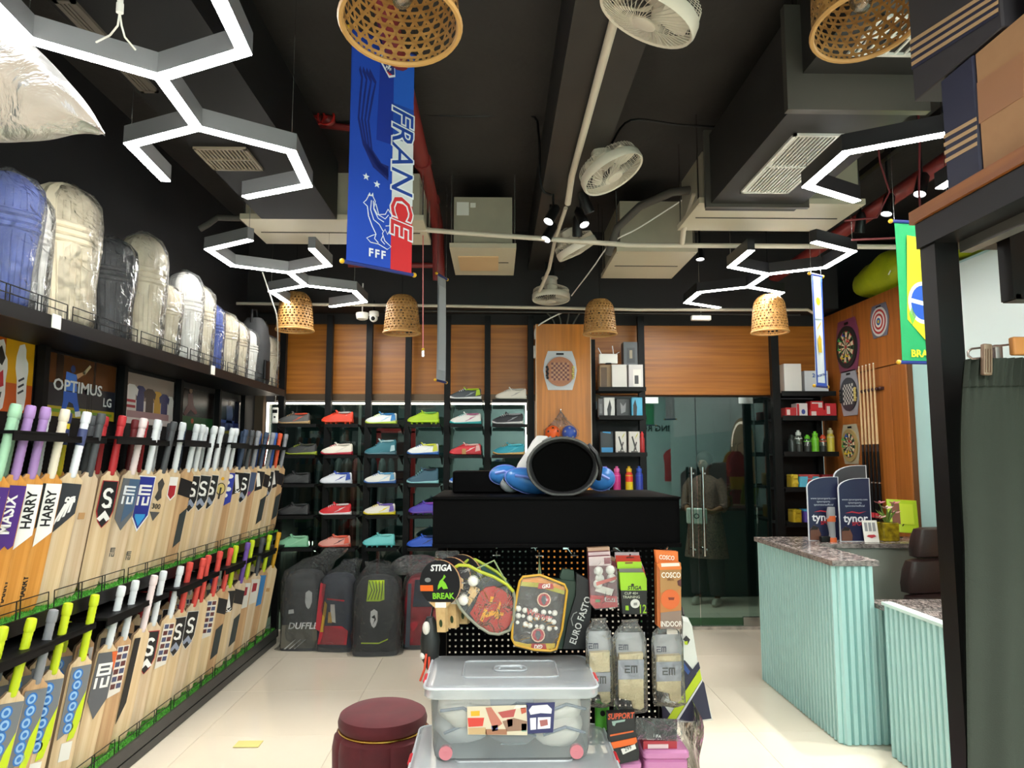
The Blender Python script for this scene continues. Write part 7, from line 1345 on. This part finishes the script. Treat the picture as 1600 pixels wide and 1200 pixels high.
# ---- on the counter
ZK = CZ+.03
navyb = col('#1d2244', .35)
def standee(px0, px1, pyt, y, label, ph=False):
    a = at(px0, 845, y); c = at(px1, 845, y); zt_ = at(px0, pyt, y).z; w_ = c.x-a.x; h = zt_-ZK
    t = thing('promo_standee', label, 'display board', (a.x, y, ZK), group='arched promotional boards on the counter')
    out = [(0, 0), (w_, 0), (w_, h)]+[(w_*.72*(1-sin(R(t_)))+0, h-h*.16*(1-cos(R(t_)))) for t_ in range(0, 91, 15)]
    b = B(); b.X = FRONT(0, 0, 0); b.prism(out, 0, .012); b.obj('board', col('#d8dae0', .4), t); b = B(); b.X = FRONT(0, 0, 0); b.prism([(w_*.5+(x-w_*.5)*.95, .004+z*.985) for x, z in out], .012, .013); b.obj('print', navyb if not ph else col('#3c3d42', .4), t)
    B().b2((w_*.3, .0, 0), (w_*.7, .05, .012)).obj('foot', blacks, t)
    b = B(); b.X = FRONT(0, -.014, 0); sw_ = [(w_*.18, h*.445), (w_*.4, h*.475), (w_*.62, h*.455), (w_*.85, h*.475), (w_*.62, h*.437), (w_*.4, h*.455)]
    b.prism(sw_, 0, .001); b.obj('red_swoosh', col('#c02836'), t)
    text('tynor', col('#e8e8ec'), t, FRONT(w_*.5, -.0145, h*.36), size=w_*.34, bold=.02); text('SPORT', col('#b82836'), t, FRONT(w_*.62, -.0145, h*.275), size=w_*.16, bold=.02)
    for k, zz in enumerate((.66, .61, .56)): text(('www.tynorsports.com', 'tynorsports', 'tynorstoreofficial')[k], col('#b8bcc8'), t, FRONT(w_*.5, -.0145, h*zz), size=w_*.088)
    b = B(); b.X = FRONT(0, -.014, 0); b.prism([(w_*.04, .005), (w_*.36, .005), (w_*.38, h*.1), (w_*.30, h*.2), (w_*.16, h*.24), (w_*.05, h*.18)], 0, .001); b.obj('portrait_print', col('#6e4636'), t); b = B(); b.X = FRONT(0, -.0145, 0); b.prism([(w_*.04, h*.16), (w_*.14, h*.235), (w_*.3, h*.21), (w_*.28, h*.17), (w_*.12, h*.17)], 0, .001); b.obj('hair_print', col('#1a1210'), t)
    return t
standee(1306, 1358, 727, 5.22, 'dark grey promo board at the back, behind the two navy ones', True)
standee(1263, 1313, 745, 5.08, 'left navy tynor promo board on the counter')
standee(1312, 1362, 747, 5.02, 'right navy tynor promo board on the counter')
q = at(1302, 838, 4.97); t = thing('support_brace', 'grey and orange support brace standing between the promo boards', 'brace', (q.x, 4.99, ZK))
b = B(); b.loft([sring((.004*math.sin(z*30), 0, z), .026*s, .022*s, 16) for z, s in ((0, .9), (.06, .8), (.12, .95), (.20, 1.1), (.24, .9))]); b.obj('sleeve', col('#8a8c90', .5), t); b = B(); b.loft([sring((0, 0, z), .028, .024, 16) for z in (.14, .18)]); b.loft([sring((0, 0, z), .030, .025, 16) for z in (.0, .03)]); b.obj('orange_band', col('#d2602c'), t)
q = at(1284, 0, 5.0); B().rbox((2.30, 4.99, ZK+.02), (.07, .04, .04), .01).obj('small_dark_box', blacks, None, label='small black box at the foot of the left promo boards', category='box')
q = at(1366, 845, 4.93); t = thing('card_stand', 'small white card stand with red and grey marks on the counter', 'card stand', (q.x, 4.96, ZK)); b = B(); b.X = T(0, 0, 0) @ RX(-10); b.rbox((0, 0, .075), (.105, .006, .15), .002); b.obj('card', white, t)
for k in range(3): b = B(); b.X = RX(-10); b.b2((-.04+.028*k, -.0045, .075), (-.02+.028*k, -.003, .135)); b.obj('grey_print', col('#8e8e92'), t)
b = B(); b.X = RX(-10) @ FRONT(0, -.004, .04); b.prism([(-.035, 0), (0, -.012), (.035, 0), (.02, .012), (-.02, .01)], 0, .001); b.obj('red_print', col('#b8303c'), t)
q = at(1394, 845, 5.0); t = thing('flower_vase', 'square yellow glass vase with pink lily flowers on the counter', 'vase', (q.x, 5.05, ZK))
B().rbox((0, 0, .065), (.12, .10, .13), .012).obj('vase_body', mat('yellow_glass', '#a8941c', .2, noise=(25, 1, '#6c5c18')), t); r4 = random.Random(2)
for k in range(6):
    a = R(60*k+15); p = V((.045*cos(a)*1.3, .03*sin(a), .19+.035*(k % 3)-.03*(k == 3))); B().tube([(0, 0, .1), p*.7+V((0, 0, .05)), p], .0035, 5).obj('stem', col('#5c7a34'), t)
    b = B()
    for j in range(6):
        a2 = R(60*j); d_ = V((cos(a2)*.045, sin(a2)*.04-.012, .018)); s_ = V((-sin(a2)*.011, cos(a2)*.011, .004)); b.add([p, p+d_*.5+s_, p+d_, p+d_*.5-s_], [(0, 1, 2, 3)])
    b.obj('flower', col(('#d8a8a4', '#e0c8b8', '#c87880')[k % 3]), t, sharp=0)
for k in range(7):
    a = R(51*k); b = B(); p = V((.08*cos(a), .05*sin(a), .22)); b.add([(0, 0, .12), V((p.x*.5-.01, p.y*.5, .18)), p, V((p.x*.5+.01, p.y*.5, .18))], [(0, 1, 2, 3)]); b.obj('leaf', col('#6c8a3c'), t, sharp=0)
q = at(1418, 828, 5.12); t = thing('photo_frame', 'lime green framed sign leaning on the counter behind the lily vase', 'photo frame', (q.x+.02, 5.2, ZK)); b = B(); b.X = RZ(-8) @ RX(-12) @ RY(3); b.rbox((0, 0, .16), (.21, .014, .24), .004); b.obj('lime_frame', col('#a9c41c', .4), t)
b = B(); b.X = RZ(-8) @ RX(-12) @ RY(3); b.b2((-.075, -.010, .10), (-.02, -.007, .25)); b.obj('picture', col('#7a4a34'), t); b = B(); b.X = RZ(-8) @ RX(-12) @ RY(3); b.b2((-.02, -.0095, .10), (.075, -.007, .25)); b.obj('lime_mat', col('#bcd028'), t); B().cyl((0, .03, 0), (0, .1, .0), .006).cyl((0, .0, .1), (0, .1, .006), .004).obj('prop', blacks, t)
# chair
le = mat('brown_leather', '#33211f', .38, noise=(6, .4, '#281917'), bump=(60, .15))
oc = thing('office_chair', 'brown leather office chair behind the reception desk', 'chair', (2.79, 4.56, 0), rz=R(14))
def cush(w_, h, d_, z, y, nm, q_=10): 
    b = B(); b.loft([sring((0, y-(.05*(zz)), z+zz*h), w_/2*s, d_/2*s2, 26, 4) for zz, s, s2 in ((0, .8, .4), (.05, .95, .85), (.3, 1, 1), (.7, 1, 1), (.95, .95, .85), (1, .8, .4))]); return b.obj(nm, le, oc)
cush(.40, .19, .12, .975, -.03, 'headrest'); cush(.50, .22, .13, .75, .0, 'backrest_cushion'); cush(.50, .24, .14, .51, .02, 'backrest_cushion')
b = B(); [b.tube([(x, -.062, .80+.0), (x+.01*(k-1), -.075, .86), (x, -.07, .95)], .004, 6) for k, x in enumerate((-.12, 0, .12))]; b.tube([(-.24, -.06, .86), (0, -.075, .845), (.24, -.06, .86)], .004, 6); b.obj('seams', blacks, oc)
b = B(); b.loft([sring((0, -.22, z), .26*s, .25*s, 26, 3.5) for z, s in ((.42, .9), (.44, 1), (.50, 1), (.53, .85))]); b.obj('seat', le, oc); B().cyl((0, -.2, .10), (0, -.2, .43), .03).obj('gas_column', chrome, oc)
for k in range(5):
    a = R(72*k); l_ = B().tube([(0, -.2, .12), (.3*cos(a), -.2+.3*sin(a), .075)], .02, 8).obj('leg', blacks, oc); B().ball((.3*cos(a), -.2+.3*sin(a), .03), .03, 12, 8).obj('castor', blacks, l_)
for s in (-1, 1): B().tube([(s*.27, .0, .60), (s*.29, -.1, .68), (s*.29, -.32, .68), (s*.26, -.34, .50)], .02, 8).obj('armrest', blacks, oc)
B().tube([(0, .08, .85), (0, .12, .6), (0, .02, .42)], .025, 8).obj('back_bracket', blacks, oc)
# ================================================================ wood cupboards on the right wall with boards and cues
cb = thing('wood_cupboard', 'orange wood cupboards lining the right wall behind the counter', 'cupboard', (0, 0, 0)); CXW = 3.15
B().b2((CXW+.012, 5.34, 0), (XR-.001, YB-.01, 2.94)).obj('carcass', mat('cupboard_carcass', '#6e3e16', .5), cb, sharp=0)
for y0, y1, z0, z1 in ((5.34, 5.56, 0, 2.33), (5.565, 6.10, 0, 2.33), (5.34, 6.10, 2.335, 2.94), (6.105, 6.78, 0, 2.94)): B().rbox((CXW+.006, (y0+y1)/2, (z0+z1)/2), (.014, y1-y0-.004, z1-z0-.004), .003, n=1).obj('door' if z1 < 2.9 else 'panel', orange_woody, cb, sharp=0)
SIDE = lambda px, py: (atx(px, py, CXW-.002))
def sideX(px, py): p = SIDE(px, py); return frame((CXW-.0025, p.y, p.z), (0, -1, 0), (0, 0, 1))
for px, py, w_, h, kd, lab in ((1325, 540, .42, .47, 'dart', 'dartboard pack, topmost on the right cupboards'), (1328, 614, .34, .40, 'chess2', 'black and white chessboard pack below the dartboard'), (1330, 694, .32, .35, 'dart2', 'small dartboard pack with yellow flights, lowest on the cupboards'), (1375, 501, .28, .27, 'target', 'red and white ring target pack near the cupboard top')):
    blister_board(lab, sideX(px, py) @ T(0, 0, .001), w_, h, kd)
for k in range(5):
    py_ = 5.98-.058*k; t = thing('pool_cue', '%s of five pool cues on the cupboard door, counted from the back' % ('first', 'second', 'third', 'fourth', 'fifth')[k], 'pool cue', (3.118, py_, .95), group='pool cues on the wall')
    B().cyl((0, 0, .70), (0, 0, 1.42), .011, .0065, 10).obj('shaft', mat('maple', '#d9b98c', .4), t); B().cyl((0, 0, 0), (0, 0, .70), .0165, .011, 10).obj('butt', blacks, t); B().cyl((0, 0, .70), (0, 0, .76), .0112, .0108, 10).obj('splice', col('#2a1a16'), t); B().cyl((0, 0, .44), (0, 0, .45), .014, n=10).obj('joint_ring', steel, t); B().cyl((0, 0, .16), (0, 0, .20), .0162, n=10).obj('red_inlay', col('#c0303a'), t); B().cyl((0, 0, 1.42), (0, 0, 1.428), .0062, n=8).obj('tip', white, t)
t = thing('cue_rack', 'dark wooden clip rail holding the pool cues', 'rack', (3.13, 5.86, 2.16)); B().b2((-.0, -.20, -.012), (.02, .14, .012)).obj('rail', col('#3a1a1c', .4), t); b = B(); [b.ball((-.012, .12-.058*k-.03, 0), .014, 10, 6) for k in range(6)]; b.obj('clips', col('#3a1a1c', .4), t); B().b2((-.03, -.20, -1.225), (.02, .14, -1.205)).obj('cue_shelf', col('#3a1a1c', .4), t)
lm = mat('lime_tarp', '#a8b81c', .4, noise=(8, .6, '#8c9c14'), bump=(20, .4))
for y, x, L_, hh_, lab in ((5.75, 3.30, .52, .34, 'yellow green wrapped bundle on top of the cupboards'), (4.4, 3.32, .62, .22, 'long yellow green wrapped bundle on top of the aqua wall')):
    t = thing('wrapped_bundle', lab, 'bundle', (x, y, 2.955)); me = B().ball((0, 0, hh_*.5), 1, 30, 18, sc=(.17, L_, hh_*.5)).mesh('tarp', lm, 0); me.shade_smooth(); wob(me, .035, 6, y)
    for v in me.vertices: v.co.z = max(.002, v.co.z)
    inst('tarp', me, t); B().tube([(-.16, -L_*.5, .1), (-.03, -L_*.5, hh_*.98), (.12, -L_*.5, .1)], .006, 5).obj('tie', white, t)
# arched panel and hanging jerseys seen through the rack
t = thing('arched_panel', 'beige arched wall panel with a lit edge, seen through the rack', 'wall panel', (XR-.02, 4.52, 0)); b = B(); b.X = frame((0, 0, 0), (0, -1, 0), (0, 0, 1)); out = [(-.42, .2), (.42, .2)]+[(.42*cos(R(a)), 1.75+.36*sin(R(a))) for a in range(0, 181, 12)]; b.prism(out, 0, .015); b.obj('panel', col('#c39a62', .5), t)
b = B(); b.X = frame((0, 0, 0), (0, -1, 0), (0, 0, 1)); b.prism(band([(.36*cos(R(a)), 1.75+.30*sin(R(a))) for a in range(0, 181, 12)], .03), .016, .02); b.obj('lit_edge', mat('lit_arch', '#fff2dc', .5, emit=3), t)
for k, (c1, c2) in enumerate((('#a01c2a', '#d8b428'), ('#c03a2a', '#8a1c3a'), ('#e0b030', '#a02030'))):
    t = thing('hanging_jersey', ('red jersey with a yellow print', 'orange red jersey', 'yellow jersey with a red print')[k]+' hanging by the arched panel', 'jersey', (3.08, 4.62-.14*k, 1.02)); b = B(); b.loft([sring((0, 0, z), .10*s, .05*s2, 18, 2.6) for z, s, s2 in ((0, 1.1, 1), (.3, 1.05, 1.05), (.5, 1.1, 1), (.6, .8, .7), (.66, .25, .4))]); b.obj('jersey_body', col(c1, .8), t); b = B(); b.loft([sring((0, 0, z), .104*s, .053, 18, 2.6) for z, s in ((.18, 1.06), (.34, 1.06))]); b.obj('print_band', col(c2, .8), t); B().tube([(0, 0, .64), (0, 0, .74), (.06, 0, .77), (.15, 0, .77)], .004).obj('hanger_hook', chrome, t)
# ================================================================ black clothes rack, near right
rm_ = mat('rack_black', '#121011', .4, spec=.3)
ck = thing('clothes_rack', 'tall black square tube clothes rack at the right edge with a wooden top', 'clothes rack', (0, 0, 0))
RX0, RY1 = .985, 1.60
B().b2((RX0+.008, RY1-.055, 0), (RX0+.062, RY1, 2.10)).obj('post', rm_, ck, sharp=0); B().b2((RX0+.62, RY1-.055, 0), (RX0+.675, RY1, 2.10)).obj('post', rm_, ck, sharp=0)
for x in (RX0+.008, RX0+.62): B().b2((x, .35, 0), (x+.055, .405, 2.10)).obj('post', rm_, ck, sharp=0)
B().b2((RX0, .35, 2.085), (RX0+.062, RY1, 2.145)).b2((RX0+.62, .35, 2.085), (RX0+.68, RY1, 2.145)).b2((RX0+.06, RY1-.055, 2.085), (RX0+.62, RY1, 2.135)).b2((RX0+.06, .35, 2.085), (RX0+.62, .40, 2.135)).obj('top_frame', rm_, ck, sharp=0)
B().b2((RX0-.008, .33, 2.146), (RX0+.70, RY1+.01, 2.176)).obj('wooden_top', wood('rack_wood', '#a5652c', '#8a5022', 'Y'), ck, sharp=0)
B().b2((RX0+.062, .35, 2.06), (RX0+.09, RY1-.06, 2.085)).obj('grey_rail', mat('grey_rail2', '#6d6a66', .4, .4), ck, sharp=0)
B().b2((RX0+.25, .36, 1.86), (RX0+.265, RY1-.06, 1.875)).b2((RX0+.25, .36, 1.86), (RX0+.265, .375, 2.09)).b2((RX0+.25, RY1-.07, 1.86), (RX0+.265, RY1-.055, 2.09)).obj('hang_rail', rm_, ck, sharp=0)
for zz in (.08,): B().b2((RX0+.008, .4, zz), (RX0+.05, RY1-.05, zz+.04)).obj('lower_rail', rm_, ck, sharp=0)
pb = B(); q0, q1 = at(1566, 318, 1.5), at(1640, 467, 1.5); pb.b2((q0.x, 1.49, q1.z), (q1.x, 1.51, q0.z+.03)).b2((q0.x-.004, 1.48, q1.z-.004), (q0.x+.012, 1.52, q0.z+.06)).b2((q0.x, 1.48, q1.z-.006), (q1.x, 1.52, q1.z+.006)); pb.obj('black_panel', rm_, ck, sharp=0)
# trousers on a clip hanger
tm = mat('olive_trousers', '#363b35', .85, noise=(3, .4, '#2e332d'), bump=(400, .15), spec=.1); yT = 1.40
t = thing('trousers', 'dark olive trousers clipped to a hanger at the right edge', 'trousers', (0, 0, 0))
a0 = at(1508, 566, yT)
def trou(u_, v_):
    z = a0.z+.003-(a0.z-.72)*v_; xl = a0.x-.065*v_**.8*1.0-.006*sin(pi*min(1, v_*3)); W2 = .34+.05*v_
    pl = .006*sin(u_*34+v_*3)*(.3+v_) if v_ > .06 else .0025*sin(u_*150)
    gat = .003*sin(u_*170)*math.exp(-v_*22)
    c_ = abs(u_-.45); leg = .012*math.exp(-(c_/.05)**2)*min(1, v_*6)
    return V((xl+W2*u_, yT-.035*sin(pi*u_)**.6-pl-gat+leg, z))
b = B(); b.grid(trou, 150, 40); b.grid(lambda u_, v_: trou(1-u_, v_)*1+V((0, .07*sin(pi*(1-u_))**.6+.004, 0)), 60, 30); b.obj('trouser_body', tm, t, sharp=80)
b = B(); b.grid(lambda u_, v_: trou(u_, -.0+.052*v_)+V((-.002+.004*u_, -.004-.002*sin(u_*150), .002)), 160, 5); b.obj('elastic_waistband', tm, t, sharp=80)
hg = thing('clip_hanger', 'metal clip hanger with a wooden block holding the olive trousers', 'hanger', (0, 0, 0)); zh = at(1510, 551, yT-.02)
b = B(); L0, L1 = at(1512, 545, yT-.02), at(1600, 536, yT-.02); b.tube([L1+V((.2, 0, -.002)), L1, L0+V((.008, 0, 0)), L0+V((0, 0, -.006)), L0+V((.0, 0, -.014)), L0+V((.008, 0, -.02)), L0+V((.05, 0, -.017))], .0022, 6); b.obj('wire_bar', mat('hanger_steel', '#8a7c78', .3, .8), hg)
for px in (1541, 1640): c_ = at(px, 562, yT-.03); b = B(); b.X = T(*c_) @ RY(4); b.rbox((0, 0, 0), (.018, .012, .062), .003); [b.b2((-.0065+.005*k, -.0085, -.026), (-.0035+.005*k, -.006, .02)) for k in range(3)]; b.obj('clip', mat('clip_bronze', '#8f7764', .3, .5), hg)
c_ = at(1556, 551, yT-.01); B().rbox(c_, (.018, .02, .03), .004).obj('clip_spring', mat('hanger_steel'), hg); c_ = at(1592, 541, yT-.03); B().rbox(c_, (.032, .016, .036), .004).obj('wooden_block', col('#b5793c', .5), hg)
p = at(1640, 530, yT-.02); B().tube([p, p+V((0, .0, .06)), V((RX0+.25, yT-.02, 1.90)), V((RX0+.27, yT-.02, 1.885))], .003, 6).obj('hook', chrome, hg)
# boxes on the rack
nvb = mat('navy_carton', '#272a44', .45); kr = mat('brown_carton', '#b88c64', .7, noise=(30, .3, '#a97d56')); strp = mat('tan_stripe', '#c9a67c', .5); ZB = 2.177
def boxon(name, label, lo, hi, m, parts=()):
    o_ = ((lo[0]+hi[0])/2, (lo[1]+hi[1])/2, lo[2]); t = thing(name, label, 'box', o_); d_ = [hi[i]-lo[i] for i in range(3)]
    B().rbox((0, 0, d_[2]/2), d_, .004, n=1).obj('carton', m, t)
    for nm, pts, mm in parts:
        b = B(); b.X = frame((lo[0]-o_[0], 0, 0), (0, -1, 0), (0, 0, 1))
        q = []
        for px, py in pts: w_ = atx(px, py, lo[0]); q.append((-(max(lo[1]+.001, min(hi[1]-.001, w_.y))-o_[1]), max(.001, min(d_[2]-.001, w_.z-lo[2]))))
        b.prism(q, .0002, .0012); b.obj(nm, mm, t, sharp=0)
    b = B(); b.b2((-.03, -d_[1]/2, d_[2]), (.03, d_[1]/2, d_[2]+.0008)); b.obj('top_tape', col('#9a8a6a', .3), t); return t
s4 = lambda x0, y0, x1, y1, th, dy: [[(x0, y0+dy*k), (x1, y1+dy*k), (x1, y1+dy*k+th), (x0, y0+dy*k+th)] for k in range(4)]
boxon('shoe_carton', 'navy carton with four tan stripes, lower one on the rack end', (1.0, 1.39, ZB), (1.33, 1.50, ZB+.265), nvb, [('stripe', p, strp) for p in s4(1474, 212, 1527, 182, 6, 13)])
boxon('brown_carton', 'plain brown cardboard carton on the rack top', (1.0, .95, ZB), (1.36, 1.385, ZB+.262), kr, [('tape', [(1527, 130), (1600, 80), (1600, 150), (1527, 196)], mat('packing_tape', '#b07f5c', .3))])
bt = boxon('shoe_carton', 'dark carton with four tan stripes on top, overhanging the rack end', (1.0, 1.30, ZB+.27), (1.33, 1.60, ZB+.60), mat('dark_carton', '#38353a', .45), [('stripe', p, strp) for p in s4(1418, 68, 1560, -24, 6, 12)]+[('navy_gap', p, nvb) for p in s4(1418, 75, 1560, -17, 5, 12)])
t = thing('wrapped_parcel', 'black plastic wrapped parcel above the brown carton', 'parcel', (1.18, 1.06, ZB+.266)); me = B().rbox((0, 0, .12), (.34, .46, .23), .05, n=4).mesh('parcel_body', mat('black_wrap', '#2c2a29', .25, bump=(30, .9)), 0); me.shade_smooth(); inst('parcel_body', me, t); me = B().ball((0, 0, .12), 1, 36, 24, sc=(.20, .24, .135)).mesh('plastic_film', filmc, 0); me.shade_smooth(); wob(me, .03, 12, 8)
for v in me.vertices: v.co.z = max(.001, v.co.z)
inst('plastic_film', me, t)
# ================================================================ person beyond the glass doors
def skin_mesh(verts, edges, m, name, sub=2):
    me = bpy.data.meshes.new(name); me.from_pydata([v[:3] for v in verts], edges, []); o = bpy.data.objects.new(name, me); C.objects.link(o)
    md_ = o.modifiers.new('skin', 'SKIN'); sk = me.skin_vertices[0].data
    for i, v in enumerate(verts): sk[i].radius = (v[3], v[4] if len(v) > 4 else v[3])
    sk[0].use_root = True; md_.use_smooth_shade = True; s_ = o.modifiers.new('sub', 'SUBSURF'); s_.levels = sub; s_.render_levels = sub
    bpy.context.view_layer.update(); r = bpy.data.meshes.new_from_object(o.evaluated_get(bpy.context.evaluated_depsgraph_get())); bpy.data.objects.remove(o); r.name = name; r.materials.clear(); r.materials.append(m); return r
skn = mat('skin', '#8d5f48', .5)
pe = thing('person', 'person in a long brown patterned tunic standing beyond the glass doors', 'person', X=T(2.36, 8.02, 0) @ RZ(-35))
vs = [(0, 0, .90, .13, .09), (0, .01, 1.05, .12, .085), (0, 0, 1.22, .14, .09), (0, 0, 1.34, .10, .07), (0, -.005, 1.40, .05, .05), (0, -.01, 1.45, .048, .05), (0, -.02, 1.53, .072, .088), (0, -.02, 1.60, .062, .075)]
ed = [(i, i+1) for i in range(7)]
def chain(base, pts):
    global vs, ed
    i = base
    for p in pts: vs.append(p); ed.append((i, len(vs)-1)); i = len(vs)-1
    return i
for s in (-1, 1):
    chain(0, [(s*.09, 0, .82, .085), (s*.10, -.005, .48, .058), (s*.105, .01, .12, .036), (s*.105, .0, .06, .034), (s*.115, -.09, .035, .03, .024), (s*.12, -.15, .025, .02, .015)])
    w = chain(2, [(s*.17, 0, 1.30, .05), (s*.215, .0, 1.06, .038), (s*.14, -.20, 1.01, .028), (s*.10, -.24, 1.02, .026, .018)])
    for f in range(4): chain(w, [(s*(.085-.004*f), -.275, 1.045-.018*f, .0075), (s*(.05-.0*f), -.30, 1.042-.018*f, .007), (s*.035, -.285, 1.04-.018*f, .006)])
    chain(w, [(s*.085, -.245, 1.065, .009), (s*.06, -.27, 1.075, .007)])
inst('body', skin_mesh(vs, ed, skn, 'body'), pe)
tun = mat('patterned_tunic', '#4a3230', .85, noise=(60, 1, '#8c6a5c'))
b = B(); b.loft([sring((0, .0, z), rx, ry, 30, 2.3, lambda a: 1+.03*cos(a*7)) for z, rx, ry in ((.50, .24, .17), (.54, .235, .165), (.80, .20, .15), (1.0, .165, .125), (1.2, .18, .125), (1.33, .175, .105), (1.39, .09, .075), (1.405, .06, .06))], cap=(0, 0)); b.obj('tunic', tun, pe)
for s in (-1, 1): b = B(); b.tube([(s*.13, 0, 1.33), (s*.19, 0, 1.26), (s*.22, .0, 1.08), (s*.20, -.06, 1.04)], [.075, .068, .062, .055], 14); b.obj('sleeve', tun, pe); b = B(); b.tube([(s*.095, 0, .62), (s*.10, -.005, .4), (s*.105, .01, .10)], [.10, .092, .078], 16); b.obj('trouser_leg', mat('dark_trousers', '#2a2426', .85, noise=(40, 1, '#403438')), pe); b = B(); b.loft([sring((s*.112, -.05, z), .042*k, .12*k, 16, 2.5) for z, k in ((.0, .95), (.02, 1), (.05, .85), (.07, .5))]); b.obj('shoe', col('#b8b0a4'), pe)
b = B(); b.ball((0, .015, 1.575), .098, 18, 12, sc=(.95, 1.0, 1.02)); b.ball((0, .085, 1.52), .055, 14, 8); b.obj('hair', col('#17120f', .6), pe)
b = B(); [b.ball((s*.028, -.098, 1.555), .008, 8, 6) for s in (-1, 1)]; b.obj('eyes', blacks, pe); b = B(); b.loft([sring((0, -.108-.010*k, 1.53+.012*(2-k)), .011, .01*(1), 8) for k in (2, 1, 0)]); b.obj('nose', skn, pe); B().rbox((0, -.103, 1.495), (.034, .008, .008), .003).obj('mouth', col('#6e3a34'), pe); b = B(); [b.ball((s*.078, -.0, 1.54), .02, 8, 6, sc=(.4, .7, 1.1)) for s in (-1, 1)]; b.obj('ears', skn, pe)
q = pe.matrix_basis @ V((0, -.30, 1.0)); t = thing('white_pouch', 'white pouch with a round dark mark held by the person outside', 'pouch', X=T(q.x, q.y, q.z-.03) @ RZ(-20)); B().rbox((0, 0, 0), (.22, .05, .17), .03).obj('pouch_body', white, t); B().cyl((0, -.026, 0), (0, -.028, 0), .03, n=16).obj('round_mark', col('#3a3a3a'), t); B().cyl((.0, -.028, 0), (0, -.029, 0), .018, n=16).obj('round_mark', white, t)
for k, x in enumerate((4.15, 4.55)):
    t = thing('hanging_jersey', ('left', 'right')[k]+' red and white jersey on the rear wall behind the camera', 'jersey', (x, -2.98, 1.05)); b = B(); b.loft([sring((0, 0, z), .20*s, .05*s2, 20, 2.6) for z, s, s2 in ((0, 1, 1), (.4, 1, 1.05), (.6, 1.15, 1), (.7, .8, .7), (.76, .25, .5))]); b.obj('jersey_body', col('#a8202c', .8), t); b = B(); b.X = frame((0, .056, .55), (-1, 0, 0), (0, 0, 1)); b.prism([(-.05, .15), (0, -.02), (.05, .15), (.08, .15), (0, -.08), (-.08, .15)], 0, .004); b.obj('white_chevron', white, t); B().tube([(0, 0, .74), (0, 0, .84), (0, -.1, .86)], .004).obj('hanger_hook', chrome, t)
